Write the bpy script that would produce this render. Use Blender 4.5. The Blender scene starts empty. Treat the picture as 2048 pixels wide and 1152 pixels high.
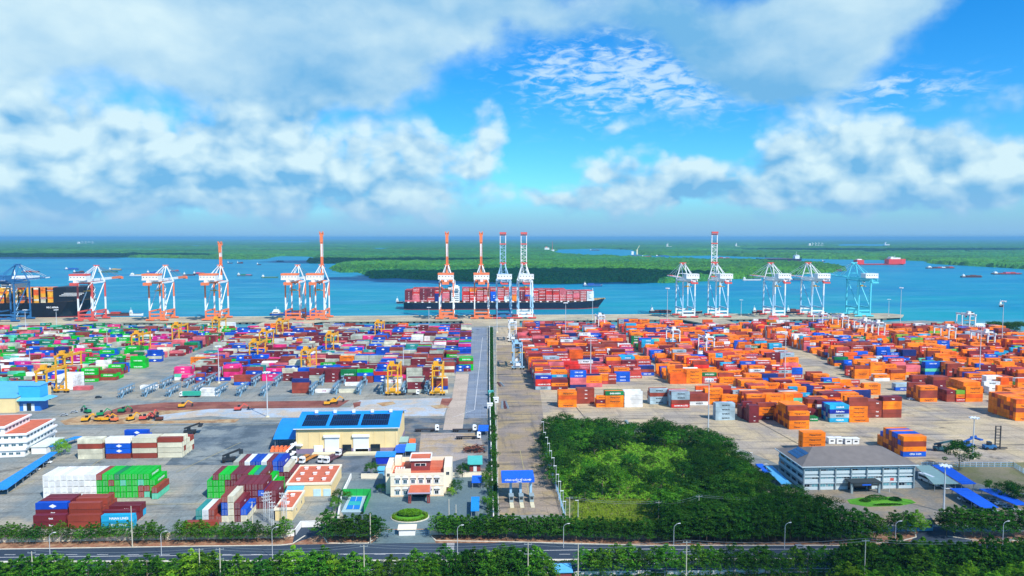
import bpy, math, random
import numpy as np
from mathutils import Vector, Matrix
R = math.radians
# ---------------------------------------------------------------- camera
HC = 113.0            # drone height
FPX = 1450.0          # focal length in photo pixels (2048 wide)
YAW, PITCH = R(3.0), math.atan(101 / 1450)
scene = bpy.context.scene
COL = scene.collection
cd = bpy.data.cameras.new('camera')
cd.sensor_width = 36.0
cd.lens = 36.0 * FPX / 2048
cd.clip_start = 1.0
cd.clip_end = 200000
cam = bpy.data.objects.new('camera', cd)
COL.objects.link(cam)
cam.location = (0, 0, HC)
cam.rotation_euler = (math.pi / 2 - PITCH, 0, -YAW)
scene.camera = cam
_f = Vector((math.sin(YAW) * math.cos(PITCH), math.cos(YAW) * math.cos(PITCH), -math.sin(PITCH)))
_r = Vector((math.cos(YAW), -math.sin(YAW), 0))
_u = _r.cross(_f)

def ray(px, py):
    return _f * FPX + _r * (px - 1024) + _u * (576 - py)

def P(px, py, h=0.0):
    """ground point (at height h) under a photo measurement"""
    d = ray(px, py)
    t = (h - HC) / d.z
    return Vector((d.x * t, d.y * t, h))

def ZAT(py, y, px=1024):
    d = ray(px, py)
    return HC + d.z * (y / d.y)

# ---------------------------------------------------------------- sun, sky, exposure
SUN_EL, SUN_AZ = R(46), R(142)          # azimuth clockwise from +Y: behind the camera, to the right
sdir = Vector((math.sin(SUN_AZ) * math.cos(SUN_EL), math.cos(SUN_AZ) * math.cos(SUN_EL), math.sin(SUN_EL)))
sl = bpy.data.lights.new('sun', 'SUN')
sl.energy = 4.6
sl.angle = R(0.53)
sl.color = (1.0, 0.955, 0.88)
so = bpy.data.objects.new('sun', sl)
COL.objects.link(so)
so.rotation_euler = (-sdir).to_track_quat('-Z', 'Y').to_euler()
scene.view_settings.view_transform = 'Standard'
scene.view_settings.look = 'None'
scene.view_settings.exposure = 0.32
scene.view_settings.gamma = 1.0
scene.cycles.max_bounces = 5
scene.cycles.volume_bounces = 0
scene.cycles.transparent_max_bounces = 6
scene.cycles.use_denoising = True

class NT:
    def __init__(s, tree):
        s.t = tree
        tree.nodes.clear()
    def n(s, typ, **kw):
        nd = s.t.nodes.new(typ)
        for k, v in kw.items():
            setattr(nd, k, v)
        return nd
    def put(s, sock, v):
        if isinstance(v, bpy.types.NodeSocket):
            s.t.links.new(v, sock)
        elif v is not None:
            sock.default_value = v
    def m(s, op, a, b=None, c=None, clamp=False):
        nd = s.n('ShaderNodeMath', operation=op, use_clamp=clamp)
        for i, v in enumerate((a, b, c)):
            if v is not None:
                s.put(nd.inputs[i], v)
        return nd.outputs[0]
    def vm(s, op, a, b=None):
        nd = s.n('ShaderNodeVectorMath', operation=op)
        s.put(nd.inputs[0], a)
        if b is not None:
            s.put(nd.inputs[1], b)
        return nd.outputs['Value'] if op in ('DOT_PRODUCT', 'LENGTH') else nd.outputs[0]
    def noise(s, vec, scale, detail=4, rough=0.55, dist=0.0, color=False):
        nd = s.n('ShaderNodeTexNoise')
        s.put(nd.inputs['Vector'], vec)
        nd.inputs['Scale'].default_value = scale
        nd.inputs['Detail'].default_value = detail
        nd.inputs['Roughness'].default_value = rough
        nd.inputs['Distortion'].default_value = dist
        return nd.outputs['Color' if color else 'Fac']
    def ramp(s, v, lo, hi, to0=0.0, to1=1.0, smooth=True):
        nd = s.n('ShaderNodeMapRange', interpolation_type='SMOOTHSTEP' if smooth else 'LINEAR', clamp=True)
        s.put(nd.inputs[0], v)
        for i, q in enumerate((lo, hi, to0, to1)):
            s.put(nd.inputs[i + 1], q)
        return nd.outputs[0]
    def mix(s, f, a, b, mode='MIX'):
        nd = s.n('ShaderNodeMix', data_type='RGBA', blend_type=mode)
        s.put(nd.inputs[0], f)
        s.put(nd.inputs[6], c4(a))
        s.put(nd.inputs[7], c4(b))
        return nd.outputs[2]

def c4(c):
    if isinstance(c, bpy.types.NodeSocket):
        return c
    return (c[0], c[1], c[2], 1.0)

def srgb(h):
    o = []
    for i in (0, 2, 4):
        v = int(h[i:i + 2], 16) / 255
        o.append(v / 12.92 if v <= 0.04045 else ((v + 0.055) / 1.055) ** 2.4)
    return tuple(o)

world = bpy.data.worlds.new('World')
scene.world = world
world.use_nodes = True
w = NT(world.node_tree)
geo = w.n('ShaderNodeNewGeometry')
tc = w.n('ShaderNodeTexCoord').outputs['Generated']
sx = w.n('ShaderNodeSeparateXYZ')
w.put(sx.inputs[0], tc)
dx, dy, dz = sx.outputs
az = w.m('ARCTAN2', dx, dy)
hl = w.m('SQRT', w.m('ADD', w.m('MULTIPLY', dx, dx), w.m('MULTIPLY', dy, dy)))
el = w.m('MINIMUM', w.m('DIVIDE', dz, w.m('MAXIMUM', hl, 0.05)), 3.0)
cb = w.n('ShaderNodeCombineXYZ')
w.put(cb.inputs[0], az); w.put(cb.inputs[1], el)
vec = cb.outputs[0]
# domain warp so blob outlines read as cloud
wp = w.vm('SUBTRACT', w.noise(vec, 5.5, 4, 0.55, color=True), (0.5, 0.5, 0.5))
wp2 = w.vm('SUBTRACT', w.noise(vec, 19.0, 4, 0.6, color=True), (0.5, 0.5, 0.5))
wv = w.vm('ADD', vec, w.vm('ADD', w.vm('MULTIPLY', wp, (0.13, 0.11, 0)), w.vm('MULTIPLY', wp2, (0.05, 0.045, 0))))
# cloud masses: photo x, y, half sizes, weight, brightness(0 grey..1 white)
BL = [(230, 60, 330, 90, 1.0, .95), (20, 30, 160, 70, .8, .9), (560, 60, 300, 110, 1.1, .55), (820, 40, 260, 90, 1.0, .6), (640, 190, 180, 50, 1.1, .0),
      (380, 130, 110, 50, .7, .85), (770, 160, 90, 60, .7, .85), (1060, 20, 200, 60, .8, .45), (110, 250, 150, 70, 1.1, .95), (220, 300, 110, 50, .6, .9), (10, 170, 60, 120, .8, .9),
      (120, 330, 150, 30, .8, .15), (400, 250, 120, 50, .6, .65), (470, 300, 140, 60, .9, .8), (590, 280, 70, 55, .9, .95), (560, 360, 150, 30, .9, .15),
      (760, 290, 110, 60, .9, .75), (860, 310, 60, 50, .8, .9), (975, 270, 45, 42, 1.25, 1.0), (940, 330, 40, 35, .7, .9), (840, 380, 110, 30, .8, .5),
      (300, 380, 200, 40, .7, .4), (100, 400, 200, 40, .8, .5), (1050, 390, 70, 28, .7, .9), (1230, 345, 75, 42, 1.0, .9), (1350, 350, 60, 32, 1.0, .95), (1270, 395, 150, 28, .8, .25),
      (1650, 80, 190, 110, 1.35, .6), (1560, 160, 110, 62, 1.2, .0), (1340, 60, 170, 90, .95, .12), (1430, 120, 120, 60, .7, .05), (1760, 20, 120, 45, .8, .85), (1330, 235, 80, 32, .85, .75),
      (1240, 265, 35, 20, .7, .8), (1560, 300, 60, 40, 1.0, .95), (1690, 270, 90, 50, 1.05, .95), (1620, 340, 160, 40, .9, .3), (1780, 310, 110, 60, 1.0, .7), (1900, 320, 120, 50, .9, .6),
      (2030, 310, 50, 45, 1.1, .95), (1960, 370, 150, 30, .8, .15), (1990, 220, 70, 26, .6, .6), (1450, 390, 120, 25, .7, .55), (1750, 390, 200, 25, .7, .5), (640, 410, 300, 25, .6, .5)]
D = B = None
for (bx, by, rx, ry, wt, br) in BL:
    a_ = math.atan((bx - 1024) / FPX)
    c_ = (a_ + YAW, (475 - by) / FPX * math.cos(a_), 0)
    s_ = (FPX / rx / math.cos(a_) ** 1.0, FPX / ry, 0)
    q = w.vm('MULTIPLY', w.vm('SUBTRACT', wv, c_), s_)
    g = w.m('EXPONENT', w.m('MULTIPLY', w.vm('DOT_PRODUCT', q, q), -1.0))
    D = w.m('MULTIPLY', g, wt) if D is None else w.m('MULTIPLY_ADD', g, wt, D)
    B = w.m('MULTIPLY', g, wt * br) if B is None else w.m('MULTIPLY_ADD', g, wt * br, B)
# beyond the frame the same broken cloud goes on
out = w.m('MAXIMUM', w.ramp(w.m('ABSOLUTE', az), 0.72, 0.95), w.ramp(el, 0.36, 0.55))
on = w.m('MULTIPLY', out, w.ramp(w.noise(vec, 2.2, 3, 0.5), 0.42, 0.62))
D = w.m('ADD', D, w.m('MULTIPLY', on, 0.8))
B = w.m('ADD', B, w.m('MULTIPLY', on, 0.55))
st = w.vm('MULTIPLY', w.vm('ADD', vec, w.vm('MULTIPLY', wp, (0.06, 0.05, 0))), (1.0, 1.45, 1.0))
hi_ = w.ramp(el, 0.13, 0.22)
def billow(v_, sc):
    vo = w.n('ShaderNodeTexVoronoi', feature='F1')
    w.put(vo.inputs['Vector'], v_); vo.inputs['Scale'].default_value = sc
    vo.inputs['Detail'].default_value = 2.0; vo.inputs['Roughness'].default_value = 0.55
    return w.m('SUBTRACT', 0.98, vo.outputs['Distance'])
def fbm(v_):
    lo_ = w.m('ADD', w.m('MULTIPLY', w.noise(v_, 14.0, 8, 0.56), 0.55), w.m('MULTIPLY', billow(v_, 15.0), 0.45))
    return w.m('ADD', w.m('MULTIPLY', w.noise(v_, 5.0, 8, 0.48), hi_), w.m('MULTIPLY', lo_, w.m('SUBTRACT', 1.0, hi_)))
fb = fbm(st)
fb2 = fbm(w.vm('ADD', st, (0.012, 0.03, 0)))
fine = w.noise(st, 30.0, 6, 0.6)
dens = w.m('ADD', D, w.m('ADD', w.m('MULTIPLY', w.m('SUBTRACT', fb, 0.5), 1.7), w.m('MULTIPLY', w.m('SUBTRACT', fine, 0.5), 0.28)))
low = w.m('MULTIPLY', w.ramp(el, -0.005, 0.025), w.ramp(el, 0.20, 0.07))
dens = w.m('ADD', dens, w.m('MULTIPLY', low, 0.68))
dens = w.m('ADD', dens, w.m('MULTIPLY', w.ramp(az, 0.02, -0.12), 0.16))
alpha = w.ramp(dens, 0.38, 1.22)
# cirrus ripples
cv = w.vm('MULTIPLY', vec, (1.0, 2.6, 1.0))
ci = w.noise(cv, 36.0, 4, 0.58, 0.5)
def gz(bx, by, rx, ry):
    a_ = math.atan((bx - 1024) / FPX)
    q = w.vm('MULTIPLY', w.vm('SUBTRACT', wv, (a_ + YAW, (475 - by) / FPX * math.cos(a_), 0)), (FPX / rx, FPX / ry, 0))
    return w.m('EXPONENT', w.m('MULTIPLY', w.vm('DOT_PRODUCT', q, q), -1.0))
cm = w.m('ADD', w.m('ADD', gz(1180, 150, 150, 80), gz(1330, 190, 130, 45)), w.m('MULTIPLY', gz(1780, 195, 150, 25), 0.75))
ca = w.m('MULTIPLY', w.ramp(w.m('ADD', ci, w.m('MULTIPLY', cm, 0.14)), 0.50, 0.78), w.m('MINIMUM', w.m('MULTIPLY', cm, 1.0), 0.72))
bright = w.m('DIVIDE', B, w.m('MAXIMUM', D, 0.15))
relief = w.m('MULTIPLY', w.m('SUBTRACT', fb, fb2), 2.4)
wh = w.m('ADD', w.m('ADD', bright, relief), w.m('MULTIPLY', w.m('SUBTRACT', fine, 0.5), 0.22), clamp=False)
wh = w.ramp(wh, 0.08, 1.12, smooth=False)
sky = w.n('ShaderNodeTexSky', sky_type='NISHITA')
sky.sun_disc = False
sky.sun_elevation = SUN_EL
sky.sun_rotation = SUN_AZ
sky.altitude = 100
sky.air_density = 1.0
sky.dust_density = 0.6
sky.ozone_density = 3.0
hs = w.n('ShaderNodeHueSaturation')
hs.inputs['Hue'].default_value = 0.492
hs.inputs['Saturation'].default_value = 1.45
hs.inputs['Value'].default_value = 1.5
w.put(hs.inputs['Color'], sky.outputs[0])
skyc = w.mix(1.0, hs.outputs[0], (0.36, 0.78, 1.04), 'MULTIPLY')
CW, CG = (5.6, 7.3, 7.9), (1.45, 3.9, 6.5)
cl = w.mix(wh, CG, CW)
c1 = w.mix(ca, skyc, (5.6, 7.2, 8.0))
c2 = w.mix(w.m('MULTIPLY', alpha, 0.97), c1, cl)
hz = w.ramp(el, 0.075, 0.0)
c3 = w.mix(w.m('MULTIPLY', hz, 0.93), c2, (2.25, 4.35, 6.7))
bg = w.n('ShaderNodeBackground')
w.put(bg.inputs[0], c3)
bg.inputs[1].default_value = 0.10
wo = w.n('ShaderNodeOutputWorld')
w.put(wo.inputs[0], bg.outputs[0])
world.cycles.sampling_method = 'MANUAL'
world.cycles.sample_map_resolution = 512

# ---------------------------------------------------------------- helpers
class MB:
    """collects shapes, then links them as one mesh object"""
    def __init__(s):
        s.v, s.f, s.mi = [], [], []
    def add(s, vs, fs, m=0):
        b = len(s.v)
        s.v += [tuple(v) for v in vs]
        s.f += [tuple(b + i for i in f) for f in fs]
        s.mi += [m] * len(fs)
    def box(s, x, y, z, dx, dy, dz, m=0, rz=0.0):
        """centre x, y; z is the underside"""
        c, q = math.cos(rz), math.sin(rz)
        vs = []
        for k in (0, dz):
            for (a, b) in ((-1, -1), (1, -1), (1, 1), (-1, 1)):
                u, v = a * dx / 2, b * dy / 2
                vs.append((x + u * c - v * q, y + u * q + v * c, z + k))
        s.add(vs, [(0, 3, 2, 1), (4, 5, 6, 7), (0, 1, 5, 4), (1, 2, 6, 5), (2, 3, 7, 6), (3, 0, 4, 7)], m)
    def beam(s, p, q, a, b=None, m=0):
        p, q = Vector(p), Vector(q)
        b = b or a
        d = (q - p)
        if d.length < 1e-6:
            return
        d.normalize()
        up = Vector((0, 0, 1)) if abs(d.z) < 0.9 else Vector((0, 1, 0))
        sd = d.cross(up).normalized() * a / 2
        up = sd.cross(d).normalized() * b / 2
        vs = [o + e for o in (p, q) for e in (-sd - up, sd - up, sd + up, -sd + up)]
        s.add(vs, [(0, 1, 2, 3), (7, 6, 5, 4), (0, 4, 5, 1), (1, 5, 6, 2), (2, 6, 7, 3), (3, 7, 4, 0)], m)
    def cyl(s, p, q, r0, r1=None, n=8, m=0):
        p, q = Vector(p), Vector(q)
        r1 = r0 if r1 is None else r1
        d = (q - p).normalized()
        up = Vector((0, 0, 1)) if abs(d.z) < 0.9 else Vector((0, 1, 0))
        a = d.cross(up).normalized()
        b = a.cross(d).normalized()
        vs = []
        for o, r in ((p, r0), (q, r1)):
            for i in range(n):
                t = 2 * math.pi * i / n
                vs.append(o + a * (r * math.cos(t)) + b * (r * math.sin(t)))
        fs = [(i, (i + 1) % n, n + (i + 1) % n, n + i) for i in range(n)]
        fs += [tuple(range(n))[::-1], tuple(range(n, 2 * n))]
        s.add(vs, fs, m)
    def prism(s, pts, z0, z1, m=0, side=None):
        n = len(pts)
        vs = [(p[0], p[1], z0) for p in pts] + [(p[0], p[1], z1) for p in pts]
        s.add(vs, [tuple(range(n, 2 * n))], m)
        s.add(vs, [(i, (i + 1) % n, n + (i + 1) % n, n + i) for i in range(n)], m if side is None else side)
    def quad(s, a, b, c, d, m=0):
        s.add([a, b, c, d], [(0, 1, 2, 3)], m)
    def mesh(s, name, mats):
        me = bpy.data.meshes.new(name)
        me.from_pydata(s.v, [], s.f)
        for mt in (mats if isinstance(mats, (list, tuple)) else [mats]):
            me.materials.append(mt)
        if any(s.mi):
            me.polygons.foreach_set('material_index', s.mi)
        me.update()
        return me
    def build(s, name, mats, parent=None, loc=None, rz=0.0):
        return link(name, s.mesh(name, mats), parent, loc, rz)

def link(name, me, parent=None, loc=None, rz=0.0):
    o = bpy.data.objects.new(name, me)
    COL.objects.link(o)
    if parent is not None:
        o.parent = parent
    if loc is not None:
        o.location = loc
    o.rotation_euler.z = rz
    return o

def tag(o, label=None, cat=None, group=None, kind=None):
    if label: o['label'] = label
    if cat: o['category'] = cat
    if group: o['group'] = group
    if kind: o['kind'] = kind
    return o

def thing(name, label, cat, loc=(0, 0, 0), rz=0.0, group=None):
    o = link(name, None, None, loc, rz)
    return tag(o, label, cat, group)

def dup(root, loc, rz=0.0, label=None, group=None, scale=None):
    r = root.copy()
    COL.objects.link(r)
    r.location = loc
    r.rotation_euler.z = rz
    if scale: r.scale = scale
    if label: r['label'] = label
    if group: r['group'] = group
    for ch in root.children:
        c = ch.copy(); COL.objects.link(c); c.parent = r
        for g in ch.children:
            d = g.copy(); COL.objects.link(d); d.parent = c
    return r

ORD = ['first', 'second', 'third', 'fourth', 'fifth', 'sixth', 'seventh', 'eighth', 'ninth', 'tenth', 'eleventh', 'twelfth',
       'thirteenth', 'fourteenth', 'fifteenth', 'sixteenth', 'seventeenth', 'eighteenth', 'nineteenth', 'twentieth', 'twenty-first', 'twenty-second',
       'twenty-third', 'twenty-fourth', 'twenty-fifth', 'twenty-sixth', 'twenty-seventh', 'twenty-eighth', 'twenty-ninth', 'thirtieth',
       'thirty-first', 'thirty-second', 'thirty-third', 'thirty-fourth', 'thirty-fifth', 'thirty-sixth', 'thirty-seventh', 'thirty-eighth', 'thirty-ninth', 'fortieth']

_M = {}
def mat(key, col, rough=0.6, metal=0.0, var=0.12, scale=0.4, spec=0.4, rnd=0.0, big=None):
    """principled paint / stone with real colour variation (grime), never light"""
    if key in _M:
        return _M[key]
    m = bpy.data.materials.new(key)
    m.use_nodes = True
    t = NT(m.node_tree)
    if isinstance(col, str):
        col = srgb(col)
    pos = t.n('ShaderNodeTexCoord').outputs['Object']
    nz = t.noise(pos, scale, 5, 0.62)
    f = t.ramp(nz, 0.3, 0.72, 1 - var, 1 + var * 0.6, smooth=False)
    if rnd:
        oi = t.n('ShaderNodeObjectInfo').outputs['Random']
        f = t.m('MULTIPLY', f, t.ramp(oi, 0, 1, 1 - rnd, 1 + rnd, smooth=False))
    if big:
        f = t.m('MULTIPLY', f, t.ramp(t.noise(pos, big[0], 3, 0.5), 0.35, 0.65, 1 - big[1], 1 + big[1]))
    vmx = t.n('ShaderNodeVectorMath', operation='SCALE')
    vmx.inputs[0].default_value = col
    t.put(vmx.inputs['Scale'], f)
    b = t.n('ShaderNodeBsdfPrincipled')
    t.put(b.inputs['Base Color'], vmx.outputs[0])
    b.inputs['Roughness'].default_value = rough
    b.inputs['Metallic'].default_value = metal
    b.inputs['Specular IOR Level'].default_value = spec
    o = t.n('ShaderNodeOutputMaterial')
    t.put(o.inputs[0], b.outputs[0])
    _M[key] = m
    return m

def text_mesh(body, size, m, align='CENTER', bold=False):
    k = (body, size, m.name, align)
    if k in _M:
        return _M[k]
    cu = bpy.data.curves.new('lettering', 'FONT')
    cu.body = body
    cu.size = size
    cu.align_x = align
    cu.align_y = 'CENTER'
    cu.resolution_u = 1
    cu.offset = 0.03 * size if bold else 0.0
    o = bpy.data.objects.new('tmp', cu)
    COL.objects.link(o)
    me = bpy.data.meshes.new_from_object(o)
    bpy.data.objects.remove(o)
    bpy.data.curves.remove(cu)
    me.materials.clear()
    me.materials.append(m)
    # stand the text up: x stays, y becomes z, facing -Y
    me.transform(Matrix.Rotation(math.pi / 2, 4, 'X'))
    _M[k] = me
    return me
# ================================================================ SETTING: water, land, forest
WZ = -4.0
# ---- water
m = bpy.data.materials.new('river water'); m.use_nodes = True
t = NT(m.node_tree)
pos = t.n('ShaderNodeTexCoord').outputs['Object']
lg = t.noise(t.vm('MULTIPLY', pos, (0.35, 1.0, 1.0)), 0.0035, 5, 0.6)
md = t.noise(t.vm('MULTIPLY', pos, (0.3, 1.0, 1.0)), 0.02, 5, 0.65)
spx = t.n('ShaderNodeSeparateXYZ'); t.put(spx.inputs[0], pos)
near = t.ramp(spx.outputs[1], 1050, 1900)
c = t.mix(near, srgb('118c98'), srgb('14809f'))
c = t.mix(t.ramp(lg, 0.35, 0.7), c, srgb('10749c'))
c = t.mix(t.m('MULTIPLY', t.ramp(md, 0.45, 0.75), 0.35), c, srgb('39a8b8'))
basin = t.ramp(spx.outputs[1], 1010, 960)
c = t.mix(basin, c, srgb('4f8f9c'))
b = t.n('ShaderNodeBsdfDiffuse')
t.put(b.inputs['Color'], c)
gl = t.n('ShaderNodeBsdfGlossy'); gl.inputs['Roughness'].default_value = 0.22; gl.inputs['Color'].default_value = (0.8, 0.95, 1, 1)
bp = t.n('ShaderNodeBump'); bp.inputs['Strength'].default_value = 0.55; bp.inputs['Distance'].default_value = 0.9
h = t.m('ADD', t.noise(t.vm('MULTIPLY', pos, (0.5, 1, 1)), 0.22, 4, 0.6), t.m('MULTIPLY', md, 1.6))
t.put(bp.inputs['Height'], h)
t.put(b.inputs['Normal'], bp.outputs[0]); t.put(gl.inputs['Normal'], bp.outputs[0])
ms = t.n('ShaderNodeMixShader'); t.put(ms.inputs[0], t.ramp(md, 0.35, 0.75, 0.10, 0.26)); t.put(ms.inputs[1], b.outputs[0]); t.put(ms.inputs[2], gl.outputs[0])
t.put(t.n('ShaderNodeOutputMaterial').inputs[0], ms.outputs[0])
WATER = m
FAR = 70000.0
mb = MB()
mb.quad((-FAR, 600, WZ), (FAR, 600, WZ), (FAR, FAR, WZ), (-FAR, FAR, WZ))
tag(mb.build('river_water', WATER), kind='structure')

# ---- terminal ground (one slab to behind the camera, up to the basin edge)
def ground_mat(key, cols, scale, streak=0.0, rough=0.85, patch=None, fine=0.2):
    m = bpy.data.materials.new(key); m.use_nodes = True
    t = NT(m.node_tree)
    pos = t.n('ShaderNodeTexCoord').outputs['Object']
    c = c4(cols[0])
    for i, cc in enumerate(cols[1:]):
        off = t.vm('ADD', pos, (37.0 * (i + 1), 91.0 * i, 0))
        c = t.mix(t.ramp(t.noise(off, scale * (1 + 1.7 * i), 6, 0.6), 0.44, 0.60), c, cc)
    if streak:
        sv = t.vm('MULTIPLY', pos, (0.12, 1.0, 1.0))
        c = t.mix(t.m('MULTIPLY', t.ramp(t.noise(sv, 0.22, 5, 0.65), 0.48, 0.75), streak), c, (0.035, 0.04, 0.045))
        sv = t.vm('MULTIPLY', pos, (1.0, 0.10, 1.0))
        c = t.mix(t.m('MULTIPLY', t.ramp(t.noise(sv, 0.16, 5, 0.65), 0.52, 0.78), streak * 0.8), c, (0.05, 0.05, 0.05))
        c = t.mix(t.m('MULTIPLY', t.ramp(t.noise(pos, 0.055, 6, 0.7), 0.60, 0.70), streak * 0.9), c, (0.05, 0.045, 0.04))
    f = t.ramp(t.noise(pos, 0.9, 4, 0.7), 0.3, 0.7, 1 - fine, 1 + fine * 0.6)
    # slab joints
    if patch:
        br = t.n('ShaderNodeTexBrick')
        t.put(br.inputs['Vector'], pos)
        br.inputs['Color1'].default_value = (1, 1, 1, 1); br.inputs['Color2'].default_value = (0.84, 0.84, 0.84, 1)
        br.inputs['Mortar'].default_value = (0.55, 0.55, 0.55, 1)
        br.inputs['Scale'].default_value = 1.0
        br.inputs['Mortar Size'].default_value = 0.10
        br.inputs['Brick Width'].default_value = patch[0]
        br.inputs['Row Height'].default_value = patch[1]
        c = t.mix(1.0, c, br.outputs[0], 'MULTIPLY')
    vs = t.n('ShaderNodeVectorMath', operation='SCALE')
    t.put(vs.inputs[0], c); t.put(vs.inputs['Scale'], f)
    b = t.n('ShaderNodeBsdfPrincipled')
    t.put(b.inputs['Base Color'], vs.outputs[0])
    b.inputs['Roughness'].default_value = rough
    b.inputs['Specular IOR Level'].default_value = 0.25
    t.put(t.n('ShaderNodeOutputMaterial').inputs[0], b.outputs[0])
    return m

G_LEFT = ground_mat('weathered yard asphalt', [srgb('98988f'), srgb('aca490'), srgb('848d8c')], 0.012, 0.6, patch=(14, 14))
G_RIGHT = ground_mat('sunbleached yard concrete', [srgb('bcab90'), srgb('a3998c'), srgb('c6b390')], 0.012, 0.75, patch=(20, 9))
G_QUAY = ground_mat('quay concrete', [srgb('b0a48c'), srgb('c4b799')], 0.02, 0.35, patch=(24, 12))
G_ASPH = ground_mat('dark road asphalt', [srgb('33404f'), srgb('3b4958')], 0.03, 0.2, fine=0.1)
G_DRIVE = ground_mat('office drive paving', [srgb('5f7378'), srgb('6d7f80')], 0.05, 0.15, fine=0.15)
G_DIRT = ground_mat('red brown dirt', [srgb('8a5145'), srgb('9c6552'), srgb('7a4338')], 0.03, 0.25)
G_SAND = ground_mat('sandy earth', [srgb('b08a60'), srgb('98744e'), srgb('bda57f')], 0.05, 0.25)
G_VERGE = ground_mat('reddish verge soil', [srgb('9a6a50'), srgb('7d5a44'), srgb('a88467')], 0.12, 0.2)
G_GRASS = ground_mat('rough grass', [srgb('4a6a1c'), srgb('72842c'), srgb('35541a'), srgb('7c7a48')], 0.05, 0.0, fine=0.45)
G_LAWN = ground_mat('mown lawn', [srgb('4f8f20'), srgb('5fa028')], 0.1, 0.0, fine=0.25)
G_PALE = ground_mat('pale cement apron', [srgb('aebac4'), srgb('a3adb2'), srgb('bcae9b')], 0.025, 0.15)
G_WHITE = mat('white paint', (0.72, 0.72, 0.70), 0.6, var=0.25, scale=1.5)
G_YEL = mat('worn yellow line', (0.42, 0.36, 0.16), 0.7, var=0.3, scale=1.0)
ROCK = mat('rip rap stone', '4c4f52', 0.95, var=0.5, scale=1.2)

EDGE = 925.0      # landward edge of the basin
QN, QF = 990.0, 1048.0
def wpoly(name, pts, z, m, kind='structure', thick=0.0):
    mb = MB()
    if thick:
        mb.prism(pts, z - thick, z)
    else:
        mb.add([(p[0], p[1], z) for p in pts], [tuple(range(len(pts)))])
    o = mb.build(name, m)
    o['kind'] = kind
    return o
def ppoly(name, pts, z, m, **k):
    q = [P(*p) for p in pts]
    # counter-clockwise
    ar = sum(q[i].x * q[(i + 1) % len(q)].y - q[(i + 1) % len(q)].x * q[i].y for i in range(len(q)))
    if ar < 0:
        q = q[::-1]
    return wpoly(name, q, z, m, **k)

xe = P(1990, 672).x
base = [(-900, -500), (1000, -500), (1000, 600), (900, 640), (P(2048, 700).x + 60, P(2048, 690).y), (P(2048, 672).x, P(2048, 672).y), (P(1985, 655).x, P(1985, 655).y), (P(1900, 645).x, P(1900, 645).y), (P(1845, 641).x, P(1845, 641).y), (P(1700, 650).x, EDGE), (P(-200, 660).x, EDGE), (-1200, EDGE), (-1200, -500)]
wpoly('terminal_ground', base, 0.0, G_LEFT, thick=6.0)
# right yard concrete
ppoly('yard_pavement', [(992, 654), (1690, 650), (2300, 670), (2300, 960), (2048, 940), (1840, 935), (1560, 930), (1440, 880), (1340, 858), (1235, 848), (1090, 858), (1100, 950), (1135, 1030), (998, 1030), (994, 900)], 0.03, G_RIGHT)
ppoly('worn_lane', [(994, 690), (1040, 690), (1080, 780), (1095, 900), (1132, 1030), (998, 1030)], 0.05, ground_mat('worn brown lane', [srgb('a08f7c'), srgb('8a8078'), srgb('a89470')], 0.02, 0.85, patch=(20, 9)))
# rip-rap along the basin edge
mb = MB()
rnd = random.Random(5)
for i in range(900):
    x = -760 + i * 1.7
    if rnd.random() < 0.8:
        mb.box(x, EDGE + rnd.uniform(0.3, 3.5), -4.2, rnd.uniform(1, 2.4), rnd.uniform(1, 2.4), rnd.uniform(1.2, 3.4), rz=rnd.random())
tag(mb.build('rip_rap', ROCK), kind='stuff')

# ---- quay deck on piles, and trestles
def deck(name, pts, z=0.1, t=1.6):
    o = wpoly(name, pts, z, G_QUAY, thick=t)
    return o
qx0, qx1 = P(183, 643).x, P(1745, 634).x
deck('quay_deck', [(qx0 - 700, QN), (qx1, QN), (qx1 + 45, QN + 12), (qx1 + 62, QF - 22), (qx1 + 48, QF), (qx0 - 700, QF)])
def trestle(pa, pb, wd):
    a, b = Vector(pa), Vector(pb)
    d = (b - a).normalized(); s = Vector((-d.y, d.x)) * wd / 2
    return [a - s, b - s, b + s, a + s][::-1]
xc0, xc1 = P(934, 652).x, P(1040, 652).x
deck('trestle_roadway', [(xc0, EDGE - 2), (xc1, EDGE - 2), (P(1040, 642).x, QN + 1), (P(922, 642).x, QN + 1)], z=0.07)
a0 = P(470, 665); b0 = P(600, 641)
deck('trestle_roadway', [(P(492, 658).x, EDGE - 3), (P(545, 658).x, EDGE - 3), (P(640, 643).x, QN + 1), (P(530, 643).x, QN + 1)], z=0.06)
deck('trestle_roadway', [(P(1440, 656).x, EDGE - 3), (P(1500, 656).x, EDGE - 3), (P(1450, 639).x, QN + 1), (P(1360, 639).x, QN + 1)], z=0.06)
deck('trestle_roadway', [(P(-60, 662).x, EDGE - 3), (P(40, 660).x, EDGE - 3), (P(190, 644).x, QN + 1), (P(120, 644).x, QN + 1)], z=0.05)
wpoly('quay_deck', [(P(-300, 655).x, EDGE + 8), (P(-60, 655).x, EDGE + 8), (P(100, 645).x, QN + 0.5), (P(-300, 645).x, QN + 0.5)], 0.02, G_QUAY, thick=1.4)
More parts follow.
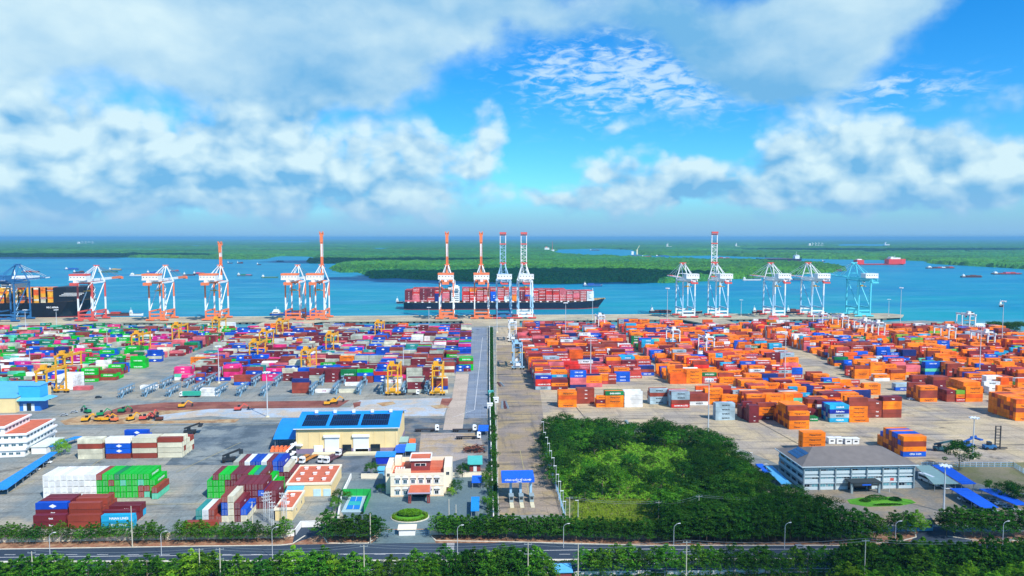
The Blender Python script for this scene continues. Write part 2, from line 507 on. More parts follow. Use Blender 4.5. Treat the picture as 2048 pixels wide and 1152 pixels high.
# piles under the quay edge (parts of a pier: one stuff object of dark piles and fenders)
mb = MB()
x = qx0 - 300
while x < qx1 + 20:
    mb.box(x, QN + 1.5, -7, 5.5, 1.6, 5.6)
    mb.box(x, QF - 1.5, -7, 2.5, 2.2, 5.6)
    x += 9.0
tag(mb.build('quay_piles', mat('pile concrete', '6b6a62', 0.9, var=0.3)), kind='structure')
mb = MB()
mb.box((qx0 - 300 + qx1) / 2, QN + 0.15, 0.1, qx1 - qx0 + 300, 0.6, 0.5)
mb.box((qx0 - 300 + qx1) / 2, QF - 0.4, 0.1, qx1 - qx0 + 300, 0.7, 0.5)
tag(mb.build('quay_kerb', mat('kerb concrete', 'd2c9a8', 0.8)), kind='structure')

# ---- mangrove forest (nobody could count it): canopy sheet with clumpy relief, cut out by traced shorelines
LANDS = [
    [(-600, 510), (0, 514), (200, 514), (330, 516), (420, 518), (500, 519), (530, 518), (545, 513), (640, 516), (615, 520), (622, 527), (668, 527), (700, 524), (664, 537), (672, 542), (688, 545), (722, 545), (738, 552), (745, 557), (800, 557), (860, 560), (950, 563), (1000, 565), (1100, 568), (1160, 566), (1240, 564), (1330, 566), (1400, 563), (1500, 557), (1560, 551), (1640, 547), (1690, 541), (1672, 533), (1600, 527.5), (1500, 524), (1330, 519), (1240, 516), (1160, 511.5), (1105, 506), (1110, 499), (1200, 497), (1270, 500), (1285, 510), (1320, 512.5), (1430, 511), (1500, 514), (1640, 518), (1760, 520), (1850, 522), (1870, 528), (1960, 533), (2048, 538), (2700, 548), (2900, 477.6), (-900, 477.6)],
]
WATERS = [[(1160, 512.5), (1100, 507), (1110, 500.5), (1180, 499.5), (1262, 503), (1290, 518)],
          [(510, 485), (560, 481.6), (640, 483), (600, 486), (560, 485.5)],
          [(1664, 491.5), (1680, 488), (1770, 488.4), (1788, 491.5), (1760, 494.5), (1675, 493.5)],
          [(455, 508.5), (485, 505.2), (500, 508), (470, 510)], [(800, 513), (824, 509), (828, 514), (806, 515)],
          [(330, 493.5), (410, 490), (398, 493.8), (352, 493.6)], [(1920, 507), (1940, 502), (1938, 508), (1922, 508)],
          [(525, 519), (560, 512), (620, 513), (640, 518), (610, 523)], [(1935, 486), (1962, 483.6), (1960, 487), (1938, 487)],
          [(700, 498.5), (760, 496), (830, 497.5), (760, 500)], [(240, 501.5), (330, 499), (370, 501), (300, 503)], [(1380, 502.5), (1450, 500.8), (1520, 502), (1450, 504)], [(1240, 488), (1330, 486.6), (1370, 487.6), (1300, 488.9)], [(60, 489), (130, 487.6), (150, 488.6), (100, 490)],
          [(880, 489), (960, 487.8), (1000, 488.6), (930, 490)], [(1700, 505), (1760, 503), (1800, 504.5), (1740, 506.5)]]
def inpoly(X, Y, poly):
    r = np.zeros(X.shape, bool)
    n = len(poly)
    for i in range(n):
        x0, y0 = poly[i]; x1, y1 = poly[(i + 1) % n]
        if y0 == y1:
            continue
        c = ((y0 > Y) != (y1 > Y)) & (X < (x1 - x0) * (Y - y0) / (y1 - y0) + x0)
        r ^= c
    return r
def wp2(poly):
    return [(P(a, b, WZ).x, P(a, b, WZ).y) for a, b in poly]
rng = np.random.default_rng(3)
ys = [1560.0]
while ys[-1] < 60000:
    ys.append(ys[-1] * 1.0042 + 0.9)
ys = np.array(ys)
us = np.linspace(-0.86, 0.98, 420)
U, Yg = np.meshgrid(us, ys)
Xg = U * Yg + rng.normal(0, 1, U.shape) * Yg * 0.0011
Yj = Yg * (1 + rng.normal(0, 1, U.shape) * 0.0011)
# wobble the shoreline a little, at real-world scales
wob = 7 * np.sin(Xg / 37 + Yj / 90) + 5 * np.sin(Xg / 13.7 + 2) + 4 * np.sin(Xg / 71 - Yj / 31)
land = np.zeros(U.shape, bool)
for L in LANDS:
    land |= inpoly(Xg, Yj + wob, wp2(L))
for W_ in WATERS:
    land &= ~inpoly(Xg, Yj, wp2(W_))
lf = np.sin(Xg / 61 + 1.3 * np.sin(Yj / 83)) + np.sin(Yj / 47 + 1.7 * np.sin(Xg / 109)) + 0.7 * np.sin(Xg / 23 + Yj / 29)
hgt = 8.0 + 1.6 * lf + rng.normal(0, 1, U.shape) * 2.6
Zg = np.where(land, np.maximum(hgt, 3), WZ - 0.8)
nr, nc = U.shape
verts = np.stack([Xg, Yj, Zg], -1).reshape(-1, 3)
i0 = (np.arange(nr - 1)[:, None] * nc + np.arange(nc - 1)[None]).reshape(-1)
lf_ = land.reshape(-1)
anyl = lf_[i0] | lf_[i0 + 1] | lf_[i0 + nc] | lf_[i0 + nc + 1]
i0 = i0[anyl]
faces = np.stack([i0, i0 + 1, i0 + nc + 1, i0 + nc], -1)
me = bpy.data.meshes.new('mangrove_forest')
me.vertices.add(len(verts)); me.vertices.foreach_set('co', verts.astype(np.float32).ravel())
me.loops.add(faces.size); me.loops.foreach_set('vertex_index', faces.astype(np.int32).ravel())
me.polygons.add(len(faces)); me.polygons.foreach_set('loop_start', np.arange(0, faces.size, 4, dtype=np.int32))
me.update(calc_edges=True)
m = bpy.data.materials.new('mangrove canopy'); m.use_nodes = True
t = NT(m.node_tree)
pos = t.n('ShaderNodeTexCoord').outputs['Object']
sv = t.vm('MULTIPLY', pos, (0.5, 1.0, 0.0))
c = t.mix(t.ramp(t.noise(sv, 0.0022, 6, 0.6), 0.38, 0.62), srgb('1f5a22'), srgb('478a22'))
c = t.mix(t.ramp(t.noise(sv, 0.03, 5, 0.7), 0.4, 0.7), c, srgb('1a481c'))
c = t.mix(t.m('MULTIPLY', t.ramp(t.noise(sv, 0.0008, 5, 0.6), 0.45, 0.62), 0.8), c, srgb('1f7044'))
c = t.mix(t.m('MULTIPLY', t.ramp(t.noise(t.vm('MULTIPLY', pos, (0.3, 1.0, 0.0)), 0.0011, 6, 0.65), 0.52, 0.62), 0.75), c, srgb('123f28'))
c = t.mix(t.ramp(t.noise(pos, 0.25, 3, 0.6), 0.45, 0.7), c, srgb('5a8a28'))
c = t.mix(t.m('MULTIPLY', t.ramp(t.noise(pos, 0.16, 3, 0.6), 0.5, 0.62), 0.6), c, srgb('143c16'))
b = t.n('ShaderNodeBsdfPrincipled'); t.put(b.inputs['Base Color'], c)
b.inputs['Roughness'].default_value = 0.9; b.inputs['Specular IOR Level'].default_value = 0.1
t.put(t.n('ShaderNodeOutputMaterial').inputs[0], b.outputs[0])
me.materials.append(m)
me.shade_flat()
tag(link('mangrove_forest', me), 'dense green mangrove forest covering the islands and far shore', 'forest', kind='stuff')

# ---- unseen cloud meshes, added behind and above the frame to shade forest and road
SHADE_CLOUD = mat('cloud white', (0.85, 0.87, 0.9), 1.0, var=0.05, scale=0.002)
def shade_cloud(tx, ty, rx, ry, h=900.0, seed=0):
    c0 = Vector((tx, ty, 0)) + sdir * (h / sdir.z)
    rg = np.random.default_rng(seed)
    bm_v, bm_f = [], []
    mb = MB()
    n = 26
    for k in range(17):
        a = rg.uniform(0, 2 * math.pi); q = rg.uniform(0, 0.62) if k else 0
        cx, cy = q * rx * math.cos(a), q * ry * math.sin(a)
        sx_, sy_ = rx * rg.uniform(0.42, 0.6), ry * rg.uniform(0.42, 0.6)
        ph = rg.uniform(0, 6, 6)
        rows = 7
        vs = []
        for i in range(rows):
            e = -0.5 + 1.5 * i / (rows - 1)
            th = math.sin(max(-1, min(1, e)) * math.pi / 2)
            rr = math.sqrt(max(0.02, 1 - th * th))
            for j in range(n):
                b_ = 2 * math.pi * j / n
                w_ = 1 + 0.16 * math.sin(3 * b_ + ph[0]) + 0.1 * math.sin(5 * b_ + ph[1]) + 0.07 * math.sin(9 * b_ + ph[2])
                vs.append((cx + sx_ * rr * w_ * math.cos(b_), cy + sy_ * rr * w_ * math.sin(b_), 60 * max(th, -0.3) * 1.6 + 10 * math.sin(4 * b_ + ph[3])))
        fs = [(i * n + j, i * n + (j + 1) % n, (i + 1) * n + (j + 1) % n, (i + 1) * n + j) for i in range(rows - 1) for j in range(n)]
        fs += [tuple(range(n))[::-1], tuple(range((rows - 1) * n, rows * n))]
        mb.add(vs, fs)
    o = mb.build('shade_cloud', SHADE_CLOUD, loc=c0)
    o['kind'] = 'structure'
    for p_ in o.data.polygons: p_.use_smooth = True
q = P(1040, 551); shade_cloud(q.x, q.y - 40, 620, 330, 900, 1)
q = P(760, 522); shade_cloud(q.x, q.y, 520, 260, 1600, 2)
q = P(120, 512); shade_cloud(q.x, q.y, 1100, 420, 2400, 3)
q = P(1900, 500); shade_cloud(q.x, q.y, 2200, 700, 2500, 5)

# unseen high puffs, added and spaced to soften the sun over the lower right
def shade_puffs(poly, h, cover, rad, seed):
    rg = random.Random(seed); q = [P(*p) for p in poly]; qq = [(a.x, a.y) for a in q]
    X0, X1, Y0, Y1 = min(a for a, _ in qq), max(a for a, _ in qq), min(b for _, b in qq), max(b for _, b in qq)
    mb = MB(); off = sdir * (h / sdir.z)
    n = int((X1 - X0) * (Y1 - Y0) * cover / (math.pi * rad * rad))
    for _ in range(n):
        X, Y = rg.uniform(X0, X1), rg.uniform(Y0, Y1)
        if not inpoly(np.array([X]), np.array([Y]), qq)[0]: continue
        r = rad * rg.uniform(.5, 1.4); m_ = 9
        vs = [(X + r * rg.uniform(.7, 1.2) * math.cos(k * 6.283 / m_), Y + r * rg.uniform(.7, 1.2) * math.sin(k * 6.283 / m_), 0) for k in range(m_)]
        vs += [(X + (x_ - X) * .6, Y + (y_ - Y) * .6, r * .5) for x_, y_, _z in vs]
        mb.add(vs, [tuple(range(m_))[::-1], tuple(range(m_, 2 * m_))] + [(k, (k + 1) % m_, m_ + (k + 1) % m_, m_ + k) for k in range(m_)])
    o = mb.build('shade_cloud', SHADE_CLOUD, loc=off); o['kind'] = 'structure'
shade_puffs([(1380, 1040), (1500, 925), (1640, 900), (1900, 950), (2300, 940), (2400, 1300), (850, 1400), (900, 1092), (1150, 1080)], 5200, 0.46, 17, 2)
# ---- haze
hv = bpy.data.materials.new('haze air'); hv.use_nodes = True
t = NT(hv.node_tree)
pv = t.n('ShaderNodeVolumePrincipled')
pv.inputs['Color'].default_value = (0.24, 0.60, 0.90, 1)
pv.inputs['Density'].default_value = 6.2e-5
pv.inputs['Anisotropy'].default_value = 0.0
t.put(t.n('ShaderNodeOutputMaterial').inputs['Volume'], pv.outputs[0])
mb = MB()
mb.box(0, 34000, -9, 150000, 75000, 150)
tag(mb.build('haze', hv), 'thin pale blue haze over the river and forest', 'haze', kind='stuff')
# ================================================================ CONTAINERS
CC = {  # name: (hex, text, text colour)
    'orange': ('ff8408', 'Hapag-Lloyd', 'dk'), 'dark orange': ('e85f12', None, None), 'red': ('d02f24', 'HAMBURG SÜD', 'wh'), 'brick red': ('b8453a', 'HAMBURG SÜD', 'wh'),
    'maroon': ('74242c', 'tex', 'wh'), 'brown': ('94402f', None, None), 'blue': ('0a46b0', 'CMA CGM', 'wh'), 'navy': ('1e2f74', None, None), 'royal blue': ('0a56c4', 'COSCO', 'wh'),
    'light blue': ('22a4d0', 'MAERSK', 'wh'), 'grey blue': ('9fb6c0', 'MAERSK', 'dk'), 'white': ('dfe4e4', 'MAERSK', 'dk'), 'plain white': ('ecebe6', None, None), 'cream': ('d8d3b8', None, None), 'tex brown': ('94402f', 'tex', 'wh'), 'grey': ('b0b3a2', None, None),
    'bright green': ('06b822', 'EVERGREEN', 'wh'), 'green': ('0f7a3e', 'EVERGREEN', 'wh'), 'teal': ('2d8f88', 'CHINA', 'wh'), 'mint': ('5cc8a4', None, None), 'pink': ('e8307c', 'ONE', 'wh'),
    'magenta': ('c81888', 'ONE', 'wh'), 'pale pink': ('d86a70', None, None), 'white ONE': ('e6e4e0', 'ONE', 'mg'), 'lime': ('7cb838', None, None), 'sky blue': ('1f9fc8', 'HAIAN LINES', 'wh'), 'deep blue': ('0e2fa0', 'Safmarine', 'wh')}
TX = {'dk': mat('dark lettering', '20242c', 0.6, var=0), 'wh': mat('white lettering', 'eef2f2', 0.6, var=0), 'mg': mat('magenta lettering', 'b01870', 0.6, var=0)}
RAILM = {}
def cmat(n, merged=False):
    return mat('paint ' + n + (' yard' if merged else ''), CC[n][0], 0.5, var=0.24, scale=0.22, spec=0.35, rnd=0.0 if merged else 0.16, big=(0.13, 0.22) if merged else None)
def dark(n):
    h = srgb(CC[n][0])
    return mat('gap shade rails ' + n, tuple(v * 0.58 + 0.004 for v in h), 0.7, var=0.3)  # body colour darkened to stand in for shade in the gaps between tiers
def cbody(L, n):
    k = ('cbody', L, n)
    if k in _M: return _M[k]
    mb = MB()
    W_, H_ = 2.40, 2.62
    mb.box(0, 0, 0.14, L - 0.16, W_ - 0.10, H_ - 0.20, 0)
    for sx_ in (-1, 1):
        for sy in (-1, 1):
            mb.box(sx_ * (L / 2 - 0.09), sy * (W_ / 2 - 0.09), 0, 0.18, 0.18, H_, 0)
    for sy in (-1, 1):
        mb.box(0, sy * (W_ / 2 - 0.05), 0.02, L - 0.36, 0.10, 0.16, 1)
        mb.box(0, sy * (W_ / 2 - 0.05), H_ - 0.12, L - 0.36, 0.10, 0.10, 0)
        # corrugation ribs
        k_ = int(L / 0.9)
        for i in range(k_):
            mb.box(-L / 2 + 0.6 + i * (L - 1.2) / (k_ - 1), sy * (W_ / 2 - 0.032), 0.2, 0.42, 0.036, H_ - 0.36, 0)
    me = mb.mesh('container_body', [cmat(n), dark(n)])
    _M[k] = me
    return me
def cdoor(n):
    k = ('cdoor', n)
    if k in _M: return _M[k]
    mb = MB()
    mb.box(-0.03, 0, 0.2, 0.06, 2.0, 2.25, 0)
    mb.box(0.012, 0, 0.2, 0.02, 0.06, 2.25, 1)
    for y in (-0.75, -0.3, 0.3, 0.75):
        mb.box(0.03, y, 0.2, 0.05, 0.055, 2.25, 2)
    me = mb.mesh('container_door', [cmat(n), dark(n), mat('galvanised rods', 'b9bfc2', 0.5, var=0.1)])
    _M[k] = me
    return me
def diamond():
    if 'diamond' not in _M:
        me = bpy.data.meshes.new('emblem')
        me.from_pydata([(-1.5, 0, 0), (0, 0, -.75), (1.5, 0, 0), (0, 0, .75)], [], [(0, 1, 2, 3)])
        me.materials.append(TX['wh']); _M['diamond'] = me
    return _M['diamond']
CONT = []     # every container: dict
TH = 2.66
def put(x, y, tier, L, n, desc, col, row, exposed_front, rz=0.0, txt=True):
    CONT.append(dict(x=x, y=y, t=tier, L=L, n=n, desc=desc, col=col, row=row, ef=exposed_front, rz=rz, txt=txt))

def grid(x0, y0, ncol, nrow, hfn, cfn, desc, L=12.19, gx=0.45, gy=0.28, rot=False, side=1):
    """x0,y0 = front left corner. rot: long side runs away from the camera"""
    px_, py_ = (L + gx, 2.44 + gy) if not rot else (2.44 + gy, L + gx)
    h = [[hfn(c, r) for r in range(nrow)] for c in range(ncol)]
    for c in range(ncol):
        for r in range(nrow):
            for t in range(h[c][r]):
                f = h[c][r - 1] if r else 0
                l = h[c - 1][r] if c else 0
                ri = h[c + 1][r] if c < ncol - 1 else 0
                if t < h[c][r] - 1 and f > t and l > t and ri > t:
                    continue
                cx = x0 + c * px_ + (px_ - (gx if not rot else gy)) / 2
                cy = y0 + r * py_ + (py_ - (gy if not rot else gx)) / 2
                put(cx, cy, t, L, cfn(c, r, t), desc, c, r, f <= t, -math.pi / 2 if rot else 0.0)

def pick(rnd, table):
    q = rnd.random() * sum(a for _, a in table)
    for n, a in table:
        q -= a
        if q <= 0: return n
    return table[-1][0]

def at(px, py):
    q = P(px, py); return q.x, q.y

rnd = random.Random(11)
# --- white and green block, doors toward the camera (left foreground)
gx_, gy_ = at(87, 999)
def cf(c, r, t):
    if c < 9: return 'plain white'
    sp = {(9, 3): 'brown', (11, 2): 'brown', (11, 0): 'brown', (13, 2): 'mint', (16, 1): 'brown', (17, 1): 'brown', (16, 0): 'brown', (16, 2): 'mint', (17, 0): 'mint', (12, 3): 'green'}
    return sp.get((c, t), 'bright green')
grid(gx_, gy_, 19, 1, lambda c, r: 4 if c < 18 else 3, cf, 'white and green block at left', rot=True, gy=0.06)
gx_, gy_ = at(304, 999)
grid(gx_, gy_, 1, 1, lambda c, r: 2, lambda c, r, t: ['mint', 'brown'][t], 'low end of the green block', rot=True)
# --- bottom-left side-on stacks
def stack(px, py, deep, cols, desc, L=12.19, gx=0.45, hs=None, ncol=1):
    """cols: list per tier of colour (bottom first); deep rows repeat with variation"""
    x, y = at(px, py)
    tab = [(n, 1) for n in cols]
    def hf(c, r):
        if hs: return hs[min(r, len(hs) - 1)]
        return len(cols) if r == 0 else max(1, len(cols) - (rnd.random() < 0.35))
    grid(x, y, ncol, deep, hf, lambda c, r, t: cols[min(t, len(cols) - 1)] if r == 0 else pick(rnd, tab), desc, L=L, gx=gx)
stack(67, 1058, 1, ['maroon', 'maroon'], 'low maroon stack behind the roadside trees', hs=[2])
stack(72, 1046, 4, ['maroon', 'maroon', 'blue'], 'blue topped stack at lower left')
stack(136, 1058, 1, ['brown', 'brown'], 'low brown stack behind the roadside trees')
stack(139, 1046, 5, ['brown', 'brown', 'brown'], 'brown stack at lower left')
stack(203, 1058, 1, ['sky blue', 'sky blue'], 'low light blue stack behind the roadside trees')
stack(205, 1049, 4, ['sky blue', 'maroon'], 'light blue stack at lower left')
# --- cream block
stack(156, 919, 2, ['cream', 'cream', 'brown', 'cream'], 'first cream stack of the middle left block')
stack(212, 918, 3, ['brown', 'royal blue', 'royal blue', 'plain white'], 'blue and white stack of the middle left block')
stack(265, 917, 4, ['brown', 'cream', 'brown', 'cream'], 'second cream stack of the middle left block')
stack(316, 916, 6, ['cream', 'cream', 'cream', 'brown'], 'last cream stack of the middle left block')
stack(250, 900, 2, ['cream', 'brown', 'royal blue', 'blue'], 'blue stack behind the cream stacks')
# --- maroon and green block, end-on, at centre left
def rc(tab, seed):
    r_ = random.Random(seed)
    return lambda c, r, t: pick(r_, tab)
gx_, gy_ = at(415, 997)
hh = [3, 4, 4, 4, 4, 4, 4, 4, 4, 4, 3, 2]
grid(gx_, gy_, 12, 1, lambda c, r: hh[c], lambda c, r, t: {0: 'bright green', 1: ['bright green', 'bright green', 'bright green', 'maroon'][t], 2: 'bright green', 3: ['green', 'brown', 'maroon', 'bright green'][t], 7: ['maroon', 'maroon', 'maroon', 'bright green'][t], 8: ['maroon', 'maroon', 'maroon', 'teal'][t], 10: 'bright green', 11: 'bright green'}.get(c, 'maroon'), 'maroon and green block', rot=True, gy=0.06)
gx_, gy_ = at(468, 969)
grid(gx_, gy_, 11, 1, lambda c, r: 4 if c < 9 else 3 - (c - 9), lambda c, r, t: ['grey', 'maroon', 'white', 'blue', 'blue', 'white', 'maroon', 'royal blue', 'deep blue', 'cream', 'cream'][c] if t > 1 else 'maroon', 'rear part of the maroon block', rot=True, gy=0.06)
gx_, gy_ = at(468, 1019)
grid(gx_, gy_, 7, 1, lambda c, r: [4, 4, 4, 4, 4, 3, 3][c], lambda c, r, t: 'royal blue' if (c, t) == (4, 2) else 'maroon', 'maroon block before the small office', rot=True, gy=0.06)
gx_, gy_ = at(392, 1046)
def cf2(c, r, t):
    return [['teal', 'teal'], ['white', 'white'], ['brown', 'brown'], ['brown', 'brown'], ['cream', 'royal blue', 'royal blue', 'brown'], ['cream', 'cream', 'cream', 'cream'], ['maroon', 'maroon', 'maroon'], ['cream', 'royal blue']][c][t]
grid(gx_, gy_, 8, 1, lambda c, r: [2, 2, 2, 1, 4, 4, 3, 2][c], cf2, 'stepped row beside the small office', rot=True, gy=0.06)
stack(370, 1058, 1, ['brown'], 'single brown container behind the trees')

# --- named stacks of the right yard
RY = 'right yard'
stack(1117, 815, 3, ['orange', 'orange', 'dark orange', 'orange'], 'front left stack of the right yard')
stack(1153, 808, 3, ['tex brown', 'tex brown', 'tex brown', 'tex brown'], 'tall brown stack near the right yard corner')
stack(1193, 815, 3, ['orange', 'maroon', 'orange'], 'short orange stack in the front row of the right yard', L=6.06)
stack(1211, 815, 3, ['orange', 'orange', 'orange', 'green'], 'green topped orange stack of the right yard')
stack(1249, 815, 3, ['plain white', 'plain white', 'plain white', 'plain white'], 'all white stack of the right yard')
stack(1071, 780, 5, ['grey blue', 'red', 'red', 'deep blue'], 'leftmost stack of the right yard')
stack(1103, 780, 4, ['maroon', 'orange', 'maroon'], 'second stack from the left of the right yard')
stack(1300, 809, 3, ['grey blue', 'grey blue', 'brown', 'grey blue'], 'grey blue stack right of the white one')
stack(1343, 816, 4, ['red', 'brown', 'grey blue', 'grey blue'], 'red footed grey stack in the front row')
stack(1380, 811, 3, ['white', 'brown', 'brown'], 'brown stack with white foot')
stack(1410, 809, 3, ['orange', 'orange', 'orange', 'orange'], 'orange stack beside the tall light mast')
stack(1431, 841, 2, ['grey blue', 'grey blue', 'grey blue', 'grey blue'], 'lone four high grey blue stack')
stack(1498, 846, 5, ['maroon', 'maroon', 'maroon', 'maroon'], 'short maroon stack behind the long forest edge', L=6.06)
stack(1483, 838, 3, ['maroon', 'maroon', 'maroon'], 'dark maroon stack left of the orange ones', L=6.06)
stack(1515, 840, 2, ['maroon', 'orange', 'orange', 'brown'], 'brown topped orange stack')
stack(1578, 859, 9, ['orange', 'orange', 'brown', 'orange', 'brown'], 'five high stack nearest the forest', hs=[4, 5, 5, 5, 5, 5, 4, 4, 3])
stack(1617, 843, 2, ['green'], 'small green container at the stack foot', L=6.06)
stack(1615, 832, 3, ['maroon', 'brown', 'orange', 'brown'], 'stack behind the small green container')
stack(1659, 845, 4, ['light blue', 'grey blue', 'deep blue', 'light blue'], 'light blue stack of four')
stack(1699, 845, 1, ['orange'], 'single orange container before the brown stack')
stack(1697, 838, 3, ['orange', 'orange', 'orange', 'brown', 'brown'], 'five high orange and brown stack')
stack(1734, 836, 3, ['tex brown', 'tex brown', 'tex brown', 'tex brown'], 'brown stack with white logos')
stack(1765, 836, 4, ['brown', 'brown', 'orange', 'orange', 'maroon'], 'orange and maroon stack at middle right')
stack(1605, 905, 2, ['orange', 'orange', 'orange', 'orange'], 'orange stack behind the grey office roof')
stack(1806, 914, 9, ['royal blue', 'orange', 'brown', 'orange'], 'long stack beside the grey office roof', hs=[4, 4, 4, 4, 4, 4, 4, 3, 2])
stack(1840, 804, 6, ['orange', 'brown', 'brown', 'orange'], 'wide orange stack at right')
stack(1893, 804, 6, ['brown', 'brown', 'maroon'], 'short brown stack at right', L=6.06)
stack(1912, 804, 6, ['red', 'orange', 'lime'], 'lime topped short stack at right', L=6.06)
stack(1931, 804, 8, ['orange', 'dark orange', 'orange', 'orange'], 'orange stack beside the lime one', hs=[4, 5, 5, 5, 5, 5, 5, 4])
stack(1972, 781, 2, ['plain white', 'plain white', 'plain white', 'plain white'], 'white stack at far right')
stack(2031, 842, 9, ['orange', 'orange', 'brown', 'orange', 'dark orange'], 'orange stack at the right border', ncol=2)
stack(2020, 812, 4, ['orange', 'brown', 'orange', 'orange'], 'stack behind the right border stack', ncol=2)
stack(1791, 782, 2, ['royal blue', 'grey blue'], 'two high blue and white stack')
stack(1728, 790, 4, ['orange', 'orange', 'orange'], 'three high orange stack')
stack(1706, 800, 4, ['brown', 'orange', 'orange'], 'orange stack by the white car', L=6.06)
stack(1749, 763, 3, ['white', 'orange'], 'low orange pair')
stack(1781, 760, 3, ['orange', 'orange', 'brown'], 'three high orange pair stack')
stack(1720, 750, 5, ['brown', 'orange', 'orange', 'orange'], 'orange stack at the aisle corner')
stack(1825, 765, 3, ['maroon', 'brown'], 'low maroon stack at right')
stack(1850, 750, 3, ['royal blue', 'mint', 'blue', 'royal blue'], 'blue stack with a mint band')
stack(1866, 775, 4, ['maroon', 'maroon', 'brown'], 'brick stack with white lettering')
# --- left yard named stacks by the racks
stack(280, 779, 2, ['plain white'], 'single white container by the reefer racks')
stack(400, 793, 2, ['plain white', 'plain white'], 'white pair by the white truck')
stack(146, 781, 2, ['pale pink'], 'pale pink container beside the white block')
gx_, gy_ = at(112, 780)
grid(gx_, gy_, 1, 6, lambda c, r: 4, lambda c, r, t: 'plain white', 'white block beside the yellow gantry')
stack(163, 764, 4, ['bright green', 'brown', 'bright green', 'bright green'], 'green stack beside the white block')
stack(200, 761, 5, ['brown', 'bright green', 'brown'], 'brown and green stack by the aisle')
stack(261, 737, 3, ['bright green', 'bright green', 'bright green', 'bright green'], 'four high green stack by the aisle')
stack(295, 724, 3, ['blue', 'grey', 'blue', 'blue'], 'blue stack by the aisle')
stack(125, 752, 3, ['royal blue', 'blue', 'blue'], 'blue stack behind the yellow gantry')
stack(349, 761, 4, ['plain white', 'mint', 'pink', 'pink'], 'pink stack at the aisle corner')
stack(392, 768, 2, ['brown', 'royal blue', 'brown'], 'small stack by the racks', L=6.06)
stack(447, 757, 4, ['pink', 'pink', 'brown', 'pink'], 'pink stack by the racks')
stack(468, 771, 3, ['royal blue', 'brown', 'brown'], 'brown stack by the racks')
stack(584, 787, 3, ['brown', 'brown', 'brown', 'navy'], 'dark stack between the racks')
stack(630, 786, 1, ['white ONE'], 'white lettered container between racks')
stack(678, 786, 1, ['cream'], 'cream container between racks')
stack(690, 772, 1, ['plain white'], 'white container behind the cream one')
stack(768, 789, 5, ['white ONE', 'white ONE', 'grey', 'white ONE'], 'white stack under the yellow gantry')
stack(815, 786, 4, ['grey', 'maroon', 'maroon', 'grey'], 'maroon and grey stack by the truck')
stack(862, 787, 3, ['cream', 'blue', 'brown', 'brown'], 'stack under the last yellow gantry')
stack(879, 752, 3, ['cream', 'brown', 'cream', 'brown'], 'brown and cream stack left of the road')
stack(918, 741, 4, ['bright green', 'bright green', 'brown', 'bright green'], 'green stack beside the concrete road')
stack(893, 720, 2, ['bright green', 'bright green', 'brown'], 'green and brown stack beside the road')

# --- the blocks behind, filled inside traced outlines
def block(poly, table, seed, dens, maxh, desc, group_rows=6, gapr=5.5, bay=12.65, skip=0.06, x_al=None):
    rg = random.Random(seed)
    q = [(P(a, b).x, P(a, b).y) for a, b in poly]
    X0, X1 = min(a for a, _ in q), max(a for a, _ in q)
    Y0, Y1 = min(b for _, b in q), max(b for _, b in q)
    rows = []
    y = Y0
    k = 0
    while y < Y1:
        rows.append(y + 1.2)
        k += 1
        y += 2.72
        if k % group_rows == 0:
            y += gapr
    cols = []
    x = X0
    while x < X1:
        cols.append(x + 6.1); x += bay
    cells = {}
    pc = np.array([[c_, r_] for c_ in cols for r_ in rows])
    ins = inpoly(pc[:, 0], pc[:, 1], q)
    hcol = {}
    for idx, (cx, cy) in enumerate(pc):
        if not ins[idx]: continue
        if any(abs(cx - o['x']) < 11.2 and abs(cy - o['y']) < 2.6 and abs(o['rz']) < .1 for o in NAMED): continue
        c_, r_ = idx // len(rows), idx % len(rows)
        b_ = hcol.setdefault((c_, r_ // group_rows), rg.uniform(0.35, 1.0) * maxh)
        if rg.random() < skip or b_ < maxh * (1 - dens) * 0.55:
            continue
        hgt = int(max(1, min(maxh, round(b_ + rg.uniform(-1.1, 0.9)))))
        cells[(c_, r_)] = (cx, cy, hgt, rg.random() < 0.13)
    last = {}
    for (c_, r_), (cx, cy, hh_, tw) in sorted(cells.items(), key=lambda e: -e[0][1]):
        f = cells.get((c_, r_ - 1), (0, 0, 0))[2]
        if r_ % group_rows == 0: f = 0
        l = cells.get((c_ - 1, r_), (0, 0, 0))[2]
        ri = cells.get((c_ + 1, r_), (0, 0, 0))[2]
        for t_ in range(hh_):
            if t_ < hh_ - 1 and f > t_ and l > t_ and ri > t_: continue
            # neighbours in a column often share a line's colour
            n = last.get(c_) if (last.get(c_) and rg.random() < 0.58) else pick(rg, table)
            last[c_] = n
            if tw:
                for s_ in (-1, 1):
                    put(cx + s_ * 3.08, cy, t_, 6.06, n if s_ < 0 else pick(rg, table), desc, c_, r_, f <= t_)
            else:
                put(cx, cy, t_, 12.19, n, desc, c_, r_, f <= t_)
NAMED = list(CONT)
T_LFAR = [('bright green', 9), ('green', 8), ('brown', 12), ('maroon', 9), ('cream', 8), ('plain white', 5), ('royal blue', 9), ('grey', 8), ('pink', 4), ('red', 4), ('navy', 5), ('pale pink', 6), ('teal', 4), ('mint', 3), ('magenta', 1.5)]
T_LMID = [('maroon', 26), ('brown', 12), ('royal blue', 13), ('blue', 6), ('navy', 3), ('grey', 17), ('cream', 10), ('pink', 4), ('magenta', 1), ('orange', 2), ('bright green', 1.5), ('teal', 2.5), ('green', 1), ('pale pink', 2.5), ('red', 3), ('plain white', 3)]
T_R1 = [('brick red', 26), ('red', 12), ('maroon', 10), ('orange', 22), ('dark orange', 5), ('royal blue', 4), ('navy', 5), ('white', 3), ('light blue', 1.5), ('grey blue', 3), ('pale pink', 8), ('brown', 8), ('green', 1)]
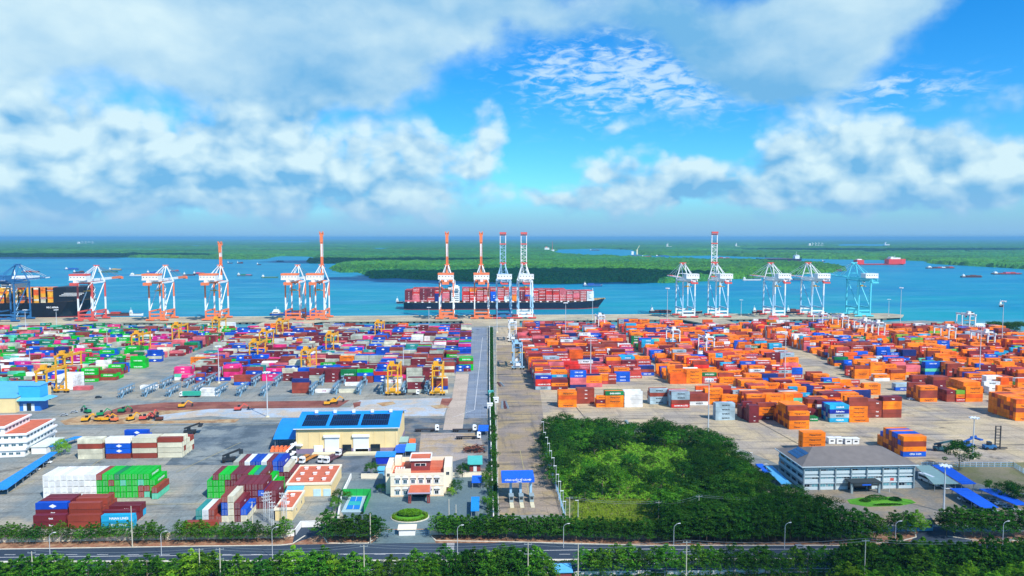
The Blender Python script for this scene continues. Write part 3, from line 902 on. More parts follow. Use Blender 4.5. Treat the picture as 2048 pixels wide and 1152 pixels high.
T_R2 = [('orange', 46), ('brick red', 14), ('red', 9), ('maroon', 12), ('dark orange', 7), ('royal blue', 6), ('navy', 4), ('white', 7), ('light blue', 4), ('grey blue', 4), ('pale pink', 7), ('brown', 10), ('green', 1.5), ('mint', 1.5)]
T_R3 = [('orange', 62), ('dark orange', 8), ('brick red', 13), ('brown', 15), ('maroon', 10), ('white', 5), ('grey blue', 4), ('light blue', 4), ('royal blue', 4), ('navy', 3), ('red', 4), ('mint', 1), ('lime', 1)]
block([(-90, 664), (440, 662), (470, 668), (404, 697), (385, 707), (320, 718), (255, 735), (240, 752), (160, 765), (110, 778), (-90, 800)], T_LFAR, 21, 0.92, 4, 'far left yard', bay=12.75)
block([(505, 662), (935, 664), (930, 690), (952, 741), (915, 745), (860, 762), (700, 766), (500, 762), (345, 762), (400, 724), (452, 690)], T_LMID, 22, 0.92, 4.4, 'central left yard')
block([(1036, 658), (1214, 661), (1300, 750), (1210, 774), (1075, 782)], T_R1, 23, 0.95, 5, 'nearest right block', skip=0.05)
block([(1236, 658), (1448, 661), (1500, 683), (1562, 710), (1600, 757), (1490, 768), (1340, 768), (1318, 735)], T_R2, 24, 0.80, 5, 'second right block', skip=0.07)
block([(1480, 655), (1705, 655), (1760, 690), (1850, 748), (1720, 762), (1640, 708), (1560, 690)], T_R2, 25, 0.78, 5, 'third right block', skip=0.05)
block([(1725, 668), (1900, 660), (2150, 690), (2180, 800), (1990, 792), (1880, 750), (1800, 700)], T_R3, 26, 0.76, 5, 'far right block')
block([(1395, 806), (1440, 790), (1500, 772), (1640, 764), (1710, 772), (1735, 800), (1700, 832), (1640, 836), (1560, 836), (1470, 815), (1440, 815)], T_R3, 27, 0.8, 4.6, 'orange middle block')

# --- individuals: the nearest 300; the rest is one object
for o in CONT:
    o['d'] = math.hypot(o['x'], o['y'])
CONT.sort(key=lambda o: o['d'] - (18 if o['rz'] else 0))
tiers = ['bottom tier', 'second tier up', 'third tier up', 'fourth tier up', 'fifth tier up']
NIND = 300
used = {}
for o in CONT[:NIND]:
    L, n = o['L'], o['n']
    c = link('shipping_container', cbody(L, n), None, (o['x'], o['y'], 0.03 + o['t'] * TH), o['rz'])
    word = n.replace(' ONE', '').replace('tex ', '').replace('plain ', '')
    if o['rz']:
        lab = f"{word} container, {tiers[o['t']]}, {ORD[o['col']]} from left in the {o['desc']}"
    elif o['desc'].endswith('block'):
        lab = f"{word} container in {ORD[o['col']]} bay, {ORD[o['row']]} row, {tiers[o['t']]}, {o['desc']}"
    else:
        lab = f"{word} container, {tiers[o['t']]}, " + (f"{ORD[o['row']]} row back, " if o['row'] else 'front row, ') + (ORD[o['col']] + ' bay, ' if 'border' in o['desc'] else '') + o['desc']
    ws = lab.split()
    if len(ws) > 16:
        lab = lab.replace(' tier up', ' tier').replace('container, ', '', 1) if len(ws) == 17 else lab.replace(' tier up', ' tier')
        lab = ' '.join([q for q in lab.split() if q not in ('the', 'of', 'in', 'a')][:16])
    if lab in used:
        used[lab] += 1
        lab = lab.replace('container', 'short container' if L < 7 else 'long container', 1)
        lab += ' (right half)' if L < 7 else ''
    used[lab] = 1
    tag(c, lab, 'container', 'shipping containers stacked in the yard')
    if o['rz']:
        d = link('container_door', cdoor(n), c, (L / 2 + 0.0, 0, 0))
    s_ = CC[n][1]
    if s_ and o['txt']:
        if n == 'brown' : s_ = 'tex'
        dist = o['y']
        tm = diamond() if (s_ in ('CMA CGM', 'COSCO') and o['x'] < 40) else text_mesh(s_, 1.25 if L > 7 else 0.85, TX[CC[n][2]], bold=True)
        if o['rz']:
            l = link('lettering', tm, c, (0, 1.225, 1.35)); l.rotation_euler.z = math.pi
        elif o['ef'] :
            l = link('lettering', tm, c, (0.6, -1.235, 1.35))

class Big:
    def __init__(s): s.V, s.F, s.M, s.n = [], [], [], 0
    def add(s, v, f, mi):
        s.V.append(v); s.F.append(f + s.n); s.M.append(np.full(len(f), mi)); s.n += len(v)
def tri_arrays(me):
    me.calc_loop_triangles()
    v = np.empty(len(me.vertices) * 3, np.float32); me.vertices.foreach_get('co', v)
    f = np.empty(len(me.loop_triangles) * 3, np.int32); me.loop_triangles.foreach_get('vertices', f)
    return v.reshape(-1, 3), f.reshape(-1, 3)
def big_mesh(name, b, mats):
    V = np.concatenate(b.V); M_ = np.concatenate(b.M).astype(np.int32)
    F = np.concatenate(b.F).astype(np.int32)
    me = bpy.data.meshes.new(name)
    me.vertices.add(len(V)); me.vertices.foreach_set('co', V.astype(np.float32).ravel())
    me.loops.add(F.size); me.loops.foreach_set('vertex_index', F.ravel())
    me.polygons.add(len(F)); me.polygons.foreach_set('loop_start', np.arange(0, F.size, 3, dtype=np.int32))
    for mt in mats: me.materials.append(mt)
    me.polygons.foreach_set('material_index', M_)
    me.update(calc_edges=True)
    me.shade_flat()
    return me
names = list(CC)
bodyA, tA = Big(), {}
mats_ = [cmat(n, True) for n in names] + [dark(n) for n in names] + [TX['dk'], TX['wh'], TX['mg']]
def simple(L):
    mb = MB(); mb.box(0, 0, 0.16, L, 2.42, 2.46, 0); mb.box(0, 0, 0, L - .06, 2.34, 0.16, 1)
    me = mb.mesh('tmp', []); v, f = tri_arrays(me)
    mi = np.repeat([0, 1], [12, 12]); bpy.data.meshes.remove(me)
    return v, f, mi
SM = {12.19: simple(12.19), 6.06: simple(6.06)}
def add_merged(o):
    v, f, mi = SM[o['L']]
    off = np.array([o['x'], o['y'], o.get('z', 0.03) + o['t'] * TH], np.float32)
    i = names.index(o['n'])
    vv = v
    if o['rz']:
        vv = v[:, [1, 0, 2]] * np.array([1, -1, 1], np.float32)
    bodyA.add(vv + off, f[:12], i)
    bodyA.add(vv + off, f[12:], i + len(names))
    s_ = CC[o['n']][1]
    if s_ and o['ef'] and not o['rz'] and o['txt'] and rnd.random() < 0.75:
        if s_ == 'COSCO' and rnd.random() < 0.6: s_ = 'CMA CGM'
        if s_ in ('CMA CGM', 'COSCO') and o['x'] < 40: s_ = 'diamond'
        k = (s_, o['L'])
        if k not in tA:
            tA[k] = tri_arrays(diamond()) if s_ == 'diamond' else tri_arrays(text_mesh(s_, 1.35 if o['L'] > 7 else 0.85, TX[CC[o['n']][2]], bold=True))
        tv, tf = tA[k]
        bodyA.add(tv + off + np.array([0.4, -1.24, 1.35], np.float32), tf, 2 * len(names) + ['dk', 'wh', 'mg'].index(CC[o['n']][2]))
for o in CONT[NIND:]:
    add_merged(o)
# ================================================================ CRANES, MASTS, RACKS
PO = mat('crane orange red', 'f0804c', 0.5, var=0.12); PW = mat('crane white', 'e6e8e6', 0.5, var=0.1)
PR = mat('crane red', 'd8574c', 0.5, var=0.1); PB = mat('crane pale blue', '9cc4dc', 0.5, var=0.1)
PY = mat('gantry yellow', 'e8a81c', 0.5, var=0.15); PT = mat('crane turquoise', '5fd0dc', 0.5, var=0.1)
PN = mat('crane slate blue', '2f6a9c', 0.5, var=0.1); PK = mat('dark machinery', '262b30', 0.7, var=0.2)
PCR = mat('crane cream', 'e8dcae', 0.5, var=0.1); STL = mat('galvanised steel', '98a2a6', 0.55, metal=0.3, var=0.1)
GLS = mat('dark glass', '12202c', 0.15, var=0.0, spec=0.6); RUB = mat('tyre rubber', '1b1c1e', 0.9, var=0.1)
PRB = mat('rack blue', '6f93a8', 0.5, var=0.1)

def quay_crane(px, style, up, label, cols, wd=19.0, group='ship-to-shore cranes along the quay', zt=121.0):
    lo, mid, hi, acc, hs_, rf = cols       # leg low, leg mid, leg high, accent, house, house roof
    yl, yw = QN + 10.0, QF - 14.0
    q = P(px, 632)
    sc_ = (yl / q.y)
    x0 = P(px, 475 + 1450 * HC / (yl * 1.0) * 0 + 632).x * sc_ if False else None
    d = ray(px, 632); x0 = d.x / d.y * yl
    t = thing('quay_crane', label, 'crane', (x0, yl, 0.1), 0, group)
    g = yw - yl
    zp = 52.0
    for sx_ in (-1, 1):
        for yy in (0, g):
            mb = MB()
            X = sx_ * wd / 2
            mb.beam((X, yy, 2.6), (X, yy, 14), 1.6, 1.9, 0)
            mb.beam((X, yy, 14), (X, yy, 31), 1.6, 1.9, 1)
            mb.beam((X, yy, 31), (X, yy, zp), 1.6, 1.9, 2)
            mb.build('leg', [lo, mid, hi], t)
            mb = MB()
            mb.box(X, yy, 0.9, 11 if wd < 24 else 12, 1.7, 1.9, 0)
            for k in range(8):
                mb.cyl((X - 4.8 + k * 1.37, yy - 0.5, 0.5), (X - 4.8 + k * 1.37, yy + 0.5, 0.5), 0.5, n=8, m=1)
            mb.box(X, yy, 1.2, 5, 2.6, 1.0, 0)
            mb.build('bogie', [acc, PK], t)
        mb = MB()
        X = sx_ * wd / 2
        mb.beam((X, 0, 13), (X, g, 13), 1.5, 1.9)
        mb.build('portal_beam', lo if style == 'mono' else mid, t)
        mb = MB()
        mb.beam((X, 1, 14), (X, g - 2, zp - 2), 0.9, 0.9)
        mb.build('diagonal_brace', PW if style == 'mono' else mid, t)
        mb = MB()
        mb.beam((X, -1, zp), (X, g + 1, zp), 1.6, 2.2)
        mb.build('top_beam', PW if style == 'mono' else hi, t)
    for yy in (0, g):
        mb = MB()
        mb.beam((-wd / 2, yy, 9.2), (wd / 2, yy, 9.2), 1.4, 2.0)
        mb.beam((-wd / 2, yy, 4.2), (wd / 2, yy, 4.2), 1.6, 2.6)
        mb.build('sill_beam', lo, t)
        mb = MB(); mb.beam((-wd / 2, yy, zp - 0.2), (wd / 2, yy, zp - 0.2), 1.6, 2.0); mb.build('cross_beam', hi, t)
    # stairs zig-zag on one landside leg
    mb = MB()
    z = 4.0
    k = 0
    while z < zp - 4:
        mb.beam((wd / 2 + 1.4, 1.2 if k % 2 else 4.8, z), (wd / 2 + 1.4, 4.8 if k % 2 else 1.2, z + 4), 0.8, 0.3)
        mb.box(wd / 2 + 1.4, 1.0 if k % 2 == 0 else 5.0, z, 1.2, 1.0, 0.15)
        z += 4; k += 1
    mb.build('stairway', PB if style != 'mono' else PW, t)
    # girders carrying the trolley, back reach
    gw = 2.2 if style == 'mono' else 4.0
    mb = MB()
    if style == 'mono':
        mb.box(0, (g - 24) / 2, zp + 1.2, 3.4, g + 26, 3.2, 0)
        mb.box(0, -26, zp - 2, 9, 6, 3.6, 1)
    else:
        for s_ in (-1, 1):
            mb.box(s_ * 4.0, (g - 24) / 2, zp + 1.1, 1.1, g + 26, 2.6, 0)
        for k in range(8):
            mb.box(0, -22 + k * (g + 20) / 7, zp + 1.5, 8, 0.6, 0.8, 0)
        mb.box(0, -25, zp - 2.4, 9, 4, 2.2, 1)
        mb.box(-5, -26, zp - 1, 2, 4, 2.4, 1)
    mb.build('main_girder', [PW if style == 'mono' else hi, acc], t)
    # machinery house
    hz_ = zp + 4.6
    hw = wd + 2 if style == 'mono' else wd + 1
    mb = MB()
    mb.box(0, -11, hz_, hw, 13, 5.8, 0)
    for k in range(5):
        mb.box(-hw / 2 + 2.2 + k * (hw - 4.4) / 4, -17.55, hz_ + 3.2, 1.2, 0.12, 1.0, 1)
    h = mb.build('machinery_house', [hs_, PK], t)
    mb = MB(); mb.box(0, -11, hz_ + 5.8, hw + 0.5, 13.5, 2.4 if style == 'mono' else 0.35)
    mb.build('roof', rf, h)
    mb = MB()
    for k in range(9):
        mb.box(-hw / 2 + k * hw / 8, -18.6, hz_ - 0.1, 0.12, 0.12, 1.3)
    mb.box(0, -18.4, hz_ - 0.4, hw, 1.6, 0.2)
    mb.build('walkway', PW, t)
    # A-frame
    ap = (0, g - 2, 76.0 if style != 'mono' else 74.0)
    aw = 3.0 if style == 'mono' else 5.0
    mb = MB()
    for s_ in (-1, 1):
        mb.beam((s_ * wd / 2 * 0.95, g, zp + 1), (s_ * aw / 2, ap[1], ap[2]), 1.2, 1.3, 0)
        mb.beam((s_ * wd / 2 * 0.8, 6, hz_), (s_ * aw / 2, ap[1] - 1, ap[2] - 0.5), 0.9, 0.9, 0)
        mb.beam((s_ * 3.4, -20, zp + 3), (s_ * aw / 2, ap[1], ap[2]), 0.5, 0.5, 0)
    mb.box(ap[0], ap[1], ap[2], aw + 4.6, 2.4, 0.9, 1)
    mb.box(ap[0], ap[1], ap[2] - 1.8, aw + 1.0, 1.8, 1.8, 1)
    if style != 'mono':
        mb.beam((-wd * .36, g - .7, zp + 9), (wd * .36, g - .7, zp + 9), .8, .8, 0)
    mb.build('a_frame', [hi if style != 'mono' else PW, acc], t)
    # boom
    hinge = (0, g + 2, zp + 2.5)
    mb = MB()
    if style == 'mono':
        if up:
            zs = [(zp + 2.5, 60, 1), (60, 72, 0), (72, 86, 0), (86, 104, 1), (104, zt - 2, 0)]
            for a, b_, m_ in zs:
                mb.box(0, hinge[1], a, 3.3, 3.0, b_ - a, m_)
            mb.box(0, hinge[1], zt - 5, 5.4, 3.4, 3.4, 0); mb.box(0, hinge[1] - 1.8, zt - 15, 4.1, 0.8, 10, 0)
            mb.box(-2.0, hinge[1] - 1.6, zt - 2, 1.5, 2, 2.4, 0); mb.box(2.0, hinge[1] - 1.6, zt - 2, 1.5, 2, 2.4, 0)
            mb.box(0, hinge[1] - 2, 70.5, 9, 1.6, 0.8, 0); mb.box(0, hinge[1] - 2, 72, 6, 1.2, 3, 0)
            for s_ in (-1, 1):
                mb.beam((s_ * 1.0, hinge[1] - 2.4, 74), (s_ * 1.5, hinge[1] - 1.8, zt - 14), 0.35, 0.35, 0)
        else:
            for a, b_, m_ in ((0, 16, 1), (16, 34, 1), (34, 52, 0), (52, 64, 0)):
                mb.box(0, hinge[1] + (a + b_) / 2, zp + 1.3, 3.3, b_ - a, 3.0, m_)
            mb.box(0, hinge[1] + 64, zp, 6, 3, 3.4, 0)
        mb.build('boom', [PO, PW], t)
    else:
        n = 10
        Lb = zt - zp - 4
        def bp_(s_, a): return (s_ * 3.9, hinge[1], zp + 2.5 + a) if up else (s_ * 3.9, hinge[1] + a, zp + 2.5)
        for s_ in (-1, 1):
            mb.beam(bp_(s_, 0), bp_(s_, Lb * .78), 1.1, 1.4, 0)
            mb.beam(bp_(s_, Lb * .78), bp_(s_, Lb), 1.0, 1.4, 1)
        for k in range(n):
            a, b_ = Lb * .04 + k * Lb * .74 / n, Lb * .04 + (k + 1) * Lb * .74 / n
            s_ = 1 if k % 2 else -1
            mb.beam(bp_(-s_, a), bp_(s_, b_), 0.45, 0.45, 0)
            mb.beam(bp_(-1, b_), bp_(1, b_), 0.5, 0.5, 0)
        for f_, m_ in ((.78, 2), (.985, 2), (.03, 2), (.35, 2)):
            mb.beam(bp_(-1.15, Lb * f_), bp_(1.15, Lb * f_), 1.6, 1.6, m_)
        if up: mb.box(0, hinge[1] - 1, zt - 1.2, 9.4, 3, 2.6, 2)
        mb.build('boom', [hi, PW, acc], t)
    if not up:
        mb = MB()
        for s_ in (-1, 1):
            mb.beam((s_ * aw / 2, ap[1], ap[2]), (s_ * 1.8, hinge[1] + 58, zp + 5), 0.4, 0.4)
            mb.beam((s_ * aw / 2, ap[1], ap[2]), (s_ * 1.8, hinge[1] + 30, zp + 5), 0.4, 0.4)
        mb.build('stay', PW if style != 'mono' else STL, t)
    # trolley cab and spreader under the girder
    mb = MB()
    mb.box(2.2, 8, zp - 3.6, 2.4, 3.2, 2.8, 0)
    mb.box(2.2, 6.35, zp - 3.0, 2.0, 0.1, 1.4, 1)
    mb.box(0, 9, zp - 0.9, 6.5, 5, 1.2, 0)
    mb.build('operator_cab', [PW, GLS], t)
    mb = MB()
    zs = zp - 12 if style == 'mono' else zp - 9
    mb.box(0, 9, zs, 12.2, 2.2, 0.8, 0)
    for a in (-1.5, 1.5):
        mb.beam((a, 8, zs), (a, 8, zp), 0.12, 0.12, 1); mb.beam((a, 10, zs), (a, 10, zp), 0.12, 0.12, 1)
    mb.box(0, 9, zs + 0.8, 4, 2, 1.2, 0)
    mb.build('spreader', [PY, PK], t)
    return t

MONO = (PO, PW, PO, PO, PW, PO)
quay_crane(172, 'mono', False, 'red and white quay crane beside the black ship bow, boom lowered', (PR, PW, PR, PR, PW, PR))
quay_crane(314, 'mono', False, 'orange and white quay crane, second from left, boom lowered', MONO)
quay_crane(426, 'mono', True, 'orange and white quay crane left of the others, single boom raised', MONO, zt=107)
quay_crane(586, 'mono', False, 'orange and white quay crane touching the raised one, boom lowered', MONO)
quay_crane(635, 'mono', True, 'orange and white quay crane, second raised boom from left', MONO, zt=121)
quay_crane(893, 'mono', True, 'orange and white quay crane before the white bridge of the ship', MONO)
quay_crane(963, 'mono', True, 'orange and white quay crane at the head of the concrete road', MONO)
quay_crane(1008, 'lattice', True, 'pale blue lattice boom crane with red tip right of orange ones', (PN, PB, PB, PR, PW, PW), zt=119)
quay_crane(1051, 'lattice', True, 'white lattice boom crane at the middle of the container ship', (PW, PB, PW, PR, PW, PW), zt=119)
quay_crane(1377, 'lattice', False, 'white and pale blue crane, leftmost with lowered boom on right quay', (PW, PB, PW, PR, PW, PW), wd=17)
quay_crane(1443, 'lattice', True, 'white crane with raised lattice boom on the right quay', (PW, PB, PW, PR, PW, PW), wd=17, zt=120)
quay_crane(1557, 'lattice', False, 'white crane third on the right quay, red beams at its foot', (PW, PB, PW, PR, PW, PW), wd=17)
quay_crane(1634, 'lattice', False, 'white crane next to the turquoise one, boom lowered', (PW, PB, PW, PR, PW, PW), wd=17)
quay_crane(1728, 'lattice', False, 'turquoise quay crane at the right end of the quay', (PT, PT, PT, PT, PW, PW), wd=17)
quay_crane(10, 'lattice', False, 'slate blue quay crane at the far left before the ship', (PN, PN, PN, PN, PN, PN), wd=26)

# ---- yard gantries on tyres
def make_rtg(name, c1, c2, c3, H_=19.0):
    t = thing(name, 'x', 'gantry crane', (0, 0, 0), 0)
    S, Wb = 23.5, 7.0
    for yy in (0, S):
        for s_ in (-1, 1):
            mb = MB(); mb.beam((s_ * Wb / 2, yy, 2.0), (s_ * Wb / 2, yy, H_), 0.9, 1.1); mb.build('leg', c1, t)
            mb = MB()
            for k in (-1, 1):
                mb.cyl((s_ * Wb / 2 + k * 1.1, yy - 0.6, 0.8), (s_ * Wb / 2 + k * 1.1, yy + 0.6, 0.8), 0.8, n=10, m=0)
            mb.box(s_ * Wb / 2, yy, 1.2, 3.2, 1.0, 0.7, 1)
            mb.build('wheel_set', [RUB, c1], t)
        mb = MB(); mb.box(0, yy, 1.7, Wb + 4, 1.1, 1.1); mb.build('sill_beam', c1, t)
        mb = MB(); mb.beam((-Wb / 2, yy, 3), (Wb / 2, yy, 10), 0.4, 0.4); mb.beam((-Wb / 2, yy, H_ - 1), (Wb / 2, yy, H_ - 1), 0.7, 0.8); mb.build('cross_brace', c2, t)
    for s_ in (-1, 1):
        mb = MB(); mb.box(s_ * Wb / 2, S / 2, H_, 1.0, S + 3, 1.7); mb.build('girder', c1, t)
    mb = MB()
    mb.box(0, 5.5, H_ + 1.7, Wb + 1, 5.2, 1.0, 0); mb.box(-1.2, 5.4, H_ + 2.7, 3.2, 3.6, 2.2, 0); mb.box(2.3, 5.5, H_ + 2.7, 1.8, 2.4, 1.4, 1)
    for k in range(6): mb.box(-4 + k * 1.6, 2.9, H_ + 2.7, 0.12, 0.12, 1.2, 0)
    mb.build('trolley', [c1, PK], t)
    mb = MB(); mb.box(-2.6, 8.6, H_ - 3.0, 1.8, 2.0, 2.6, 0); mb.box(-2.6, 7.55, H_ - 2.6, 1.5, 0.1, 1.5, 1); mb.build('operator_cab', [c3, GLS], t)
    mb = MB(); mb.box(0, 5.5, H_ - 6.5, 12.1, 2.2, 0.6, 0)
    for a in (-1.4, 1.4): mb.beam((a, 5.5, H_ - 6), (a, 5.5, H_ + 1.8), 0.12, 0.12, 1)
    mb.build('spreader', [PY, PK], t)
    mb = MB(); mb.box(0, -0.9, 3.2, 4.2, 1.3, 2.4); mb.build('engine_box', c3, t)
    mb = MB(); mb.box(0, S + 0.9, 3.2, 2.2, 1.3, 2.2); mb.build('electrical_box', c3, t)
    return t
RY_ = make_rtg('yard_gantry_crane', PY, PY, PY)
YL = [(85, 800, 'nearest yellow yard gantry, over the white block at left'), (122, 764, 'yellow yard gantry just behind the nearest one at left'), (272, 712, 'yellow yard gantry beyond the four high green stack'),
      (352, 690, 'yellow yard gantry at the right side of the far left yard'), (432, 676, 'yellow yard gantry near the white quay office'), (508, 733, 'yellow yard gantry above the orange stack in the central left yard'),
      (527, 707, 'yellow yard gantry in the thick of the central left yard'), (560, 680, 'pale yellow yard gantry near the diagonal trestle'), (612, 753, 'yellow yard gantry behind the dark stack between racks'), (660, 713, 'yellow yard gantry at mid depth right of centre'),
      (757, 684, 'yellow yard gantry near the basin in the central yard'), (786, 791, 'yellow yard gantry over the white lettered stack'), (875, 791, 'yellow yard gantry nearest the concrete road')]
for i, (a, b_, l) in enumerate(YL):
    q = P(a, b_)
    if i == 0:
        o = RY_; o.location = (q.x, q.y, 0.05); o['label'] = l; o['group'] = 'yellow yard gantries'
    else:
        dup(RY_, (q.x, q.y, 0.05), 0, l, 'yellow yard gantries')
RW = make_rtg('yard_gantry_crane', PW, PB, PW, 19.5)
WL = [(1026, 684, 'white yard gantry at the near left edge of the right yard'), (1203, 668, 'white yard gantry far back between the first blocks'), (1352, 704, 'white yard gantry over the second right block'), (1420, 722, 'white yard gantry beside the mast in the second block'),
      (1650, 664, 'white yard gantry far back near the turquoise crane'), (1690, 670, 'white yard gantry behind the tall cream container'), (1736, 680, 'white yard gantry left of the orange pile at right'), (1762, 686, 'white yard gantry right of the orange pile'),
      (1903, 697, 'white yard gantry standing high in the far right block'), (1944, 664, 'white yard gantry nearest the river at far right'), (1981, 710, 'white yard gantry closest to the right border')]
for i, (a, b_, l) in enumerate(WL):
    q = P(a, b_)
    if i == 0:
        o = RW; o.location = (q.x, q.y, 0.05); o['label'] = l; o['group'] = 'white yard gantries'
    else:
        dup(RW, (q.x, q.y, 0.05), 0, l, 'white yard gantries')
q = P(1036, 739)
RB_ = make_rtg('yard_gantry_crane', PB, PN, PW, 20.0)
RB_.location = (q.x, q.y, 0.05); RB_['label'] = 'light blue yard gantry with white boxes beside the right yard road'

# ---- light masts
def make_mast(h_, name='light_mast', big=True):
    t = thing(name, 'x', 'light mast', (0, 0, 0), 0)
    mb = MB(); mb.cyl((0, 0, 0), (0, 0, h_), 0.42 if big else 0.16, 0.2 if big else 0.08, n=8); mb.build('pole', mat('mast grey', 'c3c9cc', 0.5, var=0.1), t)
    mb = MB(); mb.cyl((0, 0, -0.0), (0, 0, 0.9), 1.3, 1.1, n=10); mb.build('base', mat('kerb concrete', 'd2c9a8'), t)
    mb = MB()
    mb.cyl((0, 0, h_), (0, 0, h_ + 0.35), 1.6, n=12)
    for k in range(8):
        a = k * math.pi / 4
        mb.box(2.0 * math.cos(a), 2.0 * math.sin(a), h_ - 0.25, 0.9, 0.7, 0.75, rz=a)
    mb.build('lamp_head', mat('lamp housing', 'dfe5e8', 0.4, var=0.05), t)
    return t
m0 = make_mast(32)
ML = [(535, 834, 745, 'tall light mast before the warehouse on the pale apron'), (61, 747, 698, 'light mast behind the blue tower shed'), (215, 702, 658, 'light mast deep in the far left yard'), (438, 766, 693, 'light mast at the pink stacks'),
      (807, 757, 688, 'light mast near the blue containers by the racks'), (836, 684, 652, 'light mast in the middle of the central left yard'), (52, 668, 620, 'light mast on the far left trestle'), (114, 668, 620, 'light mast by the left trestle curve'),
      (858, 660, 615, 'light mast between quay and central yard'), (1131, 684, 606, 'light mast in the back of the nearest right block'), (1181, 767, 672, 'light mast at the front of the nearest right block'), (1416, 880, 760, 'tall light mast at the forest corner'),
      (1569, 778, 655, 'light mast over the middle of the right yard'), (1958, 766, 653, 'light mast beside the far white stack'), (1945, 917, 836, 'light mast by the tall tree on the right'), (1887, 1024, 932, 'light mast on the grey office forecourt'),
      (2003, 700, 603, 'light mast highest against the river at right'), (1800, 655, 576, 'light mast at the right end of the quay'), (1334, 664, 577, 'light mast left of the right quay cranes'), (1482, 632, 600, 'small mast on the quay between the right cranes'), (1777, 632, 599, 'small mast right of the turquoise crane'),
      (994, 665, 600, 'mast where the central road meets the quay'), (1185, 640, 600, 'mast on the quay near the ship bow')]
for i, (a, b_, tp, l) in enumerate(ML):
    q = P(a, b_)
    hh_ = max(12.0, HC + ray(a, tp).z / ray(a, tp).y * q.y)
    if i == 0:
        o = m0; o.location = q; o['label'] = l; o['group'] = 'yard light masts'
    else:
        o = dup(m0, q, 0, l, 'yard light masts')
    o.scale = (1, 1, hh_ / 32.0)

# ---- reefer racks
def make_rack():
    t = thing('reefer_rack', 'x', 'steel rack', (0, 0, 0))
    mb = MB()
    for yy in np.linspace(0, 21, 6):
        for xx in (-0.8, 0.8): mb.box(xx, yy, 0, 0.2, 0.2, 6.2)
        mb.beam((-.8, yy, 0.3), (.8, yy, 3), .15, .15)
    mb.build('frame', PRB, t)
    for z in (2.9, 5.7):
        mb = MB(); mb.box(0, 10.5, z, 1.9, 22.5, 0.3)
        for s_ in (-1, 1):
            mb.box(s_ * 0.9, 10.5, z + 1.05, 0.1, 22.5, 0.12)
            for yy in np.linspace(-0.5, 21.5, 9): mb.box(s_ * 0.9, yy, z + 0.3, 0.1, 0.1, 0.8)
        mb.build('platform', PRB, t)
    mb = MB()
    for yy in (4, 10.5, 17): mb.box(0, yy, 3.2, 0.7, 1.6, 1.6)
    mb.build('socket_cabinet', PW, t)
    mb = MB(); mb.beam((1.6, -0.5, 0), (1.6, 3.5, 3), 0.9, 0.2); mb.build('stair', PRB, t)
    return t
r0 = make_rack()
RL = [(239, 796), (287, 794), (335, 794), (323, 778), (370, 776), (414, 771), (387, 789), (434, 793), (476, 793), (505, 773), (524, 793), (549, 773), (621, 790), (641, 771), (668, 789), (685, 768), (716, 789), (729, 769), (763, 790), (806, 790), (852, 789)]
for i, (a, b_) in enumerate(RL):
    q = P(a, b_)
    l = f"light blue reefer rack, {ORD[sorted(RL).index((a, b_))]} from the left of the row behind the dirt strip"
    if i == 0:
        r0.location = q; r0['label'] = l; r0['group'] = 'reefer racks'
    else:
        dup(r0, q, 0, l, 'reefer racks')

# ================================================================ SHIPS AND BOATS
HNV = mat('hull navy', '141c33', 0.45, var=0.15, scale=0.05); HRD = mat('antifouling red', '8c2f30', 0.6, var=0.15); HBK = mat('hull black blue', '10131f', 0.45, var=0.1, scale=0.05)
SHW = mat('ship white', 'e9ebe8', 0.5, var=0.08); DCK = mat('deck buff', 'b89a62', 0.8, var=0.3)
def hull(mb, L, B, D, z0=0.0, bow=0.16, stern=0.05, sheer=0.0, flare=0.12, m_top=0, m_bot=1, band=1.2, rake=0.02):
    """bow toward +x, waterline at z0"""
    n = 22
    rows = []
    for i in range(n):
        s_ = i / (n - 1)
        wT = 1.0
        if s_ > 1 - bow: wT = math.sqrt(max(0, 1 - ((s_ - (1 - bow)) / bow) ** 2.2))
        wB = wT if s_ <= 1 - bow else max(0, 1 - ((s_ - (1 - bow)) / bow) * 1.15)
        if s_ < stern: wT *= 0.86 + 0.14 * s_ / stern; wB *= 0.7 + 0.3 * s_ / stern
        xx = (s_ - 0.5) * L
        xb = xx if s_ < 0.9 else xx - (s_ - 0.9) * 10 * rake * L
        zt_ = z0 + D + sheer * max(0, (s_ - (1 - bow * 1.3)) / (bow * 1.3)) ** 1.5
        rows.append([(xb, -wB * B / 2 * (1 - flare), z0 - 1.5), (xb, -wB * B / 2 * (1 - flare * .8), z0 + band), (xx, -wT * B / 2, zt_), (xx, wT * B / 2, zt_), (xb, wB * B / 2 * (1 - flare * .8), z0 + band), (xb, wB * B / 2 * (1 - flare), z0 - 1.5)])
    vs = [p for r in rows for p in r]
    for i in range(n - 1):
        a, b_ = i * 6, (i + 1) * 6
        for j, mm in ((0, m_bot), (1, m_top), (2, 2), (3, m_top), (4, m_bot)):
            mb.add([vs[a + j], vs[b_ + j], vs[b_ + j + 1], vs[a + j + 1]], [(0, 1, 2, 3)], mm)
    mb.add([vs[j] for j in range(6)], [(0, 1, 2, 3, 4, 5)], m_top)
    mb.add([vs[(n - 1) * 6 + j] for j in range(6)], [(0, 1, 2, 3, 4, 5)], m_top)
def deck_load(x0, nb, pitch, y0, rows, tiers, z, tab, rg, tfn=None, coh=0.5):
    for b_ in range(nb):
        last_ = None
        base_t = tfn(b_) if tfn else tiers
        for r in range(rows):
            h_ = base_t - (1 if rg.random() < 0.25 else 0)
            for k in range(h_):
                if r > 0 and k < h_ - 2: continue
                n_ = last_ if last_ and rg.random() < coh else pick(rg, tab)
                last_ = n_
                add_merged(dict(x=x0 + b_ * pitch + pitch / 2, y=y0 + r * 2.5 + 1.25, z=z, t=k, L=12.19, n=n_, ef=r == 0, rz=0, txt=True))
rg = random.Random(4)
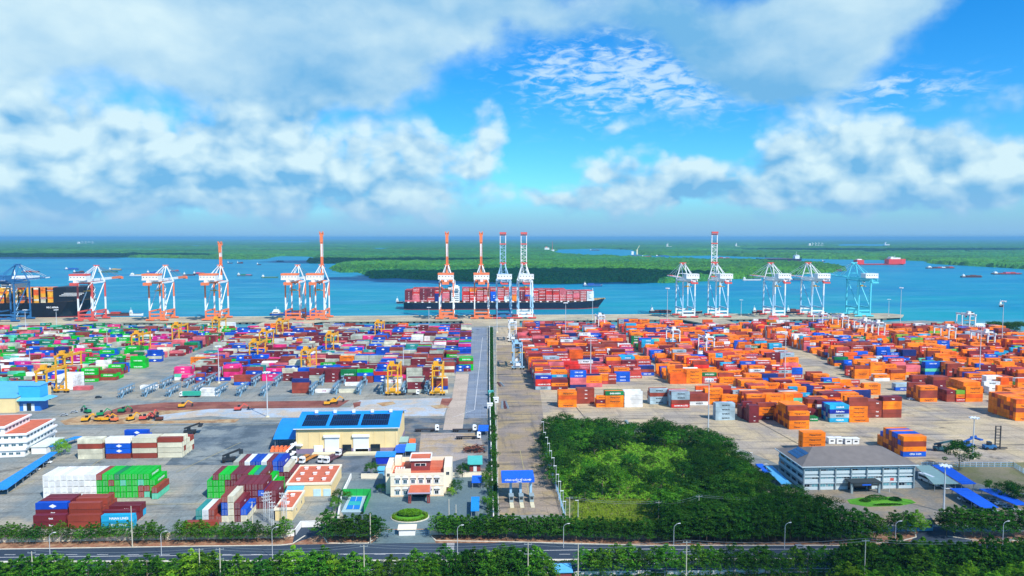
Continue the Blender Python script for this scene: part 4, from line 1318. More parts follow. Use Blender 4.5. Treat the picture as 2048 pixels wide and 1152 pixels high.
# main container ship in mid stream
SY = 1172.0
def xat(px, y, py=632):
    d = ray(px, py); return d.x / d.y * y
sx0, sx1 = xat(807, SY), xat(1215, SY)
SL = sx1 - sx0
ship = thing('container_ship', 'long dark hulled container ship stacked with red containers in mid stream', 'ship', ((sx0 + sx1) / 2, SY + 21, WZ), 0)
mb = MB(); hull(mb, SL, 42, 12.0, 0, bow=0.13, sheer=5.0, rake=0.035); mb.build('hull', [HNV, HRD, DCK], ship)
mb = MB()
for k in range(26): mb.box(-SL / 2 + 8 + k * (SL - 50) / 25, -19.5, 12.0, 3.0, 1.4, 1.6)
mb.build('hatch_coaming', SHW, ship)
mb = MB(); xb = xat(911, SY) - (sx0 + sx1) / 2
mb.box(xb, 0, 12, 13, 34, 20, 0)
for k in range(6): mb.box(xb, -17.05, 14.5 + k * 3.1, 10.5, 0.2, 1.0, 1)
mb.box(xb, 0, 32, 12, 41, 3.6, 0); mb.box(xb, -20.6, 33, 9, 0.2, 1.4, 1); mb.box(xb, 4, 35.6, 8, 10, 2.6, 0)
mb.build('bridge_house', [SHW, GLS], ship)
mb = MB(); mb.cyl((xb - 1, 4, 38), (xb - 1, 4, 47), 0.7, 0.3); mb.box(xb - 1, 4, 42, 0.5, 6, 0.4); mb.build('radar_mast', SHW, ship)
mb = MB(); mb.box(xb - 9.5, 6, 12, 6, 12, 23, 0); mb.box(xb - 9.5, 6, 35, 5, 10, 1.4, 1); mb.build('funnel', [SHW, HNV], ship)
mb = MB(); xf = xat(1189, SY) - (sx0 + sx1) / 2
mb.cyl((xf, 0, 14), (xf, 0, 33), 0.9, 0.5); mb.box(xf, 0, 24, 1, 5, 0.6); mb.build('foremast', SHW, ship)
mb = MB()
for k in range(5): mb.box(xf + 5 + k * 3.6, rg.uniform(-6, 6), 15.5, 2, 2.4, 1.4)
mb.build('mooring_winch', DCK, ship)
TS = [('brick red', 30), ('red', 18), ('maroon', 9), ('pale pink', 5), ('orange', 2), ('royal blue', 1), ('navy', 1)]
x_ = xat(810, SY); nb = 6; pt = (xat(899, SY) - x_) / nb
deck_load(x_, nb, pt, SY + 1.5, 15, 8, 9.6, TS, rg, tfn=lambda b_: [7, 8, 8, 8, 8, 7][b_], coh=0.7)
x_ = xat(925, SY); nb = 19; pt = (xat(1187, SY) - x_) / nb
deck_load(x_, nb, pt, SY + 1.5, 15, 8, 9.6, TS + [('white', 2.5)], rg, tfn=lambda b_: 8 if b_ < 10 else (7 if b_ < 15 else 6), coh=0.72)
# black ship alongside at the left
MY = QF + 3.0
mx1 = xat(176, MY)
ML_ = 300.0
ship = thing('container_ship', 'black hulled container ship moored at far left with yellow containers', 'ship', (mx1 - ML_ / 2, MY + 26, WZ), 0)
mb = MB(); hull(mb, ML_, 52, 25, 0, bow=0.17, sheer=4, rake=0.06, band=4.5); mb.build('hull', [HBK, HRD, DCK], ship)
mb = MB()
xw0, xw1 = xat(108, MY) - (mx1 - ML_ / 2), xat(170, MY) - (mx1 - ML_ / 2)
mb.prism([(xw0, -25.7), (xw1 - 26, -23.2), (xw1 - 7, -12), (xw1 - 5, 12), (xw1 - 26, 23.2), (xw0, 25.7)], 24.0, 47.0)
mb.build('bow_shield', HBK, ship)
mb = MB()
xs_ = xat(121, MY) - (mx1 - ML_ / 2)
for k in range(3): mb.box(xs_ + 13 + k * 3, -24.9 + k * 0.25, 34.5 + k * 1.8, 27, 0.5, 0.7, rz=0.075)
mb.build('bow_stripe', PW, ship)
l = link('lettering', text_mesh('MSC APINA', 3.2, TX['wh'], bold=True), ship, (xat(106, MY) - (mx1 - ML_ / 2), -26.4, 18.5))
mb = MB(); xb = xat(10, MY) - (mx1 - ML_ / 2)
mb.box(xb, 0, 24, 15, 40, 34, 0); mb.box(xb + 4, 0, 56, 30, 54, 5, 0); mb.box(xb + 4, -27.1, 57.5, 26, 0.2, 1.6, 1)
for k in range(8): mb.box(xb, -20.1, 27 + k * 3.4, 12, 0.2, 1.1, 1)
mb.build('bridge_house', [SHW, GLS], ship)
mb = MB(); mb.cyl((xb, 0, 61), (xb, 0, 72), 0.8, 0.4); mb.box(xb, 0, 66, 0.6, 8, 0.5); mb.build('radar_mast', SHW, ship)
xf = xat(139, MY) - (mx1 - ML_ / 2)
mb = MB(); mb.cyl((xf, 0, 47), (xf, 0, 58), 1.1, 0.5); mb.box(xf, 0, 52, 1.2, 6, 0.7); mb.build('foremast', SHW, ship)
TY = [('cream', 5), ('orange', 4), ('lime', .1), ('dark orange', 4), ('pale pink', 3), ('brick red', 2)]
CC['amber'] = ('e8a820', None, None)
names.append('amber'); mats_[:] = [cmat(n, True) for n in names] + [dark(n) for n in names] + [TX['dk'], TX['wh'], TX['mg']]
_k0 = len(names) - 1
for b_, mi_ in enumerate(bodyA.M):       # material slots moved by one new colour
    v_ = mi_[0]
    if v_ >= 2 * _k0: bodyA.M[b_] = mi_ + 2
    elif v_ >= _k0: bodyA.M[b_] = mi_ + 1
TY = [('amber', 8), ('orange', 3), ('dark orange', 2), ('brick red', 2), ('cream', 1.5)]
deck_load(xat(-60, MY), 12, (xat(107, MY) - xat(-60, MY)) / 12, MY + 2, 10, 9, 21.0, TY, rg, tfn=lambda b_: [8, 8, 8, 8, 8, 6, 6, 8, 8, 8, 8, 8][b_], coh=0.5)

# ---- smaller craft
def boat(px, py, wpx, label, hc, cargo=None, house='aft', hz=3.2, cat='barge', name='river_barge', ycrane=None, tall=0):
    q = P(px, py, WZ)
    L = wpx * q.y / 1450.0
    B = max(4.0, min(16, L * 0.17))
    D = hz
    t = thing(name, label, cat, (q.x, q.y + B / 2, WZ), 0, None)
    mb = MB(); hull(mb, L, B, D, 0, bow=0.12, sheer=D * 0.35, band=0.5); mb.build('hull', [hc, HRD if hc is not PN else HBK, DCK], t)
    if cargo is not None:
        mb = MB()
        nb_ = max(2, int(L * 0.62 / 13))
        for k in range(nb_):
            a = -L * 0.26 + (k + 0.5) * L * 0.66 / nb_
            mb.box(a, 0, D - 0.2, L * 0.66 / nb_ * 0.94, B * 0.78, rg.choice([1.6, 2.8, 4.2]) if tall == 0 else tall, k % len(cargo))
        mb.build('cargo', list(cargo), t)
    mb = MB()
    hx = -L * 0.40 if house == 'aft' else L * 0.34
    hl = max(4, L * 0.11)
    mb.box(hx, 0, D * 0.9, hl, B * 0.7, 3.4, 0); mb.box(hx, 0, D * 0.9 + 3.4, hl * 0.7, B * 0.55, 2.4, 0)
    mb.box(hx, -B * 0.35 - 0.05, D * 0.9 + 1.2, hl * 0.8, 0.12, 1.0, 1); mb.cyl((hx, 0, D * 0.9 + 5.5), (hx, 0, D * 0.9 + 10), 0.25, 0.12, m=0)
    mb.build('wheelhouse', [SHW, GLS], t)
    return t
G_ = mat('boat green', '1f7a52', 0.5); BRN = mat('boat brown', '6a3a30', 0.6); YLW = mat('cargo sand', 'c8a868', 0.9, var=0.2); CRG = mat('cargo red', 'b43c34', 0.7)
CB = mat('cargo blue', '2458a8', 0.6); PNK = mat('cargo rose', 'c85a78', 0.6); HG = mat('hull grey green', '3c6a70', 0.6)
BO = [(143, 540, 27, 'slim blue barge left of the river trees group', PN, [CB]), (157, 546, 22, 'dark barge just behind the red crane top', HNV, [BRN]), (215, 545, 38, 'green barge above the red crane', G_, [HG]),
      (230, 541, 26, 'pale barge behind the green one', HG, [YLW]), (283, 552, 48, 'cream loaded barge left of the second crane', PW, [YLW]), (306, 547, 26, 'blue barge behind the cream loaded one', PN, [CB]), (348, 544, 20, 'short blue barge right of the cream one', PN, [CRG]),
      (378, 551, 24, 'black and white boat left of the magenta loaded barge', HNV, None), (398, 549, 24, 'barge with rose red cargo beside the black boat', HNV, [PNK, CRG]), (489, 552, 30, 'barge with green and rose cargo under way', HG, [G_, PNK]),
      (539, 556, 33, 'lone green hulled boat trailing a wake', G_, None), (60, 545, 34, 'dark barge seen through the blue crane', HNV, [CRG]),
      (460, 527, 10, 'tiny dark boat at far left river', HNV, None), (480, 527, 12, 'second tiny dark boat on the far left river', HNV, [BRN]), (518, 530, 8, 'tiny boat near the far shore', HNV, None), (560, 523, 14, 'small boat before the dark cape', HNV, [BRN]),
      (1186, 573, 40, 'slim blue barge right of the ship bow near the forest', PN, [CB]), (1190, 501, 22, 'small boat in the far channel', HNV, [BRN]), (1294, 514, 22, 'dark barge in the far channel left', HNV, [CRG]), (1326, 513, 30, 'blue barge in the far channel', PN, [CB]),
      (1447, 517, 30, 'maroon barge in the far channel', BRN, [CRG, PW]), (1672, 543, 30, 'dark moored barge right of the far cranes', HNV, [BRN]), (1648, 538, 24, 'dark barge group near the far cranes', HNV, [BRN]),
      (1884, 537, 62, 'long dark barge with maroon cargo below the right shore', HNV, [BRN, CRG, PW]), (1946, 555, 46, 'dark barge alone in the right of the river', HNV, [BRN]), (2018, 549, 66, 'barge with rose cargo at the right border', HNV, [CRG, PNK]),
      (2005, 614, 8, 'tiny fishing boat at right', HNV, None), (1505, 561, 40, 'moored white boat at the island shore', PW, [HG]), (1600, 562, 46, 'blue boat at the island shore behind the cranes', PN, [HG]),
      (596, 631, 112, 'bright blue barge moored behind the orange cranes', CB, [CB]), (235, 632, 56, 'barge with maroon containers at the left quay', BRN, [CRG, HNV]), (272, 632, 26, 'small white launch at the left quay', PW, None),
      (1322, 626, 46, 'dark barge moored left of the right cranes', HNV, [BRN]), (1395, 627, 22, 'dark tug between the first two right cranes', HNV, None), (1525, 627, 40, 'barge with red containers moored by the third right crane', BRN, [CRG, PNK]), (1590, 627, 34, 'barge with maroon cargo between right cranes', HNV, [BRN, CRG]),
      (800, 607, 14, 'dark tug boat at the stern of the container ship', HNV, None), (1648, 524, 6, 'speck of a boat on the far right river', HNV, None)]
for (a, b_, w_, l, hc, cg) in BO:
    if 'barge' in l: boat(a, b_, w_, l, hc, cg)
    else: boat(a, b_, w_, l, hc, cg, cat='boat', name='river_boat')
# tanker
q = P(1558, 522, WZ); L = 94 * q.y / 1450
t = thing('tanker_ship', 'long dark tanker with white house aft moored at the far shore', 'ship', (q.x, q.y + 10, WZ), math.pi)
mb = MB(); hull(mb, L, 30, 11, 0, sheer=3); mb.build('hull', [HNV, HRD, BRN], t)
mb = MB(); mb.box(-L * .40, 0, 11, 22, 26, 16, 0); mb.box(-L * .40, 0, 27, 14, 30, 3, 0); mb.cyl((-L * .4, 0, 30), (-L * .4, 0, 46), .8, .4); mb.build('bridge_house', [SHW, GLS], t)
mb = MB(); mb.box(0, 0, 11, L * .6, 2, 2); mb.cyl((0, 0, 11), (0, 0, 20), .8, .5); mb.build('deck_pipes', BRN, t)
# red heavy-lift ship
q = P(1763, 530, WZ); L = 106 * q.y / 1450
HR = mat('hull scarlet', 'e0342a', 0.5, var=0.08, scale=0.05)
t = thing('heavy_lift_ship', 'scarlet heavy lift ship with high bow, low deck and stern tower', 'ship', (q.x, q.y + 15, WZ), 0)
mb = MB(); hull(mb, L, 34, 4.5, 0, sheer=0); mb.build('hull', [HR, HRD, HR], t)
mb = MB(); mb.prism([(L * .14, -17), (L * .40, -17), (L * .52, 0), (L * .40, 17), (L * .14, 17)], 4.5, 25); mb.build('bow_block', HR, t)
mb = MB(); mb.box(L * .28, 0, 25, L * .20, 28, 6, 0); mb.box(L * .22, 0, 31, 10, 24, 4, 0); mb.cyl((L * .3, 0, 31), (L * .3, 0, 42), .8, .4, m=0); mb.build('bridge_house', [SHW, GLS], t)
mb = MB(); mb.box(-L * .42, 0, 4.5, L * .14, 30, 17, 0); mb.box(-L * .42, 0, 21.5, L * .09, 16, 4, 1); mb.build('stern_tower', [HR, SHW], t)
# white drilling tender and crane ship, pale ships beyond the forest
q = P(1098, 503, WZ)
t = thing('supply_ship', 'white superstructure of a ship with tall mast behind the forest', 'ship', (q.x, q.y, WZ), 0)
mb = MB(); hull(mb, 90, 20, 14, 0, sheer=3); mb.build('hull', [SHW, HRD, SHW], t)
mb = MB(); mb.box(-18, 0, 14, 40, 18, 18, 0); mb.box(-22, 0, 32, 16, 16, 8, 1); mb.build('bridge_house', [SHW, PO], t)
mb = MB(); mb.cyl((28, 0, 14), (28, 0, 88), 1.8, 0.9); mb.build('mast', PR, t)
q = P(1274, 511, WZ)
t = thing('crane_vessel', 'floating crane with cream jib raised at the far channel', 'crane', (q.x, q.y, WZ), 0)
mb = MB(); hull(mb, 60, 20, 5, 0); mb.build('hull', [HG, HRD, HG], t)
mb = MB(); mb.box(0, 0, 5, 8, 8, 34, 0); mb.box(-30, 0, 5, 14, 10, 22, 1); mb.build('tower', [PCR, SHW], t)
mb = MB(); mb.beam((0, 0, 36), (16, 0, 66), 2.5, 2.5); mb.build('jib', PCR, t)
for (px_, py_, wpx_, l) in [(172, 488.5, 34, 'white masted bulk ship far beyond the left forest'), (1632, 493.2, 34, 'white geared ship far beyond the right forest'), (1338, 495.5, 12, 'pale hull glimpsed beyond the forest'), (1774, 490.5, 12, 'pale ship on the far right pool'), (1475, 495, 10, 'pale mast ship beyond the raised crane')]:
    q = P(px_, py_, WZ); L = wpx_ * q.y / 1450
    t = thing('cargo_ship', l, 'ship', (q.x, q.y, WZ), 0)
    mb = MB(); hull(mb, L, 26, 16, 0); mb.build('hull', [SHW, HRD, SHW], t)
    mb = MB(); mb.box(-L * .4, 0, 16, L * .12, 22, 26); mb.build('bridge_house', SHW, t)
    mb = MB()
    for k in range(4 if wpx_ > 20 else 1):
        a = -L * .22 + k * L * .19
        mb.beam((a, 0, 16), (a, 0, 56), 3.5, 3.5); mb.beam((a, 0, 50), (a + L * .09, 0, 30), 3, 3)
    mb.build('cargo_derrick', SHW, t)
# ================================================================ GROUND PATCHES, ROAD
ppoly('dirt_strip', [(196, 828), (250, 812), (330, 805), (690, 801), (700, 800), (672, 818), (430, 818), (300, 822), (230, 832)], 0.05, G_DIRT)
ppoly('pale_apron', [(300, 833), (420, 818), (700, 815), (720, 800), (900, 795), (888, 832), (640, 834), (470, 836), (420, 832), (310, 842)], 0.06, G_PALE)
ppoly('sandy_strip', [(120, 842), (190, 825), (300, 818), (430, 819), (330, 832), (300, 842), (480, 838), (470, 845), (130, 850)], 0.04, G_SAND)
ppoly('dark_asphalt_lane', [(100, 852), (585, 846), (600, 905), (580, 930), (330, 930), (410, 850)], 0.03, ground_mat('patched asphalt', [srgb('6f7b80'), srgb('88908e'), srgb('55626a')], 0.03, 0.4), )
ppoly('service_asphalt', [(700, 836), (975, 836), (975, 945), (575, 945), (600, 905), (800, 905)], 0.045, ground_mat('service yard asphalt', [srgb('66717a'), srgb('8d8273'), srgb('515d66')], 0.03, 0.4))
ppoly('concrete_roadway', [(934, 655), (974, 655), (974, 862), (928, 862), (936, 745)], 0.035, ground_mat('blue grey roadway', [srgb('7f8b9a'), srgb('8f97a0')], 0.03, 0.45, patch=(9, 5)))
ppoly('sandy_lane', [(912, 748), (938, 748), (925, 860), (886, 860), (893, 822), (904, 797)], 0.055, ground_mat('pinkish concrete lane', [srgb('bfae9c'), srgb('b0a090')], 0.03, 0.3))
ppoly('mud_patch', [(706, 806), (722, 803), (720, 812), (708, 816)], 0.085, G_DIRT)
ppoly('mud_patch', [(752, 806), (786, 803), (792, 808), (766, 813)], 0.085, G_SAND)
ppoly('mud_patch', [(860, 812), (884, 809), (900, 815), (872, 818)], 0.085, G_SAND)
ppoly('concrete_bay', [(842, 866), (960, 866), (968, 905), (900, 925), (836, 925)], 0.065, ground_mat('worn bay concrete', [srgb('a89c92'), srgb('8f8a88'), srgb('b09a7a')], 0.03, 0.5))
ppoly('brown_patch', [(884, 797), (906, 797), (896, 812), (880, 810)], 0.08, G_DIRT)
ppoly('office_drive', [(690, 962), (975, 950), (985, 1085), (640, 1086), (700, 1060), (672, 1000)], 0.05, G_DRIVE)
ppoly('office_drive', [(1530, 978), (1640, 975), (1850, 975), (2300, 1010), (2300, 1060), (1560, 1040)], 0.07, ground_mat('forecourt paving', [srgb('8d8578'), srgb('7a7870'), srgb('9b8a70')], 0.03, 0.25))
ppoly('grove_ground', [(1090, 862), (1210, 858), (1400, 868), (1500, 925), (1580, 1000), (1720, 1085), (1135, 1085), (1100, 900)], 0.06, G_GRASS)
ppoly('weedy_verge', [(1850, 930), (2048, 925), (2300, 940), (2300, 990), (2010, 985)], 0.06, ground_mat('dry verge', [srgb('7d7a50'), srgb('8d8264')], 0.05, 0.1))
ppoly('mown_lawn', [(1694, 1000), (1720, 996), (1780, 994), (1822, 1000), (1832, 1006), (1800, 1012), (1735, 1014), (1700, 1008)], 0.16, G_LAWN, thick=0.12)
# verge and road along the bottom
def road_y(px): return 1099 - 15 * px / 2048.0
ppoly('verge', [(-300, 1076), (560, 1072), (640, 1060), (860, 1058), (1200, 1060), (1660, 1066), (2400, 1060), (2400, 1082), (1700, 1091), (1300, 1091), (1010, 1083), (985, 1086), (735, 1086), (700, 1087), (560, 1090), (350, 1093), (-300, 1103)], 0.10, G_VERGE, thick=0.1)
ppoly('road', [(-500, 1106), (350, 1093.5), (560, 1091), (700, 1087.5), (985, 1086.5), (1010, 1083.5), (1300, 1091.5), (1700, 1091.5), (2500, 1080), (2700, 1152), (-700, 1175)], 0.07, G_ASPH)
ppoly('side_road', [(585, 1088), (660, 1062), (690, 1062), (640, 1045), (600, 1045), (590, 1060)], 0.105, G_ASPH)
ppoly('side_road', [(1815, 1090), (1845, 1055), (1895, 1052), (1960, 1092)], 0.108, G_ASPH)
wpoly('near_verge', [(-900, 100), (900, 100), (900, P(1900, 1156).y), (0, P(1024, 1148).y), (-900, P(0, 1172).y)], 0.09, G_GRASS)
ppoly('gate_apron', [(764, 1060), (856, 1060), (862, 1072), (872, 1086), (742, 1088), (760, 1073)], 0.13, G_DRIVE)
def strip(name, p0, p1, wd, z, m, n=1, dash=None):
    a, b_ = P(*p0), P(*p1)
    d = (b_ - a); L = d.length; d.normalize(); s_ = Vector((-d.y, d.x, 0)) * wd / 2
    mb = MB()
    if dash:
        t_ = 0
        while t_ < L:
            u0, u1 = a + d * t_, a + d * min(L, t_ + dash[0])
            mb.quad(u0 - s_ + Vector((0, 0, z)), u1 - s_ + Vector((0, 0, z)), u1 + s_ + Vector((0, 0, z)), u0 + s_ + Vector((0, 0, z)))
            t_ += dash[0] + dash[1]
    else:
        mb.quad(a - s_ + Vector((0, 0, z)), b_ - s_ + Vector((0, 0, z)), b_ + s_ + Vector((0, 0, z)), a + s_ + Vector((0, 0, z)))
    o = mb.build(name, m); o['kind'] = 'structure'
strip('road_line', (-300, 1118), (960, 1106), 0.28, 0.10, G_WHITE)
strip('road_line', (960, 1103), (1330, 1098), 0.3, 0.11, G_WHITE)
strip('road_line', (1330, 1099), (2300, 1098), 0.25, 0.10, G_WHITE)
strip('road_line', (-300, 1142), (2300, 1136), 0.25, 0.10, G_WHITE)
strip('lane_marks', (-300, 1110), (2300, 1108), 0.22, 0.10, G_WHITE, dash=(4, 7))
strip('lane_marks', (-300, 1130), (2300, 1126), 0.22, 0.10, G_WHITE, dash=(4, 7))
def kerb(name, pts, m, wd=0.45, h_=0.18):
    mb = MB()
    q = [P(*p) for p in pts]
    for a, b_ in zip(q[:-1], q[1:]): mb.beam(a + Vector((0, 0, h_ / 2)), b_ + Vector((0, 0, h_ / 2)), wd, h_ + .1)
    o = mb.build(name, m); o['kind'] = 'structure'
KW = mat('painted kerb', 'd9d2c0', 0.7, var=0.25, scale=0.8)
kerb('road_kerb', [(-300, 1103.5), (350, 1093.6), (560, 1091), (585, 1088), (610, 1072)], KW)
kerb('road_kerb', [(648, 1075), (655, 1087), (735, 1087), (760, 1072)], KW)
kerb('road_kerb', [(862, 1072), (872, 1082), (1010, 1084), (1300, 1091.5), (1700, 1091.5), (1800, 1083), (1832, 1075), (1830, 1064)], KW)
kerb('road_kerb', [(1895, 1073), (1960, 1082), (2300, 1080)], KW)
kerb('median_kerb', [(-300, 1126), (2300, 1117)], KW, 1.0, 0.3)
kerb('road_kerb', [(-300, 1150), (2300, 1143)], KW)
mb = MB()
for k in range(6):
    a, b_ = P(894 - k * 0.2, 1087 + k * 3.2), P(909 - k * 0.2, 1087 + k * 3.2)
    mb.beam(a + Vector((0, 0, .09)), b_ + Vector((0, 0, .09)), 0.5, 0.03)
o = mb.build('zebra_crossing', G_WHITE); o['kind'] = 'structure'
# lane lines of the yard
for a, b_ in (((4, 992), (70, 960)), ((140, 960), (340, 830)), ((352, 945), (482, 885)), ((200, 1010), (420, 1008)), ((60, 853), (980, 847)), ((330, 815), (890, 812))):
    strip('yard_line', a, b_, 0.35, 0.12, G_YEL)
strip('yard_line', (965, 675), (949, 820), 0.3, 0.12, G_WHITE); strip('yard_line', (949, 820), (905, 835), 0.3, 0.12, G_WHITE)
strip('yard_line', (1062, 860), (1087, 930), 0.3, 0.12, G_YEL); strip('yard_line', (1040, 900), (1060, 1000), 0.3, 0.12, G_YEL)
strip('yard_line', (1190, 860), (1140, 800), 0.5, 0.12, mat('drain slot', '40403c', 0.9)); strip('yard_line', (1600, 890), (1490, 830), 0.5, 0.12, mat('drain slot', '40403c', 0.9)); strip('yard_line', (1460, 890), (1370, 860), 0.5, 0.12, mat('drain slot', '40403c', 0.9))

# ================================================================ BUILDINGS
WC = mat('wall cream', 'e8cf96', 0.75, var=0.10, scale=0.15); WL_ = mat('wall ivory', 'ecdfc4', 0.75, var=0.08, scale=0.2); WW = mat('wall white', 'eceae4', 0.7, var=0.08, scale=0.2)
RB = mat('blue sheet roof', '1f8ad8', 0.45, var=0.12, scale=0.15); RBD = mat('deep blue sheet roof', '1c62d8', 0.5, var=0.10, scale=0.15); RBL = mat('pale blue sheet roof', '5fb4e0', 0.5, var=0.1, scale=0.15)
RT = mat('terracotta roof', 'c8694a', 0.85, var=0.18, scale=0.3); RG = mat('grey brown roof', '7d756f', 0.85, var=0.14, scale=0.3); RGR = mat('grey green canopy sheet', '93b0a8', 0.5, var=0.1, scale=0.2)
WGY = mat('wall pale grey', 'cfdcdc', 0.7, var=0.06, scale=0.3); WDG = mat('wall mid grey', '8fa0a4', 0.75, var=0.08); BLU = mat('wall blue sheet', '2f8fd0', 0.5, var=0.1, scale=0.2)
TEAL = mat('teal sheet', '4fb5ac', 0.5, var=0.1); SOL = mat('solar panel', '101a3c', 0.2, var=0.1, spec=0.6); SOLF = mat('solar frame', '8a9ab4', 0.4); WIN = mat('window glass', '3f6470', 0.15, var=0.15, scale=0.6, spec=0.6)
WIND = mat('window glass dark', '18262f', 0.15, var=0.1, spec=0.6); DR = mat('roller door', 'dfe4e4', 0.6, var=0.06); PUR = mat('plinth mauve', '8a7a92', 0.8, var=0.1); MRN = mat('maroon cladding', '8c3c38', 0.7, var=0.1)
PPK = mat('pink beige wall', 'e6c8a6', 0.75, var=0.06)
def fr(pl, pr, py):
    y = P((pl + pr) / 2, py).y
    return xat(pl, y), xat(pr, y), y
def zpx(py, y, px=1024):
    d = ray(px, py); return HC + d.z / d.y * y
def window(t, x, y, z, w_, h_, m=None, rot=0, fm=None, par=None):
    mb = MB()
    if rot == 0:
        mb.box(x, y - 0.04, z, w_, 0.10, h_, 0)
    else:
        mb.box(x + 0.04 * rot, y, z, 0.10, w_, h_, 0)
    f_ = mb.build('window', fm or WW, t)
    mb = MB()
    for k in (-1, 1):
        if rot == 0: mb.box(x + k * w_ * .235, y - 0.11, z + h_ * .07, w_ * .42, 0.05, h_ * .86, 0)
        else: mb.box(x + 0.11 * rot, y + k * w_ * .235, z + h_ * .07, 0.05, w_ * .42, h_ * .86, 0)
    mb.build('pane', m or WIN, f_)

# --- warehouse with solar roof
x0, x1, y0 = fr(587, 793, 906)
dp = 36; ze = zpx(856, y0, 690)
t = thing('warehouse', 'cream warehouse with bright blue roof carrying dark solar panels', 'warehouse', ((x0 + x1) / 2, y0, 0), 0)
W2 = (x1 - x0) / 2
zr = ze + 4.4
mb = MB()
mb.add([(-W2, 0, 0), (W2, 0, 0), (W2, 0, ze), (-W2, 0, ze), (-W2, dp, 0), (W2, dp, 0), (W2, dp, ze), (-W2, dp, ze), (-W2, dp / 2, zr), (W2, dp / 2, zr)],
       [(0, 1, 2, 3), (5, 4, 7, 6), (1, 5, 6, 9, 2), (4, 0, 3, 8, 7)], 0)
for k in range(10): mb.box(-W2 + 1 + k * (2 * W2 - 2) / 9, -0.08, 2.6, 0.25, 0.16, ze - 2.8, 0)
mb.build('wall', WC, t)
mb = MB(); mb.box(0, -0.1, 0, 2 * W2 + 0.2, 0.24, 2.6); mb.box(W2 + 0.02, dp / 2, 0, 0.2, dp, 2.6); mb.build('plinth', PUR, t)
mb = MB()
for s_ in (0, 1):
    ya, yb = (-1.2, dp / 2) if s_ == 0 else (dp + 1.2, dp / 2)
    mb.add([(-W2 - 1.0, ya, ze + 0.1), (W2 + 1.0, ya, ze + 0.1), (W2 + 1.0, yb, zr + 0.3), (-W2 - 1.0, yb, zr + 0.3), (-W2 - 1.0, ya, ze - 0.2), (W2 + 1.0, ya, ze - 0.2), (W2 + 1.0, yb, zr), (-W2 - 1.0, yb, zr)],
           [(0, 1, 2, 3), (4, 7, 6, 5), (0, 4, 5, 1), (1, 5, 6, 2), (0, 3, 7, 4)])
for k in range(34):
    xx = -W2 - 0.6 + k * (2 * W2 + 1.2) / 33
    mb.beam((xx, -1.1, ze + 0.14), (xx, dp / 2, zr + 0.34), 0.12, 0.1)
rf_ = mb.build('roof', RB, t)
mb = MB(); mb.box(0, -1.35, ze - 0.15, 2 * W2 + 2.2, 0.3, 0.35); mb.build('gutter', PW, t)
sl_ = (zr - ze + 0.2) / (dp / 2 + 1.2)
for (a, b_) in ((0.05, 0.285), (0.32, 0.60), (0.63, 0.90)):
    mb = MB()
    for row in (0, 1):
        ya, yb = 1.6 + row * 6.3, 1.6 + row * 6.3 + 5.9
        nx = int((b_ - a) * 2 * W2 / 1.1)
        for i in range(nx):
            for j in range(3):
                X = -W2 + a * 2 * W2 + (i + .5) * (b_ - a) * 2 * W2 / nx
                yc = ya + (j + .5) * (yb - ya) / 3
                zc = ze + 0.38 + (yc + 1.2) * sl_
                mb.beam((X, yc - .92, zc - .92 * sl_), (X, yc + .92, zc + .92 * sl_), (b_ - a) * 2 * W2 / nx * .93, 0.08, 0)
    mb.build('solar_array', SOL, rf_)
for k in range(5):
    mb = MB(); X = -W2 + (0.14 + k * 0.19) * 2 * W2
    zc = ze + 0.3 + (dp / 2 - 2 + 1.2) * sl_
    mb.box(X, dp / 2 - 2.2, zc, 1.6, 1.6, 1.4); mb.build('roof_vent', WW, rf_)
def wdoor(pl, pr, zt_, m, name='roller_door', z0=0.9):
    a, b_ = xat(pl, y0) - (x0 + x1) / 2, xat(pr, y0) - (x0 + x1) / 2
    mb = MB(); mb.box((a + b_) / 2, -0.3, z0, b_ - a, 0.2, zt_ - z0); mb.build(name, m, t)
wdoor(645, 674, 8.6, DR); wdoor(703, 734, 8.6, DR)
mb = MB()
for a_, b_ in ((643, 676), (701, 736)):
    a, b2 = xat(a_, y0) - (x0 + x1) / 2, xat(b_, y0) - (x0 + x1) / 2
    mb.box((a + b2) / 2, -0.7, 8.6, b2 - a, 1.0, 1.3)
mb.build('door_hood', WW, t)
wdoor(623, 641, 4.4, DR); wdoor(681, 699, 4.6, WIND, 'open_doorway', 0.2); wdoor(738, 757, 4.6, WIND, 'open_doorway', 0.2); wdoor(707, 733, 2.2, WIND, 'open_doorway', 0.2)
mb = MB(); mb.box(3, -3.0, 0, 2 * W2 - 12, 4.2, 1.0); mb.build('loading_dock', mat('kerb concrete', 'd2c9a8'), t)
